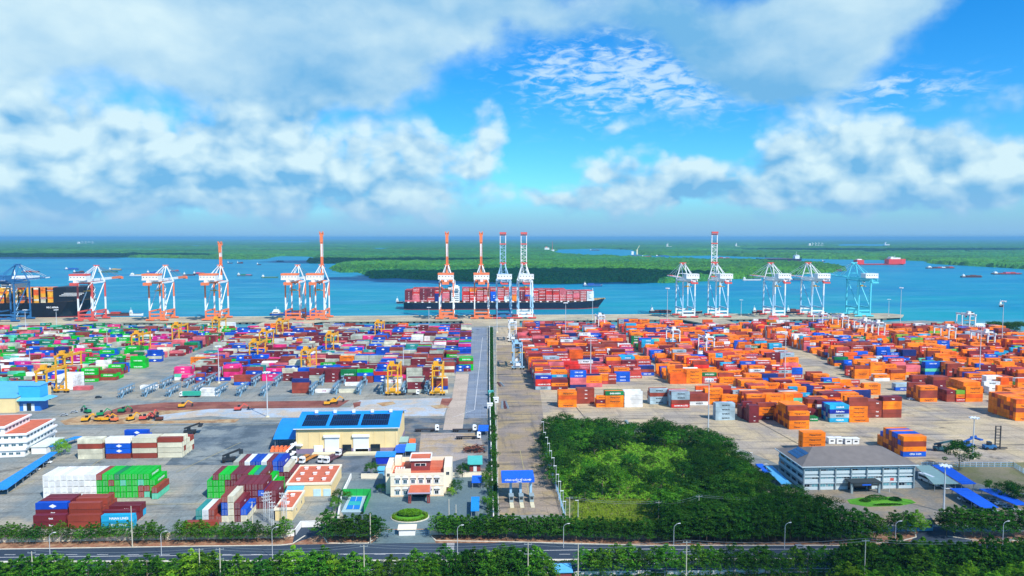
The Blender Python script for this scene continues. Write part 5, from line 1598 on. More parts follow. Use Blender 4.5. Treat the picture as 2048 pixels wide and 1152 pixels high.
# --- lean-to canopy left of it
def canopy(name, label, pl, pr, pyf, pyb, zf, zb, roofm, cat='canopy', posts=True, curved=False, skew=True, th=0.25, extra=None, cars=None, group=None):
    """roof from front edge (ground line pyf) to back edge (ground line pyb)"""
    a0, a1, ya = fr(pl[0], pr[0], pyf)
    b0, b1, yb = fr(pl[1], pr[1], pyb)
    t = thing(name, label, cat, ((a0 + a1) / 2, ya, 0), 0, group)
    cx, cy = (a0 + a1) / 2, ya
    mb = MB()
    n = 8 if curved else 1
    prev = None
    for i in range(n + 1):
        f = i / n
        zz = zf + (zb - zf) * (math.sin(f * math.pi / 2) if curved else f)
        l_ = (a0 + (b0 - a0) * f - cx, ya + (yb - ya) * f - cy, zz); r_ = (a1 + (b1 - a1) * f - cx, ya + (yb - ya) * f - cy, zz)
        if prev:
            mb.add([prev[0], prev[1], r_, l_] + [(q[0], q[1], q[2] - th) for q in (prev[0], prev[1], r_, l_)], [(0, 1, 2, 3), (7, 6, 5, 4), (0, 4, 5, 1), (1, 5, 6, 2), (2, 6, 7, 3), (3, 7, 4, 0)])
        prev = (l_, r_)
    # sheet ribs
    k_ = max(3, int(abs(yb - ya) / 2.5))
    if not curved:
        for i in range(k_ + 1):
            f = (i + .2) / (k_ + .4); zz = zf + (zb - zf) * f + 0.03
            mb.beam((a0 + (b0 - a0) * f - cx, (yb - ya) * f, zz), (a1 + (b1 - a1) * f - cx, (yb - ya) * f, zz), 0.12, 0.08)
    mb.build('roof', roofm, t)
    if posts:
        m_ = max(2, int(abs(yb - ya) / 7) + 1)
        for i in range(m_):
            f = 0.04 + 0.92 * i / (m_ - 1)
            for s_ in (0.08, 0.92):
                X = (a0 + (b0 - a0) * f) * (1 - s_) + (a1 + (b1 - a1) * f) * s_ - cx
                mb = MB(); mb.box(X, (yb - ya) * f, 0, 0.22, 0.22, zf + (zb - zf) * (math.sin(f * 1.57) if curved else f) - th); mb.build('post', STL, t)
    return t
canopy('lean_to_canopy', 'curved bright blue canopy on the left flank of the warehouse', (540, 560), (585, 600), 904, 872, 7.0, 10.5, RB, curved=True)
# machinery under it
def crate_pile(px, py, w_, d_, h_, m, label, name='equipment_stack', cat='equipment'):
    q = P(px, py); t = thing(name, label, cat, q)
    for k in range(max(2, int(w_ / 2.2))):
        mb = MB(); X = -w_ / 2 + (k + .5) * w_ / max(2, int(w_ / 2.2))
        mb.box(X, 0, 0.0, 1.9, d_, h_ * .55); mb.box(X, 0, h_ * .55, 1.2, d_ * .7, h_ * .45); mb.build('frame', m, t)
    return t
crate_pile(563, 902, 11, 4, 2.6, PO, 'orange lifting frames under the curved canopy')
# --- blue container shed, tarps, skips before the warehouse
def shed(label, pl, pr, py, dep, h_, wallm, roofm, name='shed', rise=0.8, cat='shed', over=0.5, doors=0, wins=0, rz=0, par=None, gable=False):
    a, b_, y = fr(pl, pr, py)
    t = thing(name, label, cat, ((a + b_) / 2, y, 0), rz)
    w_ = b_ - a
    mb = MB(); mb.box(0, dep / 2, 0, w_, dep, h_); mb.build('wall', wallm, t)
    mb = MB()
    if gable:
        for (u, v) in ((-over, dep / 2), (dep + over, dep / 2)):
            A = [(-w_ / 2 - over, u, h_ + .02), (w_ / 2 + over, u, h_ + .02), (w_ / 2 + over, v, h_ + rise), (-w_ / 2 - over, v, h_ + rise)]
            mb.add(A + [(p[0], p[1], p[2] + .2) for p in A], [(3, 2, 1, 0), (4, 5, 6, 7), (0, 1, 5, 4), (1, 2, 6, 5), (2, 3, 7, 6), (3, 0, 4, 7)])
        mb.add([(w_ / 2, 0, h_), (w_ / 2, dep, h_), (w_ / 2, dep / 2, h_ + rise)], [(0, 1, 2)]); mb.add([(-w_ / 2, 0, h_), (-w_ / 2, dep, h_), (-w_ / 2, dep / 2, h_ + rise)], [(2, 1, 0)])
    else:
        A = [(-w_ / 2 - over, -over, h_ + .02), (w_ / 2 + over, -over, h_ + .02), (w_ / 2 + over, dep + over, h_ + rise), (-w_ / 2 - over, dep + over, h_ + rise)]
        mb.add(A + [(p[0], p[1], p[2] + .25) for p in A], [(3, 2, 1, 0), (4, 5, 6, 7), (0, 1, 5, 4), (1, 2, 6, 5), (2, 3, 7, 6), (3, 0, 4, 7)])
    mb.build('roof', roofm, t)
    for k in range(doors):
        mb = MB(); X = -w_ / 2 + (k + 1) * w_ / (doors + 1); mb.box(X, -0.06, 0.05, min(3.2, w_ * .3), 0.14, min(h_ * .75, 3.4)); mb.build('door', DR, t)
    for k in range(wins):
        window(t, -w_ / 2 + (k + .5) * w_ / wins, -0.02, h_ * .45, min(1.6, w_ / wins * .6), h_ * .32)
    return t
shed('deep blue container shed with light blue roof before the warehouse', 748, 785, 928, 6.5, 3.6, mat('deep blue wall', '1430b4', 0.5), RB, rise=0.6)
canopy('tarpaulin_roof', 'small peaked blue shelter beside the deep blue shed', (785, 790), (806, 810), 917, 903, 3.2, 3.9, RBD)
canopy('tarpaulin_roof', 'pale blue lean-to right of the peaked shelter', (806, 811), (828, 830), 914, 902, 3.2, 4.2, RBL)
shed('small grey green hut at the warehouse corner', 797, 811, 897, 7, 3.4, WDG, RGR, name='hut')
for k, (a, b_) in enumerate(((820, 900), (824, 889))):
    q = P(a, b_); t = thing('skip_container', ['orange skip nearer the blue shelter', 'orange skip behind the nearer one'][k], 'skip', q, 0, 'orange skips by the hut')
    mb = MB()
    for s_ in (-1, 1): mb.box(s_ * 1.5, 1, 0, 0.15, 5.6, 2.2); mb.box(0, 1 + s_ * 2.8, 0, 3.0, 0.15, 2.2)
    mb.box(0, 1, 0.1, 3, 5.6, 0.2); mb.build('body', PO, t)
    mb = MB()
    for s_ in (-1, 1):
        for kk in range(4): mb.box(s_ * 1.62, -1.4 + kk * 1.6, 0.1, 0.12, 0.2, 2.0)
    mb.build('rib', PO, t)
shed('teal roofed hut beside the central hedge', 938, 960, 943, 8, 3.6, MRN, TEAL, name='hut', rise=1.3, doors=1, over=1.0)
canopy('tarpaulin_roof', 'blue shelter by the hedge above the flat trailers', (955, 957), (976, 977), 872, 862, 3.0, 3.6, RBD)
canopy('bike_shed', 'blue roofed motorbike shelter right of the cream office', (942, 943), (964, 963), 978, 966, 3.0, 3.6, RBD)
shed('small blue booth behind the office wall', 752, 763, 952, 3, 2.6, RBL, RBL, name='booth')
q = P(950, 1035)
canopy('tarpaulin_roof', 'narrow blue roof standing in the office drive', (940, 941), (957, 958), 1036, 1008, 3.0, 3.2, RB)

# --- three storey cream office with portico
x0, x1, y0 = fr(777, 885, 994)
zc_ = zpx(948, y0, 830)
t = thing('office_building', 'cream two storey office with red terrace roof and columned porch', 'office', ((x0 + x1) / 2, y0, 0), 0)
W2 = (x1 - x0) / 2; dp = 20
mb = MB()
mb.box(0, dp / 2, 0, 2 * W2, dp, zc_ - 0.9, 0)
mb.box(-W2 - 1.3, dp / 2 + 2, 0, 2.6, dp - 5, zc_ + 1.5, 0)
mb.box(W2 + 1.7, dp / 2 + 1, 0, 3.4, dp - 4, zc_ + 1.8, 0)
mb.build('wall', WL_, t)
mb = MB()
for s_ in (0.35, zc_ * .47): mb.box(0, -0.08, s_, 2 * W2, 0.16, 0.35)
mb.build('string_course', PPK, t)
mb = MB()
mb.box(0, 0.15, zc_ - 0.9, 2 * W2 + 0.6, 0.5, 1.2); mb.box(0, dp - .2, zc_ - 0.9, 2 * W2 + 0.4, 0.4, 2.4)
mb.box(-W2 + 1.8, dp - 3, zc_ - .9, 3, 5, 3.6); mb.box(-W2 + 5, 4, zc_ - .9, 7, 0.4, 2.0)
mb.build('parapet', WL_, t)
mb = MB(); mb.box(0, dp / 2 + .1, zc_ - 0.9, 2 * W2 - .6, dp - 1.0, 0.12); mb.box(2 * W2 * .27, dp * .62, zc_ - .7, W2 * .85, dp * .5, 1.2); mb.build('roof_terrace', RT, t)
mb = MB(); mb.box(1.0, dp * .55, zc_ - 0.8, 8.4, 8, 4.6); mb.build('penthouse', MRN, t)
mb = MB(); mb.box(1.0, dp * .55, zc_ + 3.8, 9.2, 8.8, 0.5); mb.build('penthouse_roof', RT, t)
mb = MB()
for s_ in (-1, 1): mb.box(1.0 + s_ * 4.6, dp * .55, zc_ + 3.8, 0.4, 9.4, 1.0); mb.box(1.0, dp * .55 + s_ * 4.6, zc_ + 3.8, 9.4, 0.4, 1.0)
mb.build('penthouse_parapet', WW, t)
window(t, 1.0, dp * .55 - 4.0, zc_ + 1.3, 5.0, 1.2, WIND)
for k in range(4):
    mb = MB(); mb.box(-W2 + 2.0 + k * 1.1, 7, zc_ - 0.7, 0.7, 0.8, 1.6); mb.build('water_tank', WW, t)
for fl in (0, 1):
    for k in range(6):
        X = -W2 + 3.0 + k * (2 * W2 - 6.0) / 5
        if fl == 0 and k in (2, 3): continue
        zz = 1.3 + fl * zc_ * .48
        mb = MB(); mb.box(X, -0.05, zz - 0.3, 2.6, 0.12, 2.5); mb.cyl((X, -0.11, zz + 2.2), (X, 0.0, zz + 2.2), 1.3, n=16)
        a_ = mb.build('window_surround', WW, t)
        window(t, X, -0.14, zz, 1.7, 1.8, WIND if k > 3 else WIN)
window(t, W2 + 1.7, 2.95, zc_ - 1.6, 1.4, 1.5, WIND); window(t, W2 + 1.7, 2.95, 1.0, 1.2, 2.4, BRN); window(t, -W2 - 1.3, 4.45, zc_ - 2.4, 1.4, 1.5, WIND)
mb = MB(); X = 1.4
mb.box(X, -4.2, 4.3, 9.6, 8.4, 0.5); mb.build('porch_slab', mat('porch mauve', 'b0a6b8', 0.7), t)
mb = MB(); mb.add([(X - 4.6, -8.0, 4.82), (X + 4.6, -8.0, 4.82), (X + 4.2, -0.4, 5.5), (X - 4.2, -0.4, 5.5)], [(0, 1, 2, 3)]); mb.add([(X - 4.6, -8, 4.81), (X - 4.2, -.4, 5.49), (X - 4.2, -.4, 4.81)], [(0, 1, 2)]); mb.add([(X + 4.6, -8, 4.81), (X + 4.2, -.4, 5.49), (X + 4.2, -.4, 4.81)], [(2, 1, 0)]); mb.build('porch_roof', RT, t)
for s_ in (-1, 1):
    for o_ in (-.35, .35):
        mb = MB(); mb.cyl((X + s_ * 4.0 + o_, -7.6, 0), (X + s_ * 4.0 + o_, -7.6, 4.3), 0.28, n=8); mb.build('column', MRN, t)
mb = MB(); mb.box(X, -0.1, 0.1, 7.2, 0.14, 3.6); mb.build('entrance_glazing', WIND, t)
# --- small red roofed annexes
def flatb(label, pl, pr, py, dep, h_, vents, name='annex_building'):
    a, b_, y = fr(pl, pr, py)
    t = thing(name, label, 'building', ((a + b_) / 2, y, 0), 0); w_ = b_ - a
    mb = MB(); mb.box(0, dep / 2, 0, w_, dep, h_); mb.build('wall', WC, t)
    mb = MB()
    for s_ in (-1, 1): mb.box(s_ * (w_ / 2), dep / 2, h_, 0.6, dep + .9, 1.0); mb.box(0, dep / 2 + s_ * (dep / 2), h_, w_ - .6, 0.6, 1.0)
    mb.build('parapet', WL_, t)
    mb = MB(); mb.box(0, dep / 2, h_, w_ - .7, dep - .7, 0.5); rf_ = mb.build('roof', RT, t)
    for i in range(vents[0]):
        for j in range(vents[1]):
            mb = MB(); mb.box(-w_ / 2 + (i + .7) * w_ / (vents[0] + .4), (j + .6) * dep / (vents[1] + .2), h_ + .5, 1.4, 1.2, 0.7); mb.box(-w_ / 2 + (i + .7) * w_ / (vents[0] + .4), (j + .6) * dep / (vents[1] + .2), h_ + 1.25, 1.8, 1.6, 0.15); mb.build('roof_vent', WW, rf_)
    return t, w_
t, w_ = flatb('low cream building with flat red roof and white vents', 566, 656, 993, 25, 5.2, (3, 3))
for X in (3.5, 7.8): mb = MB(); mb.box(X, -0.08, 0.05, 3.2, 0.16, 3.2); mb.build('door', mat('pale blue door', 'b8d8e4', 0.6), t)
t, w_ = flatb('small cream hut with red roof by the pylons', 541, 577, 1041, 20, 4.2, (1, 2))
window(t, w_ / 2, 6, 1.6, 1.2, 1.4, WIND, rot=1); window(t, w_ / 2, 14, 1.6, 1.2, 1.4, WIND, rot=1)
canopy('lean_to_canopy', 'light blue lean-to at the front of the low cream building', (562, 570), (598, 603), 1003, 991, 4.2, 5.0, RBL)
# --- pickleball court and green fence
a0, a1 = P(680, 1024), P(722, 1024); b0, b1 = P(700, 990), P(737, 990)
def gp(name, pts, z, m):
    o = ppoly(name, pts, z, m); return o
gp('sports_court', [(682, 1025), (723, 1025), (732, 991), (699, 991)], 0.10, mat('court grey', '9fb8bc', 0.8, var=0.08))
gp('sports_court', [(690, 1020), (719, 1020), (726, 993), (702, 993)], 0.13, mat('court turquoise', '2fa8a8', 0.8, var=0.08))
gp('sports_court', [(692, 1019), (718.5, 1019), (720.5, 1011), (695.5, 1011)], 0.16, mat('court blue', '1878c8', 0.8, var=0.06)); gp('sports_court', [(699.5, 1003), (722.5, 1003), (725, 994.5), (703, 994.5)], 0.16, mat('court blue', '1878c8'))
for a_, b_ in (((690.5, 1020), (719.5, 1020)), ((702, 993.6), (726, 993.6)), ((690.5, 1020), (702, 993.6)), ((719.5, 1020), (726, 993.6)), ((705.5, 1020), (708, 1011)), ((711, 1003), (714, 993.6))):
    strip('court_line', a_, b_, 0.16, 0.19, G_WHITE)
def fence(name, label, pts, h_, m, post=STL, cat='fence', step=3.0, mesh=True, th=0.08, wall=False, group=None):
    q = [P(*p) for p in pts]
    t = thing(name, label, cat, q[0], 0, group)
    mbp, mbw = MB(), MB()
    for a, b_ in zip(q[:-1], q[1:]):
        a, b_ = a - q[0], b_ - q[0]
        L = (b_ - a).length
        if wall:
            mbw.beam(a + Vector((0, 0, h_ / 2)), b_ + Vector((0, 0, h_ / 2)), th, h_)
            mbp.beam(a + Vector((0, 0, h_ + .08)), b_ + Vector((0, 0, h_ + .08)), th + .16, .16)
        elif mesh:
            mbw.beam(a + Vector((0, 0, h_ / 2)), b_ + Vector((0, 0, h_ / 2)), 0.05, h_)
        else:
            for zz in (0.25, h_ * .5, h_ - .1): mbw.beam(a + Vector((0, 0, zz)), b_ + Vector((0, 0, zz)), .08, .09)
            n_ = max(2, int(L / 0.8))
            for i in range(n_):
                p = a.lerp(b_, i / n_); mbw.beam(p, p + Vector((0, 0, h_ - .05)), .06, .06)
        n_ = max(1, int(L / step))
        for i in range(n_ + 1):
            p = a.lerp(b_, i / n_); mbp.box(p.x, p.y, 0, 0.16 if not wall else th + .14, 0.16 if not wall else th + .14, h_ + .15)
    mbw.build('panel', m, t); mbp.build('post_row', post, t)
    return t
GN = mat('green netting', '1fae4a', 0.8, var=0.2, scale=0.5)
fence('court_fence', 'bright green netting round the blue sports court', [(685, 992), (742, 992), (728, 1026)], 3.2, GN, mat('green post', '1a7a40'))
fence('boundary_wall', 'long white wall behind the roadside trees at lower left', [(-60, 1086), (330, 1080), (572, 1076)], 2.6, WL_, WL_, cat='wall', wall=True, th=0.25, step=5)
fence('boundary_wall', 'white wall bending round the parking bay beside the side road', [(572, 1074), (590, 1072), (602, 1055), (640, 1054)], 2.4, WW, WW, cat='wall', wall=True, th=0.25, step=5)
fence('boundary_wall', 'cream wall left of the office gate', [(660, 1072), (760, 1072)], 2.4, WL_, WL_, cat='wall', wall=True, th=0.25, step=5)
fence('boundary_wall', 'cream wall right of the office gate behind dark trees', [(860, 1070), (985, 1068)], 2.4, WL_, WL_, cat='wall', wall=True, th=0.25, step=5)
fence('boundary_wall', 'ivory wall behind the cream office', [(723, 957), (765, 957)], 2.2, WL_, WL_, cat='wall', wall=True, th=0.25, step=5)
fence('boundary_wall', 'ivory wall between the cream office and hedge', [(902, 955), (985, 953)], 2.2, WL_, WL_, cat='wall', wall=True, th=0.25, step=5)
fence('boundary_wall', 'white diagonal wall left of the sports court', [(676, 1040), (684, 995), (702, 957)], 2.2, WW, WW, cat='wall', wall=True, th=0.25, step=5)
fence('sliding_gate', 'light blue sliding gate left of the gate house', [(762, 1071), (789, 1071)], 2.2, PRB, PRB, cat='gate', mesh=False)
fence('sliding_gate', 'light blue sliding gate right of the gate house', [(830, 1071), (858, 1071)], 2.2, PRB, PRB, cat='gate', mesh=False)
shed('white gate house between the two blue gates', 793, 826, 1072, 3.0, 2.5, WW, WL_, name='gate_house', rise=0.4, doors=0)
fence('divider_wall', 'long pale wall with hedge dividing the two yards', [(979, 655), (979, 760), (981, 860), (984, 950), (988, 1068)], 2.2, WW, WW, cat='wall', wall=True, th=0.3, step=8)
fence('divider_fence', 'white railing on the right side of the central hedge', [(986, 655), (990, 800), (994, 950), (998, 1040)], 2.0, PW, PW, mesh=False)
fence('grove_fence', 'pale fence along the left edge of the forest', [(1086, 880), (1096, 930), (1106, 955), (1130, 1038)], 2.6, RBL, PW, mesh=False)
fence('grove_fence', 'grey fence at the far edge of the forest', [(1240, 867), (1330, 864)], 2.2, WDG, PW)
fence('blue_fence', 'blue mesh fence behind the right canopies', [(1842, 934), (2026, 934), (2060, 955), (2150, 1000)], 2.4, RBL, PW, mesh=False)
fence('blue_fence', 'blue fence beside the roadside trees near the guardhouse', [(1775, 1062), (1832, 1062)], 2.0, RBL, PN, mesh=False)
fence('concrete_barrier', 'dark drain channel edge pointing at the forest', [(1252, 843), (1266, 862)], 0.8, WDG, WDG, cat='barrier', wall=True, th=1.2, step=20)
# --- entrance gate canopy with lettering
a, b_, y = fr(1003, 1069, 1000)
zt_ = zpx(963, y, 1036)
t = thing('gate_canopy', 'broad blue gate canopy with white lettering over the truck lanes', 'gate', ((a + b_) / 2, y, 0), 0)
w_ = b_ - a
mb = MB(); mb.box(0, 3, zt_, w_, 9, 1.9); mb.build('fascia', RBD, t)
mb = MB(); mb.add([(-w_ / 2, -1.5, zt_ + 1.92), (w_ / 2, -1.5, zt_ + 1.92), (w_ / 2, 7.5, zt_ + 2.5), (-w_ / 2, 7.5, zt_ + 2.5)], [(0, 1, 2, 3)]); mb.build('roof', RBD, t)
link('lettering', text_mesh('CẢNG QUỐC TẾ CÁI MÉP', 0.98, TX['wh'], bold=True), t, (0, -1.56, zt_ + 1.15))
link('lettering', text_mesh('(CMIT)', 0.75, TX['wh'], bold=True), t, (0.5, -1.56, zt_ + 0.35))
for k, pxx in enumerate((1022, 1042, 1063)):
    X = xat(pxx, y) - (a + b_) / 2
    mb = MB(); mb.box(X, 2, 0, 1.0, 1.0, zt_); mb.box(X, 4, 0, 1.0, 1.0, zt_); mb.build('pillar', PB, t)
    mb = MB(); mb.box(X, -3.4, 0, 1.7, 12, 0.3); mb.build('traffic_island', mat('kerb concrete', 'd2c9a8'), t)
    mb = MB(); mb.box(X, -2, 0.35, 1.7, 3.2, 2.6, 0); mb.box(X, -3.63, 1.5, 1.3, 0.08, 1.0, 1); mb.box(X, -2, 2.95, 2.1, 3.8, 0.2, 0); mb.build('toll_booth', [WDG, WIND], t)
# --- big grey office on the right
x0, x1, y0 = fr(1616, 1839, 978)
ze = zpx(930, y0, 1730); dp = 26
t = thing('grey_office_building', 'long three storey grey office with dark hipped roof', 'office', ((x0 + x1) / 2, y0, 0), 0)
W2 = (x1 - x0) / 2
mb = MB(); mb.box(0, dp / 2, 0, 2 * W2, dp, ze); mb.build('wall', WDG, t)
mb = MB()
for fl in range(3):
    z = 0.4 + fl * (ze - 0.2) / 3
    mb.box(0, -0.25, z + 1.9 if fl else z + 2.6, 2 * W2 + .4, 0.5, 0.55); mb.box(0, -0.1, z - .3, 2 * W2, 0.2, 1.3)
    mb.box(-W2 - .15, dp / 2, z - .3, 0.3, dp, 1.3)
mb.build('spandrel_band', WGY, t)
for fl in range(3):
    z = 0.4 + fl * (ze - 0.2) / 3
    for k in range(14):
        X = -W2 + 1.6 + k * (2 * W2 - 3.2) / 13
        if fl == 0 and 4 <= k <= 7: continue
        window(t, X, -0.02, z + 1.05, 2.9, 1.25, WIND if (k * 7 + fl * 5) % 4 == 0 else mat('window glass aqua', '6fa8b0', 0.2, var=0.3, scale=0.5), fm=WGY)
    for k in range(4):
        window(t, -W2 + .02, 3.2 + k * 6.2, z + 1.0, 4.2, 1.35, WIND, rot=-1, fm=WDG)
for k in range(8):
    mb = MB(); X = -W2 + k * 2 * W2 / 7; mb.box(X, -0.45, 0, 0.5, 0.7, ze - .1); mb.build('pilaster', WDG, t)
mb = MB(); o_ = 1.5; r0_, zz = 13.0, ze + 5.0
A = [(-W2 - o_, -o_, ze), (W2 + o_, -o_, ze), (W2 + o_, dp + o_, ze), (-W2 - o_, dp + o_, ze), (-W2 + 10, dp / 2, zz), (W2 - 10, dp / 2, zz)]
mb.add(A, [(0, 1, 5, 4), (1, 2, 5), (2, 3, 4, 5), (3, 0, 4), (3, 2, 1, 0)]); mb.build('roof', RG, t)
rf_ = t.children[-1] if t.children else None
mb = MB(); mb.box(0, -o_ - .05, ze - .25, 2 * W2 + 2 * o_ + .2, .25, .4); mb.box(-W2 - o_ - .05, dp / 2, ze - .25, .25, dp + 2 * o_, .4); mb.build('gutter', WGY, t)
mb = MB()
n_ = Vector((-zz + ze, 0, 11.5)).normalized()
for i in range(6):
    for j in range(3):
        u, v = 0.25 + j * 0.16, -0.28 + i * 0.11
        bx = -W2 - o_ + u * 11.5; bz = ze + u * (zz - ze) + 0.25
        mb.beam((bx - .75, dp / 2 + v * dp * .62, bz - .42), (bx + .75, dp / 2 + v * dp * .62, bz + .42), 1.5, 0.08)
mb.build('solar_array', mat('solar panel pale', '3c6a98', 0.25, spec=0.6), t)
mb = MB(); X = xat(1730, y0) - (x0 + x1) / 2
for s_ in (-1, 1):
    mb = MB(); mb.box(X + s_ * 6.2, -5, 0, 0.9, 0.9, 4.6); mb.build('entrance_pier', WDG, t)
mb = MB(); mb.box(X, -3.2, 4.6, 14, 5.6, 0.5); mb.box(X, -6.0, 3.6, 11.5, 0.15, 0.9); mb.build('entrance_canopy', mat('canopy charcoal', '343c40', 0.6), t)
mb = MB(); mb.box(X, -0.5, 0.1, 11, 0.1, 3.3); mb.build('entrance_glazing', WIND, t)
mb = MB(); mb.box(X, -6.12, 3.75, 4.0, 0.06, 0.6); mb.build('blue_sign', RBD, t)
# canopies over the parked vehicles at right and left
canopy('parking_canopy', 'grey green parking canopy right of the grey office', (1881, 1842), (1932, 1872), 983, 945, 3.6, 3.6, RGR, cat='parking canopy')
canopy('parking_canopy', 'bright blue parking canopy behind the grey green one', (1938, 1876), (1968, 1906), 983, 944, 3.6, 3.6, RBD, cat='parking canopy')
canopy('parking_canopy', 'front blue parking canopy above the roadside trees', (1982, 1914), (2016, 1950), 1031, 991, 3.4, 3.4, RBD, cat='parking canopy')
canopy('parking_canopy', 'blue parking canopy cut by the right border', (2050, 1974), (2075, 2010), 1025, 992, 3.4, 3.4, RBD, cat='parking canopy')
canopy('parking_canopy', 'pale blue narrow canopy left of the grey office', (1571, 1532), (1592, 1552), 982, 945, 3.4, 3.4, RBL, cat='parking canopy')
canopy('parking_canopy', 'short deep blue canopy behind the pale one by the forest', (1536, 1517), (1552, 1532), 958, 941, 3.4, 3.4, RBD, cat='parking canopy')
canopy('parking_canopy', 'long bright blue canopy over parked cars at far left', (-40, 88), (-4, 104), 993, 916, 3.2, 3.2, RB, cat='parking canopy')
canopy('parking_canopy', 'blue walkway roof behind the round green tree', (75, 140), (92, 156), 905, 884, 3.2, 3.2, RB, cat='parking canopy')
shed('white flat shed between the white office and blue roof', 50, 80, 908, 16, 3.6, WW, mat('pale sheet', 'd4dcd2', 0.6), name='shed', rise=0.3)
# guardhouse
shed('small guardhouse with dark roof at the side road', 1853, 1884, 1062, 7, 3.2, RBL, RG, name='guardhouse', rise=1.6, wins=3, gable=True)
# --- white stepped office with red terraces
q = P(49, 913)
t = thing('stepped_office_building', 'white stepped office with red terraces at left edge', 'office', (q.x, q.y, 0), 0.10)
def lvl(x0, x1, yb, z0, z1, wins=True):
    mb = MB(); mb.box((x0 + x1) / 2, yb / 2, z0, x1 - x0, yb, z1 - z0); mb.build('wall', WW, t)
    mb = MB(); mb.box((x0 + x1) / 2, yb / 2, z1 - .1, x1 - x0 + 1.6, yb + 1.6, 0.9); mb.build('parapet', mat('bright white trim', 'f2f0ec', 0.6, var=0.04), t)
    mb = MB(); mb.box((x0 + x1) / 2, yb / 2, z1 + .62, x1 - x0 - .2, yb - .2, 0.25); mb.build('roof_terrace', RT, t)
    if wins:
        for k in range(int((x1 - x0) / 3.4)): window(t, x0 + 2 + k * 3.4, -0.02, z0 + 1.2, 2.2, 1.3)
        for k in range(int(yb / 3.6)): window(t, x1 + .0, 2 + k * 3.6, z0 + 1.2, 2.4, 1.3, rot=1)
lvl(-32, 0, 34, 0, 3.6); lvl(-34, 1.2, 32, 4.4, 7.6); lvl(-34, 1.2, 30, 8.4, 11.4); lvl(-34, -9, 26, 12.2, 15.4)
# --- blue tower shed and long cream shed
x0, x1, y0 = fr(25, 72, 822)
t = thing('blue_tower_shed', 'two part blue sheet metal tower over an open blue porch', 'shed', ((x0 + x1) / 2, y0, 0), 0)
W2 = (x1 - x0) / 2
mb = MB(); mb.box(0, 4.5, 0, 2 * W2, 9, 7.4); mb.build('lower_wall', mat('deep sky wall', '2474c8', 0.5), t)
mb = MB(); mb.add([(-W2 - 3, -3, 7.2), (W2 + 5, -3, 7.2), (W2 + 1, 1.4, 8.6), (-W2 + 0, 1.4, 8.6)], [(0, 1, 2, 3)]); mb.add([(W2 + 5, -3, 7.2), (W2 + 5, 12, 7.2), (W2 + .5, 10, 8.6), (W2 + .5, 1.4, 8.6)], [(0, 1, 2, 3)]); mb.add([(-W2 - 3, -3, 7.1), (W2 + 5, -3, 7.1), (W2 + 5, 12, 7.1), (-W2 - 3, 12, 7.1)], [(3, 2, 1, 0)]); mb.build('skirt_roof', RBL, t)
mb = MB(); mb.box(0, 6, 8.0, 2 * W2 - 1.2, 9, 8.2)
for k in range(16): mb.box(-W2 + 1 + k * (2 * W2 - 2) / 15, 1.42, 8.2, 0.15, 0.12, 7.8)
mb.build('upper_wall', mat('sky sheet wall', '3ab0e8', 0.5, var=0.08), t)
mb = MB(); mb.box(0, 6, 16.2, 2 * W2 - .6, 9.8, 0.5); mb.build('roof', RBL, t)
for X in (-2.2, 2.8): mb = MB(); mb.box(X, -0.1, 0.1, 2.0, 0.2, 4.6); mb.build('door', DR, t)
mb = MB(); mb.box(.4, -0.1, 0.1, 2.6, 0.16, 5.0); mb.build('doorway', WIND, t)
shed('long cream shed with blue roof at the left edge', -90, 22, 826, 40, 9.5, WC, RBL, rise=3.0)
# --- small white quay offices
def cabin(label, px, py, w_, d_, h_, m=PW, name='site_cabin', wins=3):
    q = P(px, py); t = thing(name, label, 'cabin', q)
    mb = MB(); mb.box(0, d_ / 2, 0.1, w_, d_, h_); mb.build('wall', m, t)
    mb = MB(); mb.box(0, d_ / 2, h_ + .1, w_ + .5, d_ + .5, .25); mb.build('roof', m, t)
    for k in range(wins): window(t, -w_ / 2 + (k + .5) * w_ / wins, -.02, h_ * .45, min(1.8, w_ / wins * .5), h_ * .3, WIND)
    return t
cabin('white three storey cabin block behind the left yard', 452, 666, 16, 12, 11, wins=4)
cabin('blue and white kiosk beside the white cabin block', 478, 664, 9, 8, 4, RBL)
for k, (a, b_) in enumerate(((1664, 888), (1680, 888), (1697, 889), (1712, 889))):
    cabin(f'{ORD[k]} white site cabin in the line behind the grey office', a, b_, 3.6, 3, 3.0, PW, 'site_cabin', 1)
for k, (a, b_, m_) in enumerate(((982, 792, TEAL), (980, 818, PW), (992, 806, PW))):
    cabin(['teal booth in the central hedge', 'white booth in the central hedge', 'pale booth on the right of the hedge'][k], a, b_, 3.4, 4, 3.0, m_, 'booth', 1)
canopy('market_canopy', 'white open canopy by the river at far right', (1958, 1950), (1996, 1990), 668, 660, 7, 8.5, PW)
canopy('market_canopy', 'grey green sloping roof at the river bank on the right', (1990, 1984), (2026, 2016), 686, 675, 6, 9, RGR)

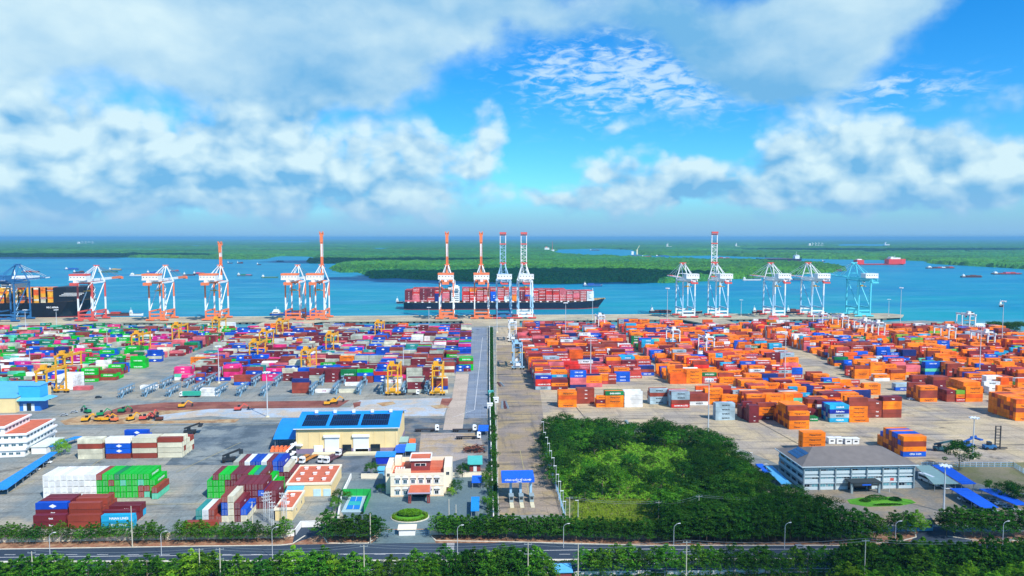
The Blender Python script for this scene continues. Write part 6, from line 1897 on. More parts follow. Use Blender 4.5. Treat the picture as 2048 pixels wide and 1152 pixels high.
# ================================================================ VEHICLES
CARW = mat('car white', 'eef0f0', 0.3, var=0.03); CARG = mat('car silver', 'a8aeb2', 0.3, metal=0.3, var=0.03); CARB = mat('car dark', '2a3038', 0.3, var=0.05)
def make_car(m, van=False):
    t = thing('parked_car', 'x', 'car', (0, 0, 0))
    mb = MB()
    pr = [(-2.1, .35), (-2.15, .8), (-1.9, 1.0), (-1.5, 1.45 if not van else 1.9), (0.6 if not van else 1.2, 1.5 if not van else 1.95), (1.2 if not van else 1.6, 1.0), (2.1, .85), (2.2, .4)]
    n = len(pr)
    vs = [(x, -.86, z) for x, z in pr] + [(x, .86, z) for x, z in pr]
    mb.add(vs, [tuple(range(n)), tuple(range(n, 2 * n))[::-1]] + [(i, n + i, n + (i + 1) % n, (i + 1) % n) for i in range(n)])
    mb.build('body', m, t)
    mb = MB()
    for s_ in (-1, 1): mb.box(-.3, s_ * .86, 1.02, 1.9, 0.03, .34)
    mb.beam((1.18 if not van else 1.58, 0, 1.05), (.64 if not van else 1.24, 0, 1.5 if not van else 1.9), 1.5, .04); mb.beam((-1.92, 0, 1.04), (-1.55, 0, 1.42), 1.5, .04)
    mb.build('window', WIND, t)
    for s_ in (-1, 1):
        for X in (-1.35, 1.4):
            mb = MB(); mb.cyl((X, s_ * .72, .34), (X, s_ * .9, .34), .34, n=10); mb.build('wheel', RUB, t)
    for s_ in (-1, 1): mb = MB(); mb.box(2.14, s_ * .6, .62, .12, .34, .16); mb.build('headlight', PW, t)
    return t
def make_truck(cabm, trm, load=None):
    t = thing('lorry', 'x', 'lorry', (0, 0, 0))
    mb = MB(); mb.box(5.6, 0, .9, 2.2, 2.4, 2.5, 0); mb.box(5.4, 0, 3.4, 1.6, 2.2, .4, 0); mb.build('cab', cabm, t)
    mb = MB(); mb.box(6.72, 0, 2.1, .06, 2.1, 1.0); mb.box(5.9, 0, 2.1, 1.0, 2.44, .9); mb.build('windscreen', WIND, t)
    mb = MB(); mb.box(-1.2, 0, 1.0, 12.2, 1.0, .35, 0)
    for k in range(6): mb.box(-6.8 + k * 2.3, 0, 1.15, .25, 2.4, .2, 0)
    for s_ in (-1, 1): mb.box(-1.2, s_ * 1.15, 1.15, 12.2, .15, .22, 0)
    mb.build('trailer', trm, t)
    for X in (5.6, 3.2, 2.2, -4.2, -5.4, -6.5):
        mb = MB(); mb.cyl((X, -1.2, .5), (X, 1.2, .5), .5, n=10); mb.build('axle', RUB, t)
    if load:
        mb = MB(); mb.box(-1.2, 0, 1.4, 12.2, 2.44, 2.6); mb.build('loaded_box', load, t)
    return t
def place(t0, px, py, rz, label, group=None, cp=True):
    q = P(px, py)
    if cp: return dup(t0, (q.x, q.y, 0.08), rz, label, group)
    t0.location = (q.x, q.y, 0.08); t0.rotation_euler.z = rz; t0['label'] = label
    if group: t0['group'] = group
    return t0
cw, cg, ck, van = make_car(CARW), make_car(CARG), make_car(CARB), make_car(CARW, True)
H90 = math.pi / 2
place(cw, 1822, 800, 0.1, 'white car on the open concrete near the orange stacks', cp=False)
place(cg, 104, 853, 0.0, 'silver car on the asphalt beside the white office', cp=False)
place(ck, 197, 796, 0.4, 'dark and white pickup crossing the asphalt at left', cp=False)
place(van, 447, 684, 1.0, 'white van on the diagonal lane of the left yard', cp=False)
for k, (a, b_) in enumerate(((148, 826), (128, 832))): place(cg, a, b_, 0.3, ['pale car near the green diggers', 'pale car left of the one near the green diggers'][k], 'cars crossing the left asphalt')
# under the left canopy
for k in range(9):
    f = k / 8.0
    place((cw, cg, cw, ck)[k % 4], -2 + f * 96, 985 - f * 56 - 2, 0.1, f"{('white', 'silver', 'white', 'dark')[k % 4]} car under the long left canopy, {ORD[k]} from its near end", 'cars under the long left canopy')
for k in range(8):
    f = k / 7.0
    place((cw, ck, cg, cw)[k % 4], 1872 + f * 36 - 14, 953 + f * 26, 0.0, f"{('white', 'dark', 'silver', 'white')[k % 4]} car under the grey green canopy, {ORD[k]} from the back", 'cars under the right canopies')
for k in range(7):
    f = k / 6.0
    place((cw, cg, ck)[k % 3], 1926 + f * 66, 1000 + f * 28, 0.0, f"{('white', 'silver', 'dark')[k % 3]} car beside the front blue canopy, {ORD[k]} from the back", 'cars under the right canopies')
for k in range(4):
    place((cg, cw)[k % 2], 1985 + k * 16, 1003 + k * 7, 0.0, f"{('silver', 'white')[k % 2]} car in the lane between the blue canopies, {ORD[k]} from the back", 'cars under the right canopies')
tr1 = make_truck(CARW, mat('trailer ochre', 'c8843c', 0.6)); tr2 = make_truck(CARW, mat('trailer plum', '6a4450', 0.6)); tr3 = make_truck(CARW, mat('trailer dark', '3a3538', 0.6))
place(tr1, 601, 922, -H90 - .35, 'leftmost white lorry with ochre trailer before the warehouse', 'lorries before the warehouse', False)
place(tr1, 617, 922, -H90 - .35, 'second white lorry with ochre trailer before the warehouse', 'lorries before the warehouse')
place(tr2, 654, 921, -H90 - .35, 'white lorry with plum trailer before the large left door', 'lorries before the warehouse', False)
place(tr2, 665, 922, -H90 - .35, 'white lorry with plum trailer nearest the open doorway', 'lorries before the warehouse')
place(tr3, 688, 908, -H90 - .35, 'white lorry backed into the dark doorway', 'lorries before the warehouse', False)
place(tr3, 855, 863, 0.0, 'white lorry with long dark flat trailer right of the warehouse', 'lorries with flat trailers')
place(tr3, 930, 863, 0.0, 'lorry with dark trailer beneath the small blue shelter', 'lorries with flat trailers')
place(tr3, 938, 878, 0.0, 'lorry with dark trailer in front of the scrap heap', 'lorries with flat trailers')
trg = make_truck(CARW, TEAL, mat('load teal', '2fa88c', 0.6)); place(trg, 380, 794, math.pi, 'white lorry carrying a teal box beside the white pair', cp=False)
place(tr3, 820, 790, 0.0, 'white lorry parked below the maroon and grey stack')
# bus
q = P(1862, 968)
t = thing('coach_bus', 'white coach with dark windows beside the grey office', 'bus', (q.x, q.y + 1, 0.1), -H90 + 0.02)
mb = MB(); mb.box(0, 0, .45, 11.6, 2.5, 2.9, 0); mb.box(-1, 0, 3.35, 6, 1.6, .25, 0); mb.build('body', CARW, t)
mb = MB(); mb.box(-.3, 0, 1.75, 10.4, 2.56, 1.05); mb.build('side_window', WIND, t)
mb = MB(); mb.box(5.8, 0, 1.3, .08, 2.3, 1.7); mb.build('windscreen', WIND, t)
for X in (-3.4, 3.8):
    for s_ in (-1, 1): mb = MB(); mb.cyl((X, s_ * 1.0, .5), (X, s_ * 1.28, .5), .5, n=12); mb.build('wheel', RUB, t)
t.rotation_euler.z = -H90 + 0.16
# diggers and rollers
def digger(px, py, m, label, rz=0.0, cp=None, name='excavator'):
    q = P(px, py)
    t = thing(name, label, 'digger', (q.x, q.y, .06), rz)
    for s_ in (-1, 1): mb = MB(); mb.box(0, s_ * 1.1, 0, 4.2, .6, .9); mb.build('track', RUB, t)
    mb = MB(); mb.box(-.4, 0, .95, 3.8, 2.5, 1.3); mb.build('body', m, t)
    mb = MB(); mb.box(.6, .7, 2.25, 1.6, 1.0, 1.3, 0); mb.build('cab', WIND, t)
    mb = MB(); mb.beam((1.3, -.3, 1.6), (3.8, -.3, 4.4), .5, .6); mb.beam((3.8, -.3, 4.4), (6.4, -.3, 2.6), .4, .5); mb.build('boom', m, t)
    mb = MB(); mb.box(6.4, -.3, .6, 1.1, 1.2, 1.4); mb.beam((6.4, -.3, 2.6), (6.4, -.3, 1.6), .3, .3); mb.build('bucket', PK, t)
    return t
GD = mat('digger green', '128a54', 0.5)
digger(175, 826, GD, 'leftmost green digger on the sandy strip', 2.6); digger(201, 832, GD, 'green digger nearest the yellow machines', .5); digger(244, 825, GD, 'green digger at the dirt strip end', 0)
digger(171, 843, PY, 'yellow digger at the left end of the machine row', 0.3); digger(196, 842, PY, 'second yellow digger of the machine row', 2.9); digger(212, 842, PY, 'third yellow digger of the machine row', .2); digger(228, 843, PO, 'rust orange digger right of the yellow ones', 3.0)
digger(261, 841, PY, 'lone yellow digger before the reddish machines', 1.0); digger(287, 840, PR, 'reddish machine left of the heap', .2); digger(304, 836, PR, 'reddish machine with raised boom', 1.5); digger(318, 841, BRN, 'brown machine at the end of the row', 3.1)
digger(364, 815, PY, 'yellow digger at the left of the long dirt strip', .4); digger(655, 810, PY, 'yellow roller pair left machine on the dirt strip', .2); digger(668, 806, PY, 'yellow machine right of the roller on dirt', .4); digger(476, 821, PR, 'small red machine on the pale apron', .2)
# empty stacker, reach stacker
q = P(1990, 899)
t = thing('container_stacker', 'dark stacker with tall ladder-like mast on open concrete', 'stacker truck', (q.x, q.y, .1), -0.1)
mb = MB(); mb.box(-3, 0, .8, 6, 3, 1.6, 0); mb.box(-3.2, 0, 2.4, 1.8, 2, 1.8, 1); mb.build('chassis', [PN, WIND], t)
mb = MB()
for s_ in (-1, 1): mb.box(1.2 + s_ * 1.3, 0, .3, .45, .5, 12.5)
for k in range(8): mb.box(1.2, 0, 1.2 + k * 1.6, 2.4, .3, .3)
mb.build('mast', PK, t)
mb = MB(); mb.box(3.2, 0, .6, 6, 1, .5); mb.build('spreader_arm', PK, t)
for X in (-5, -1):
    for s_ in (-1, 1): mb = MB(); mb.cyl((X, s_ * 1.3, .8), (X, s_ * 1.9, .8), .8, n=12); mb.build('wheel', RUB, t)
def reach(px, py, m, label, rz):
    q = P(px, py); t = thing('reach_stacker', label, 'stacker truck', (q.x, q.y, .1), rz)
    mb = MB(); mb.box(0, 0, 1.0, 6.5, 3, 1.2); mb.build('chassis', m, t)
    mb = MB(); mb.box(-.5, 0, 2.2, 1.8, 1.8, 1.8); mb.build('cab', WIND, t)
    mb = MB(); mb.beam((-3, 0, 3.2), (5.5, 0, 6.0), .8, .9); mb.build('boom', m, t)
    mb = MB(); mb.box(5.8, 0, 4.4, 2, 6.5, .7); mb.build('spreader', m, t)
    for X in (-2.4, 2.4):
        for s_ in (-1, 1): mb = MB(); mb.cyl((X, s_ * 1.2, .8), (X, s_ * 1.8, .8), .8, n=12); mb.build('wheel', RUB, t)
reach(458, 924, PK, 'black reach stacker behind the maroon and green block', 0.3); reach(380, 868, PK, 'black reach stacker behind the last cream stack', 0.2); reach(1880, 902, HG, 'grey green reach stacker left of the tall tree', -.4); reach(1935, 896, CB, 'blue reach stacker behind the tall tree', .2); reach(580, 914, CARW, 'white and black forklift at the canopy corner', 1.2)
reach(1462, 664, CB, 'blue stacker on the far aisle of the right yard', 1.4)
# scrap heap, loose pipes, flower bed
q = P(948, 902); t = thing('scrap_heap', 'rusty heap of scrap metal beside the central hedge', 'scrap heap', q)
rg = random.Random(8)
mb = MB()
for k in range(90): mb.beam((rg.uniform(-6, 6), rg.uniform(-5, 7), rg.uniform(0, 1.2)), (rg.uniform(-6, 6), rg.uniform(-5, 7), rg.uniform(.4, 2.2)), rg.uniform(.1, .5), .15, rg.randrange(3))
mb.build('metal_pieces', [BRN, mat('rust', '8a5038', 0.9), PK], t)
for k, (a, b_) in enumerate(((1004, 818), (1011, 818), (1017, 818), (1001, 773), (1008, 773))):
    q = P(a, b_); t = thing('pipe_bundle', ['leftmost long pipe bundle on the lane', 'middle long pipe bundle on the lane', 'right long pipe bundle on the lane', 'left short pipe bundle farther up the lane', 'right short pipe bundle farther up the lane'][k], 'pipes', q, 0.05 * (k - 1), 'pipe bundles lying on the concrete lane')
    for j in range(3): mb = MB(); mb.cyl((j * .5 - .5, 0, .3), (j * .5 - .5, 22 if k < 3 else 16, .3), .24, n=6); mb.build('pipe', BRN if k % 2 else STL, t)
# flag pole and blue wheel pile
q = P(1779, 985); t = thing('flagpole', 'white pole with red flag before the grey office', 'flagpole', q)
mb = MB(); mb.cyl((0, 0, 0), (0, 0, 7), .08, n=6); mb.build('pole', PW, t); mb = MB(); mb.box(.9, 0, 5.4, 1.7, .05, 1.2); mb.build('flag', PR, t)
# ================================================================ VEGETATION
def leafmat(key, c0, c1, c2):
    m = bpy.data.materials.new(key); m.use_nodes = True
    t = NT(m.node_tree)
    pos = t.n('ShaderNodeTexCoord').outputs['Object']
    oi = t.n('ShaderNodeObjectInfo').outputs['Random']
    c = t.mix(t.ramp(t.noise(pos, 3.2, 3, 0.6), 0.35, 0.65), srgb(c0), srgb(c1))
    c = t.mix(t.ramp(t.noise(t.vm('MULTIPLY', pos, (1, 1, 1)), 11.0, 2, 0.5), 0.5, 0.75), c, srgb(c2))
    hs = t.n('ShaderNodeHueSaturation')
    t.put(hs.inputs['Hue'], t.ramp(oi, 0, 1, 0.485, 0.512, smooth=False))
    t.put(hs.inputs['Value'], t.ramp(t.m('FRACT', t.m('MULTIPLY', oi, 7.31)), 0, 1, 0.68, 1.36, smooth=False))
    t.put(hs.inputs['Color'], c)
    d = t.n('ShaderNodeBsdfDiffuse'); t.put(d.inputs[0], hs.outputs[0])
    tr = t.n('ShaderNodeBsdfTranslucent'); t.put(tr.inputs[0], hs.outputs[0])
    mx = t.n('ShaderNodeMixShader'); mx.inputs[0].default_value = 0.28
    t.put(mx.inputs[1], d.outputs[0]); t.put(mx.inputs[2], tr.outputs[0])
    t.put(t.n('ShaderNodeOutputMaterial').inputs[0], mx.outputs[0])
    return m
LF1 = leafmat('leaves mid green', '30601a', '467c1e', '72a02c')
LF2 = leafmat('leaves deep green', '24501a', '34661c', '54822a')
LF3 = leafmat('leaves yellow green', '54861c', '6c9c24', '8cb230')
LF4 = leafmat('leaves dark grove', '20441a', '30601e', '567e2a')
LFU = leafmat('leaves undergrowth', '548a20', '76a82e', '9cba44')
BARK = mat('bark grey brown', '8a7c68', 0.9, var=0.25, scale=1.0)
def quads_mesh(name, C, Nn, S, m):
    """leaf quads at C with normals Nn, sizes S"""
    C = np.asarray(C); Nn = np.asarray(Nn); S = np.asarray(S)[:, None]
    Nn = Nn / np.linalg.norm(Nn, axis=1, keepdims=True)
    ref = rngv.normal(0, 1, C.shape)
    a = np.cross(Nn, ref); a /= np.linalg.norm(a, axis=1, keepdims=True)
    b = np.cross(Nn, a)
    asp = rngv.uniform(0.45, 0.9, (len(C), 1))
    V = np.stack([C - a * S - b * S * asp * .4, C + b * S * asp * -1.0 + a * S * .1, C + a * S + b * S * asp * .3, C + b * S * asp - a * S * .1], 1).reshape(-1, 3)
    me = bpy.data.meshes.new(name)
    n = len(C)
    me.vertices.add(4 * n); me.vertices.foreach_set('co', V.astype(np.float32).ravel())
    me.loops.add(4 * n); me.loops.foreach_set('vertex_index', np.arange(4 * n, dtype=np.int32))
    me.polygons.add(n); me.polygons.foreach_set('loop_start', np.arange(0, 4 * n, 4, dtype=np.int32))
    me.materials.append(m)
    me.update(calc_edges=True)
    return me
rngv = np.random.default_rng(77)
def layered_crown(n_t, m, wide=0.42, low=0.22):
    C, N_, S = [], [], []
    for k in range(n_t):
        f = k / (n_t - 1)
        z = low + (0.98 - low) * f
        r = wide * (1 - f ** 2.6) * rngv.uniform(0.85, 1.1) + 0.05
        nb = rngv.integers(5, 8)
        ph = rngv.uniform(0, 2 * math.pi)
        for b_ in range(nb):
            a = ph + b_ * 2 * math.pi / nb + rngv.normal(0, .18)
            L = r * rngv.uniform(0.7, 1.12)
            nl = int(54 * (0.45 + L / wide))
            u = rngv.uniform(0.08, 1.0, nl) ** 0.7
            sp = (0.10 + 0.22 * u) * L
            off = rngv.normal(0, 1, nl) * sp * .55
            x = np.cos(a) * u * L - np.sin(a) * off
            y = np.sin(a) * u * L + np.cos(a) * off
            zz = z + 0.035 * u - 0.05 * u * u + rngv.normal(0, .014, nl)
            C.append(np.stack([x, y, zz], 1))
            nn = rngv.normal(0, .38, (nl, 3)); nn[:, 2] += 1
            N_.append(nn); S.append(rngv.uniform(.016, .034, nl))
    return quads_mesh('crown', np.concatenate(C), np.concatenate(N_), np.concatenate(S), m)
def round_crown(nc, per, m, zc=0.62, rx=0.5, rz=0.38, leaf=(.016, .034)):
    C, N_, S = [], [], []
    lob = rngv.uniform(0, 6.28, 4)
    for k in range(nc):
        d = rngv.normal(0, 1, 3); d /= np.linalg.norm(d)
        if d[2] < -0.45: d[2] = abs(d[2])
        az_ = math.atan2(d[1], d[0])
        ir = 1 + .16 * math.sin(3 * az_ + lob[0]) + .12 * math.sin(5 * az_ + lob[1]) + .1 * math.sin(4 * d[2] + lob[2])
        q = rngv.uniform(0.62, 1.02) * ir
        c = np.array([d[0] * rx * q, d[1] * rx * q, zc + d[2] * rz * q])
        r = rngv.uniform(.07, .15)
        dd = rngv.normal(0, 1, (per, 3)); dd /= np.linalg.norm(dd, axis=1, keepdims=True)
        rr = rngv.uniform(.5, 1.0, (per, 1)) ** .5
        p = c + dd * rr * r * np.array([1.15, 1.15, .75])
        C.append(p); N_.append(dd * .9 + d * .5 + rngv.normal(0, .35, (per, 3)) + np.array([0, 0, .35])); S.append(rngv.uniform(*leaf, per))
    return quads_mesh('crown', np.concatenate(C), np.concatenate(N_), np.concatenate(S), m)
def trunk_mesh(top=0.85, r=.016, limbs=6, low=.25):
    mb = MB()
    mb.cyl((0, 0, 0), (.004, 0, low + .1), r, r * .75, n=7); mb.cyl((.004, 0, low + .1), (0, .005, top), r * .75, r * .2, n=6)
    for k in range(limbs):
        a = k * 2.4; z = low + (top - low) * k / limbs * .8
        mb.cyl((0, 0, z), (.24 * math.cos(a) * (1 - .5 * k / limbs), .24 * math.sin(a) * (1 - .5 * k / limbs), z + .07), r * .4, r * .12, n=5)
    return mb.mesh('trunk', BARK)
ROAD = [(layered_crown(6, LF1, .46, .38), trunk_mesh()), (layered_crown(5, LF1, .42, .44), trunk_mesh(low=.3)), (layered_crown(6, LF2, .45, .36), trunk_mesh()), (layered_crown(6, LF3, .46, .36), trunk_mesh()), (layered_crown(7, LF2, .50, .32), trunk_mesh(low=.25))]
GROVE = [(round_crown(58, 70, LF4, .58, .52, .40, (.012, .027)), trunk_mesh(.6, .02, 5, .2)), (round_crown(64, 66, LF2, .56, .56, .42, (.012, .026)), trunk_mesh(.6, .02, 5, .2)), (round_crown(52, 70, LF1, .55, .5, .42, (.013, .028)), trunk_mesh(.6, .02, 5, .2)), (round_crown(60, 60, LF4, .5, .6, .40, (.013, .028)), trunk_mesh(.5, .02, 5, .15)), (round_crown(48, 64, LF3, .52, .5, .40, (.013, .028)), trunk_mesh(.5, .02, 4, .15))]
NB = 0
def tree(px, py, H_, kind, label, group, name='roadside_tree', cat='tree', wx=1.0, q=None):
    global NB
    q = q or P(px, py)
    t = thing(name, label, cat, (q.x, q.y, .05), rngv.uniform(0, 6.28), group)
    t.scale = (H_ * wx, H_ * wx, H_)
    link('crown', kind[0], t); link('trunk', kind[1], t)
    NB += 1
    return t
rt = random.Random(31)
NEAR = []   # landmarks along the road, for telling the trees apart
def where(px):
    marks = [(0, 'left border'), (95, 'maroon low stacks'), (235, 'light blue stack'), (330, 'empty asphalt gap'), (400, 'teal container end'), (480, 'stepped container row'), (560, 'pylons'), (615, 'side road bay'), (705, 'sports court'), (812, 'gate house'), (915, 'office drive'), (985, 'central hedge'), (1036, 'truck gate'), (1110, 'lane lamps'), (1240, 'grove clearing'), (1400, 'grove edge'), (1560, 'pale canopy'), (1700, 'forecourt lawn'), (1865, 'guardhouse'), (1960, 'front blue canopy'), (2040, 'right border')]
    return min(marks, key=lambda m_: abs(m_[0] - px))[1]
count = {}
def row_label(px, what):
    w_ = where(px)
    k = (w_, what); count[k] = count.get(k, 0) + 1
    return w_, count[k]
def tree_row(spec, what, group):
    """spec: (px, py, height, kinds)"""
    for (px, py, H_, kinds) in spec:
        w_, i = row_label(px, what)
        tree(px, py, H_, rt.choice(kinds), f"{ORD[i - 1]} {what} from the left, near the {w_}", group, wx=rt.uniform(.74, .96) if px < 600 and py < 1100 else rt.uniform(.9, 1.2))
R1, R2, R3, R4, R5 = ROAD
sp = []
x = -12
while x < 560:
    if not (330 < x < 345): sp.append((x, 1087 - x * .006 + rt.uniform(-1, 1), rt.uniform(6.6, 8.6), [R1, R2, R3, R1]))
    x += rt.uniform(12, 21)
sp += [(568, 1081, 9, [R1]), (654, 1079, 11.5, [R4, R3]), (672, 1081, 9, [R3]), (690, 1080, 9.5, [R3]), (707, 1080, 10, [R3, R5]), (724, 1080, 10.5, [R3]), (741, 1079, 10, [R5]), (752, 1078, 9, [R3])]
x = 878
while x < 1128:
    sp.append((x, 1074 + (x - 878) * .012 + rt.uniform(-1, 1), rt.uniform(8.0, 9.6), [R3, R5, R2])); x += rt.uniform(10, 16)
while x < 1665:
    sp.append((x, 1080 + min(1, (x - 1128) / 300) * 3 + rt.uniform(-1.2, 1), rt.uniform(7.8, 9.2) if x < 1330 else rt.uniform(9.5, 12.5), [R3, R5, R5, R3])); x += rt.uniform(11, 17)
sp += [(1682, 1084, 13.5, [R5]), (1706, 1082, 12.5, [R5]), (1730, 1080, 12, [R3]), (1752, 1082, 10, [R1])]
sp += [(1789, 1070, 9.5, [R3]), (1812, 1068, 9, [R1]), (1832, 1069, 9.5, [R4, R1]), (1893, 1072, 10.5, [R3]), (1908, 1070, 11.5, [R1, R3]), (1926, 1071, 11.5, [R2]), (1944, 1072, 11, [R3]), (1962, 1073, 11, [R1]), (1985, 1074, 11.5, [R3]), (2006, 1074, 11, [R3]), (2028, 1074, 12, [R5]), (2050, 1074, 12, [R3])]
tree_row(sp, 'tree beyond the road', 'trees in the row beyond the road')
# second rank behind, right of the grove clearing
sp = []
x = 1340
while x < 1650: sp.append((x, 1063 + rt.uniform(-4, 4), rt.uniform(9, 12), [R5, R3])); x += rt.uniform(13, 20)
tree_row(sp, 'second rank tree', 'trees behind the far row')
# near row, at the bottom of the picture
sp = []
x = -20
while x < 860:
    sp.append((x, 1178 - x * .010 + rt.uniform(-8, 9), rt.uniform(8.6, 13.4), [R1, R1, R4, R2, R4, R3])); x += rt.uniform(18, 28)
x = 866
while x < 1100: sp.append((x, 1168 + rt.uniform(-6, 6), rt.uniform(10, 13), [R1, R3, R5])); x += rt.uniform(15, 24)
x = 1165
while x < 1660: sp.append((x, 1150 + rt.uniform(-3, 3), rt.uniform(7.4, 11.2), [R2, R1, R3])); x += rt.uniform(15, 33)
while x < 2060: sp.append((x, 1152 + rt.uniform(-3, 10), rt.uniform(10.5, 14.5), [R3, R5, R1])); x += rt.uniform(12, 19)
tree_row(sp, 'near side tree', 'trees in the near row below the road')
sp = []
x = -10
while x < 1130: sp.append((x, 1240 + rt.uniform(-12, 14), rt.uniform(9.5, 12.5), [R4, R1, R4])); x += rt.uniform(26, 44)
while x < 1680: x += 50
while x < 2070: sp.append((x, 1210 + rt.uniform(-10, 14), rt.uniform(10.5, 14), [R4, R1, R4])); x += rt.uniform(20, 30)
tree_row(sp, 'treetop at the bottom edge', 'treetops along the bottom border')
# hedge mass along the bottom right and under the near row
def shrub_mass(name, pts, h_, m, n, label=None, cat=None, kind='stuff', leaf=.28):
    q = [P(*p) for p in pts]; qq = [(a.x, a.y) for a in q]
    X0, X1, Y0, Y1 = min(a for a, _ in qq), max(a for a, _ in qq), min(b for _, b in qq), max(b for _, b in qq)
    c = []
    while sum(len(e) for e in c) < n:
        X = rngv.uniform(X0, X1, 4 * n); Y = rngv.uniform(Y0, Y1, 4 * n)
        k = inpoly(X, Y, qq)
        X, Y = X[k], Y[k]
        hh_ = h_ * (0.55 + .25 * np.sin(X * .9 + Y * .3) + .2 * np.sin(Y * 1.3 - X * .4) + .15 * np.sin(X * 2.1))
        Z = hh_ * rngv.uniform(.25, 1, len(X)) ** .5
        c.append(np.stack([X, Y, Z], 1)[:n])
        if not len(X): break
    C = np.concatenate(c)[:n]
    N_ = rngv.normal(0, .5, C.shape); N_[:, 2] += .8
    me = quads_mesh(name, C, N_, rngv.uniform(leaf * .6, leaf * 1.3, len(C)), m)
    return tag(link(name, me), label, cat, kind=kind)
shrub_mass('ground_cover', [(-200, 1160), (600, 1156), (1140, 1153), (1140, 1300), (-200, 1300)], 1.6, LF1, 26000, leaf=.35)
shrub_mass('ground_cover', [(1140, 1149), (2200, 1146), (2200, 1260), (1140, 1260)], 1.8, LF1, 26000, leaf=.35)
for o in [o for o in bpy.data.objects if o.name.startswith('ground_cover')]: o['label'] = 'leafy ground cover under the near trees'
shrub_mass('median_planting', [(-200, 1127.5), (2200, 1118.5), (2200, 1121), (-200, 1130)], .9, LF2, 9000, leaf=.22)
# central hedge
shrub_mass('hedge_strip', [(980, 657), (986, 657), (986, 780), (992, 900), (995, 1070), (989, 1070), (983, 900), (980, 780)], 3.2, LF2, 30000, 'dark green hedge strip between the two yards', 'hedge', leaf=.5)
for k, (a, b_, hh_) in enumerate([(985, 870, 6), (986, 890, 6.5), (988, 925, 7), (986, 950, 7), (980, 965, 7), (972, 975, 7), (982, 990, 6.5), (985, 1010, 6), (975, 1020, 6), (988, 845, 5.5), (984, 1040, 7), (984, 800, 5)]):
    tree(a, b_, hh_, GROVE[k % 3], f"{ORD[k]} bushy tree rising from the central hedge, by nearness to its top", 'bushy trees in the central hedge', name='hedge_tree', wx=.8)
# grove
def grove():
    poly = [(1092, 872), (1150, 866), (1240, 868), (1262, 874), (1318, 872), (1395, 880), (1430, 905), (1478, 930), (1508, 968), (1545, 1012), (1600, 1028), (1650, 1040), (1650, 1064), (1330, 1064), (1322, 1000), (1250, 985), (1150, 985), (1130, 1000), (1118, 985), (1100, 900)]
    q = [(P(*p).x, P(*p).y) for p in poly]
    cl = [(P(*p).x, P(*p).y) for p in [(1155, 1010), (1320, 1005), (1330, 1050), (1160, 1055)]]
    thin = [(P(*p).x, P(*p).y) for p in [(1112, 914), (1245, 912), (1262, 878), (1302, 878), (1312, 900), (1385, 898), (1415, 930), (1400, 975), (1385, 1020), (1120, 1012)]]
    Y0, Y1 = min(b for _, b in q), max(b for _, b in q); X0, X1 = min(a for a, _ in q), max(a for a, _ in q)
    pts = []
    for _ in range(30000):
        a, b_ = rt.uniform(X0, X1), rt.uniform(Y0, Y1)
        A, B_ = np.array([a]), np.array([b_])
        if not inpoly(A, B_, q)[0] or inpoly(A, B_, cl)[0]: continue
        th = inpoly(A, B_, thin)[0]
        if th and rt.random() < .95: continue
        rmin = 11.5 if th else 7.2
        if any((a - c) ** 2 + (b_ - d) ** 2 < rmin ** 2 for c, d, _ in pts): continue
        pts.append((a, b_, th))
    return pts
gpts = grove()
gpts.sort(key=lambda e: (-e[1], e[0]))
print('grove', len(gpts))
zone_n = {}
for (a, b_, th) in gpts:
    H_ = rt.uniform(3.0, 5.0) if th else rt.uniform(8.0, 12.5)
    kd = rt.choice([GROVE[0], GROVE[1], GROVE[2], GROVE[3]] if not th else [GROVE[2], GROVE[3], GROVE[4]])
    px = 1024 + FPX * (a * _r.x + b_ * _r.y) / (a * _f.x + b_ * _f.y)
    zx = 'left' if px < 1190 else ('middle' if px < 1330 else ('right' if px < 1480 else 'far right'))
    Yq = b_
    zy = 'back' if Yq > 375 else ('upper' if Yq > 340 else ('lower' if Yq > 300 else 'front'))
    k = (zx, zy); zone_n[k] = zone_n.get(k, 0) + 1
    tree(0, 0, H_, kd, f"{'low bushy' if th else 'dense round'} tree in the {zy} {zx} part of the grove, {ORD[min(39, zone_n[k] - 1)]} from the back", 'trees of the grove', name='grove_tree', wx=rt.uniform(1.1, 1.5), q=Vector((a, b_, 0)))
BT = [(1118, 886, 11, 1.2, 0, 'large round tree at the back left corner of the grove'), (1160, 882, 12.5, 1.3, 2, 'broad tree second from the back left corner of the grove'), (1205, 882, 13, 1.35, 0, 'largest spreading tree at the back of the grove'),
      (1330, 893, 14.5, 1.0, 1, 'tall dome shaped tree at the far end of the grove'), (1285, 888, 7, 1.3, 2, 'low tree left of the dome shaped tree'), (1140, 940, 11, 1.05, 3, 'tall dark tree at the left of the grove shrubs'),
      (1182, 975, 12.5, 1.05, 2, 'bright topped tree at the centre of the grove shrubs'), (1205, 992, 13.5, 1.1, 0, 'tallest tree above the small meadow'), (1238, 990, 12.5, 1.0, 2, 'second tall tree above the small meadow'), (1170, 1000, 9, 1.1, 3, 'lower tree at the left of the tallest meadow tree'),
      (1262, 940, 7.5, 1.2, 1, 'small dark tree at the middle of the grove'), (1277, 958, 6.5, 1.3, 3, 'low rounded tree in the middle of the grove'), (1322, 985, 9.5, 1.3, 1, 'dark wide tree right of the meadow corner'), (1365, 965, 10, 1.2, 0, 'dark tree at the start of the dense right part'), (1370, 1020, 10, 1.3, 2, 'bright green tree at the right of the meadow')]
for (a, b_, hh_, w_, kk, l) in BT:
    tree(a, b_, hh_, GROVE[kk], l, 'large trees of the grove', name='grove_tree', wx=w_)
shrub_mass('meadow_grass', [(1150, 1000), (1325, 1000), (1335, 1066), (1140, 1066)], .7, leafmat('meadow blades', '84a82c', '9cbc38', 'b8c458'), 16000, 'yellow green meadow grass in the grove clearing', 'grass', leaf=.28)
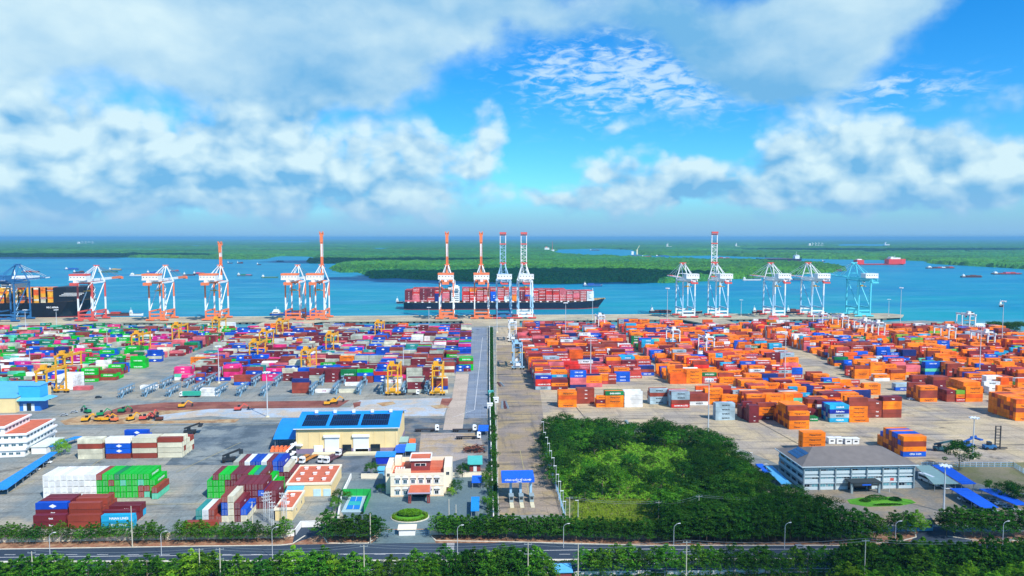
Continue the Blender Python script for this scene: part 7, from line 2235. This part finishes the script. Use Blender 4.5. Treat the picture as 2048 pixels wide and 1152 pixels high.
shrub_mass('undergrowth', [(1105, 905), (1240, 880), (1400, 890), (1500, 975), (1600, 1050), (1340, 1064), (1320, 1000), (1120, 1000)], 1.8, LFU, 60000, 'low green undergrowth between the grove trees', 'undergrowth', leaf=.42)
# odd trees
tree(1918, 942, 15, GROVE[0], 'large tree beside the blue reach stacker on the right', None, name='broad_tree', wx=.95)
tree(124, 910, 9, GROVE[4], 'round bright green tree by the blue canopies at left', None, name='round_tree', wx=1.0)
tree(742, 952, 6.5, GROVE[1], 'small round dark tree behind the sports court', None, name='round_tree', wx=1.0)
tree(925, 955, 6.5, GROVE[1], 'round dark tree right of the cream office back wall', None, name='round_tree', wx=1.0)
tree(912, 988, 6, GROVE[1], 'bushy tree at the right front of the cream office', None, name='round_tree', wx=1.0)
tree(902, 992, 4.2, GROVE[4], 'small bright green shrub beside the office corner', None, name='shrub', cat='shrub', wx=1.0)
tree(762, 986, 4, GROVE[1], 'dark shrub left of the cream office', None, name='shrub', cat='shrub', wx=1.2)
tree(694, 1000, 4, GROVE[2], 'shrub at the back left of the sports court', None, name='shrub', cat='shrub', wx=1.0)
tree(674, 1003, 5, GROVE[1], 'dark shrub left of the sports court wall', None, name='shrub', cat='shrub', wx=1.0)
tree(672, 1022, 6, GROVE[2], 'shrub by the parking bay near the sports court', None, name='shrub', cat='shrub', wx=1.0)
tree(853, 996, 2.6, GROVE[1], 'small clipped shrub by the porch column', None, name='shrub', cat='shrub', wx=1.0)
tree(2014, 1003, 9, GROVE[0], 'spreading tree at the far right behind blue canopies', None, name='broad_tree', wx=1.1)
tree(2040, 1008, 9, GROVE[3], 'dark tree at the right border behind blue canopy', None, name='broad_tree', wx=1.1)
tree(1975, 985, 6, GROVE[2], 'slender young tree on the dry verge', None, name='young_tree', wx=.6)
for k, (a, b_) in enumerate(((2040, 664), (2022, 668), (2005, 666), (1994, 664))):
    tree(a, b_, 13, GROVE[k % 3], ['dark tree at the river bank on the right border', 'dark river bank tree left of the border one', 'dark river bank tree behind the white canopy', 'leftmost dark river bank tree'][k], 'river bank trees', name='bank_tree', wx=1.8)
for k, (a, b_) in enumerate(((905, 668), (925, 670), (938, 671), (580, 662), (1700, 650))):
    tree(a, b_, 6, GROVE[k % 3], ['low green bush left of the central yard edge', 'green bush by the basin bank', 'green bush beside the road head', 'green tree by the diagonal trestle', 'bush by the right trestle'][k], 'bushes by the basin bank', name='bank_bush', cat='bush', wx=1.7)
# round flower bed
q = P(820, 1034)
def bed(label, px, py, rx, ry, h_, m, kerbm=True):
    q = P(px, py); t = thing('flower_bed', label, 'flower bed', (q.x, q.y, .05))
    if kerbm:
        mb = MB()
        for k in range(32):
            a, b_ = k * math.pi / 16, (k + 1) * math.pi / 16
            mb.beam((rx * math.cos(a), ry * math.sin(a), .15), (rx * math.cos(b_), ry * math.sin(b_), .15), .35, .4)
        mb.build('kerb', KW, t)
        mb = MB(); mb.prism([(rx * .98 * math.cos(k * math.pi / 16), ry * .98 * math.sin(k * math.pi / 16)) for k in range(32)], 0.05, .2); mb.build('soil', G_LAWN, t)
    n = 2600
    a = rngv.uniform(0, 6.28, n); r = rngv.uniform(.80, .97, n)
    C = np.stack([rx * r * np.cos(a), ry * r * np.sin(a), rngv.uniform(.2, h_ * .5, n)], 1)
    N_ = rngv.normal(0, .5, C.shape); N_[:, 2] += .7
    link('border_hedge', quads_mesh('border_hedge', C, N_, rngv.uniform(.12, .26, n), m), t)
    n = 5200
    a = rngv.uniform(0, 6.28, n); r = rngv.uniform(0, .62, n) ** .5 * .8
    zz = h_ * (1 - (r / .8) ** 3 * .6) * rngv.uniform(.45, 1.05, n)
    C = np.stack([rx * r * np.cos(a), ry * (.25 + .62 * r * np.sin(a)), .2 + zz], 1)
    N_ = rngv.normal(0, .6, C.shape); N_[:, 2] += .6
    link('shrubs', quads_mesh('shrubs', C, N_, rngv.uniform(.14, .3, n), m), t)
bed('oval flower bed with clipped hedge before the cream office', 820, 1035, 7.6, 5.6, 2.6, LF3)
q = P(1765, 1004); t = thing('clipped_hedge', 'curved clipped hedges on the forecourt lawn', 'hedge', (q.x, q.y, .2))
for (u, v, rx_, ry_, hh_) in ((-1, 3, 5, 2.4, 1.8), (-7, 1, 2.4, 1.6, 1.0), (6.5, 1.5, 2.6, 2.0, 1.3), (0, -4, 6.5, .8, .7)):
    n = 900; a = rngv.uniform(0, 6.28, n); r = rngv.uniform(0, 1, n) ** .5
    C = np.stack([u + rx_ * r * np.cos(a), v + ry_ * r * np.sin(a), hh_ * (1 - r ** 3 * .7) * rngv.uniform(.6, 1, n)], 1)
    N_ = rngv.normal(0, .5, C.shape); N_[:, 2] += .7
    link('hedge_clump', quads_mesh('hedge_clump', C, N_, rngv.uniform(.12, .26, n), LF2), t)

# ================================================================ STREET LAMPS, POLES, WIRES
LMP = mat('lamp post grey', 'c8cfd2', 0.5, metal=.2, var=.1); CONC = mat('concrete pole', 'c9c1ac', 0.85, var=.15)
def street_lamp(h_=9.5):
    t = thing('street_lamp', 'x', 'street lamp', (0, 0, 0))
    mb = MB(); mb.cyl((0, 0, 0), (0, 0, h_ * .86), .13, .09, n=8); mb.build('pole', LMP, t)
    mb = MB(); prev = Vector((0, 0, h_ * .86))
    for k in range(1, 6):
        a = k / 5 * 1.3; p = Vector((1.9 * (1 - math.cos(a)), 0, h_ * .86 + 1.5 * math.sin(a))); mb.cyl(prev, p, .07, .07, n=6); prev = p
    mb.build('arm', LMP, t)
    mb = MB(); mb.beam(prev, prev + Vector((.9, 0, .05)), .32, .14); mb.build('lamp_head', PW, t)
    return t
sl_ = street_lamp()
LL = [(101, 1131, 1066), (323, 1112, 1063), (545, 1117, 1055), (915, 1110, 1051), (1127, 1096, 1048), (1347, 1116, 1048), (1569, 1099, 1046), (1790, 1092, 1043), (2005, 1092, 1043)]
for i, (a, b_, tp) in enumerate(LL):
    q = P(a, b_); hh_ = HC + ray(a, tp).z / ray(a, tp).y * q.y
    lab = f"curved street lamp beside the road near the {where(a)}"
    o = sl_ if i == 0 else dup(sl_, q, 0, lab)
    o.location = q; o['label'] = lab; o['group'] = 'curved street lamps along the road'; o.scale = (1, 1, max(.6, hh_ / 9.5))
# green lane lamps left of the grove
lp = make_mast(9, 'lane_lamp', False)
bpy.data.objects.remove([c for c in lp.children if c.name.startswith('lamp_head')][0])
mb = MB(); mb.box(-.5, 0, 9, 1.4, .35, .15); mb.build('lamp_head', PW, lp)
bpy.data.objects.remove([c for c in lp.children if c.name.startswith('base')][0])
GLL = [(1091, 910, 865), (1095, 925, 875), (1099, 938, 887), (1103, 952, 902), (1108, 968, 916), (1112, 984, 932), (1117, 1000, 949), (1121, 1016, 963), (1126, 1038, 982), (1131, 1048, 1003), (1156, 1036, 1001), (1087, 890, 844), (1317, 1040, 1002), (1445, 915, 887), (1504, 930, 905), (1522, 962, 940), (1533, 952, 928)]
for i, (a, b_, tp) in enumerate(GLL):
    q = P(a, b_); hh_ = HC + ray(a, tp).z / ray(a, tp).y * q.y
    lab = f"slim lane lamp by the grove, {ORD[sorted(GLL).index((a, b_, tp))]} from the left"
    o = lp if i == 0 else dup(lp, q, 0, lab)
    o.location = q; o['label'] = lab; o['group'] = 'slim lamps around the grove'; o.scale = (1, 1, max(.5, hh_ / 9))
def upole(px, py, top, label, arms=1, rz=0.0, name='utility_pole'):
    q = P(px, py); hh_ = HC + ray(px, top).z / ray(px, top).y * q.y
    t = thing(name, label, 'utility pole', q, rz)
    mb = MB(); mb.cyl((0, 0, 0), (0, 0, hh_), .22, .13, n=8); mb.build('pole', CONC, t)
    for k in range(arms):
        mb = MB(); mb.box(0, 0, hh_ - .5 - k * 3.2, 2.6, .16, .16)
        for s_ in (-1.1, 0, 1.1): mb.cyl((s_, 0, hh_ - .34 - k * 3.2), (s_, 0, hh_ - k * 3.2), .09, .06, n=6)
        mb.build('crossarm', STL, t)
    return q + Vector((0, 0, hh_ - .1)), t
UP = [(67, 1185, 1103, 1), (401, 1185, 1097, 1), (442, 1188, 1096, 2), (729, 1180, 1090, 1), (1056, 1178, 1086, 2), (1156, 1160, 1086, 1), (1372, 1172, 1082, 2), (1728, 1176, 1079, 1), (2018, 1138, 1077, 2)]
tops = []
for (a, b_, tp, n_) in UP:
    v, t = upole(a, b_, tp, f"concrete pole {'with two crossarms ' if n_ == 2 else ''}on the near roadside by the {where(a)}", n_); t['group'] = 'utility poles on the near side'; tops.append(v)
UP2 = [(1139, 1040, 994), (1317, 1046, 1003), (1397, 1050, 991), (1620, 1030, 992), (898, 1040, 998), (912, 1040, 1009), (741, 1086, 1027), (505, 1048, 1003), (265, 1095, 1012)]
tops2 = []
for (a, b_, tp) in UP2:
    v, t = upole(a, b_, tp, f"slender pole standing beyond the road at the {where(a)}{' drive' if a == 912 else ''}", 0 if a in (898, 912, 741, 265) else 1); t['group'] = 'slender poles beyond the road'; tops2.append(v)
def wire(a, b_, label, name='power_line', sag=1.2):
    t = MB(); n = 14; prev = None
    for off in (-1.0, 1.0):
        prev = None
        for i in range(n + 1):
            f = i / n; p = a.lerp(b_, f) + Vector((0, off, -sag * 4 * f * (1 - f)))
            if prev is not None: t.beam(prev, p, .05, .05)
            prev = p
    o = t.build(name, STL); tag(o, label, 'power line', 'power lines along the road')
main = [tops[i] for i in (0, 2, 3, 4, 6, 7, 8)]
mn = ['left border pole', 'double arm pole by the stepped row', 'pole below the office', 'pole below the truck gate', 'pole below the grove', 'pole below the lawn', 'pole at the right border']
for i in range(6): wire(main[i], main[i + 1], f"power line from the {mn[i]} to the next pole")
t2 = [tops2[i] for i in (0, 1, 2, 3)]
for i in range(3): wire(t2[i], t2[i + 1], f"thin power line over the grove, {ORD[i]} span from the left")
# lattice pole group at the small hut
for k, (a, b_, tp) in enumerate(((530, 1042, 986), (538, 1042, 984), (566, 1044, 986), (572, 1042, 988), (545, 1052, 1004))):
    q = P(a, b_); hh_ = HC + ray(a, tp).z / ray(a, tp).y * q.y
    t = thing('switch_tower', ['left leg tower of the left pylon pair', 'right leg tower of the left pylon pair', 'left leg tower of the right pylon pair', 'right leg tower of the right pylon pair', 'single lower pylon before the hut'][k], 'pylon', q, 0, 'pylons beside the small cream hut')
    mb = MB()
    for sx_ in (-.35, .35):
        for sy in (-.35, .35): mb.beam((sx_, sy, 0), (sx_ * .8, sy * .8, hh_), .1, .1)
    z = 0
    while z < hh_ - 1: mb.beam((-.35, -.35, z), (.35, -.35, z + 1), .06, .06); mb.beam((.35, -.35, z), (.35, .35, z + 1), .06, .06); z += 1
    mb.build('lattice', LMP, t)
    for j in range(3):
        mb = MB(); mb.box(0, 0, hh_ - .3 - j * 1.5, 2.6 - .3 * j, .14, .14)
        for s_ in (-1, 0, 1): mb.cyl((s_, 0, hh_ - .16 - j * 1.5), (s_, 0, hh_ + .25 - j * 1.5), .1, .07, n=6)
        mb.build('crossarm', PW, t)
# low roof at bottom and white wall pieces by the near verge
shed('low shed with pale blue roof at the bottom border', 1115, 1146, 1160, 5, 2.6, MRN, RBL, name='shed', rise=.3)
fence('low_white_wall', 'low white wall along the near verge', [(1150, 1152), (1300, 1150)], 1.4, WW, WW, cat='wall', wall=True, th=.25, step=8)
fence('low_white_wall', 'low white wall along the near verge, right part', [(1330, 1151), (1560, 1147)], 1.4, WW, WW, cat='wall', wall=True, th=.25, step=8)
# traffic and people
place(van, 900, 1135, math.pi, 'white van on the near carriageway beside the crossing'); place(cg, 1600, 1098, 0, 'silver car on the far carriageway')
me = big_mesh('shipping_containers', bodyA, mats_)
tag(link('shipping_containers', me), 'the many farther containers stacked across both yards and aboard the ships', 'containers', kind='stuff')
print('containers', len(CONT))
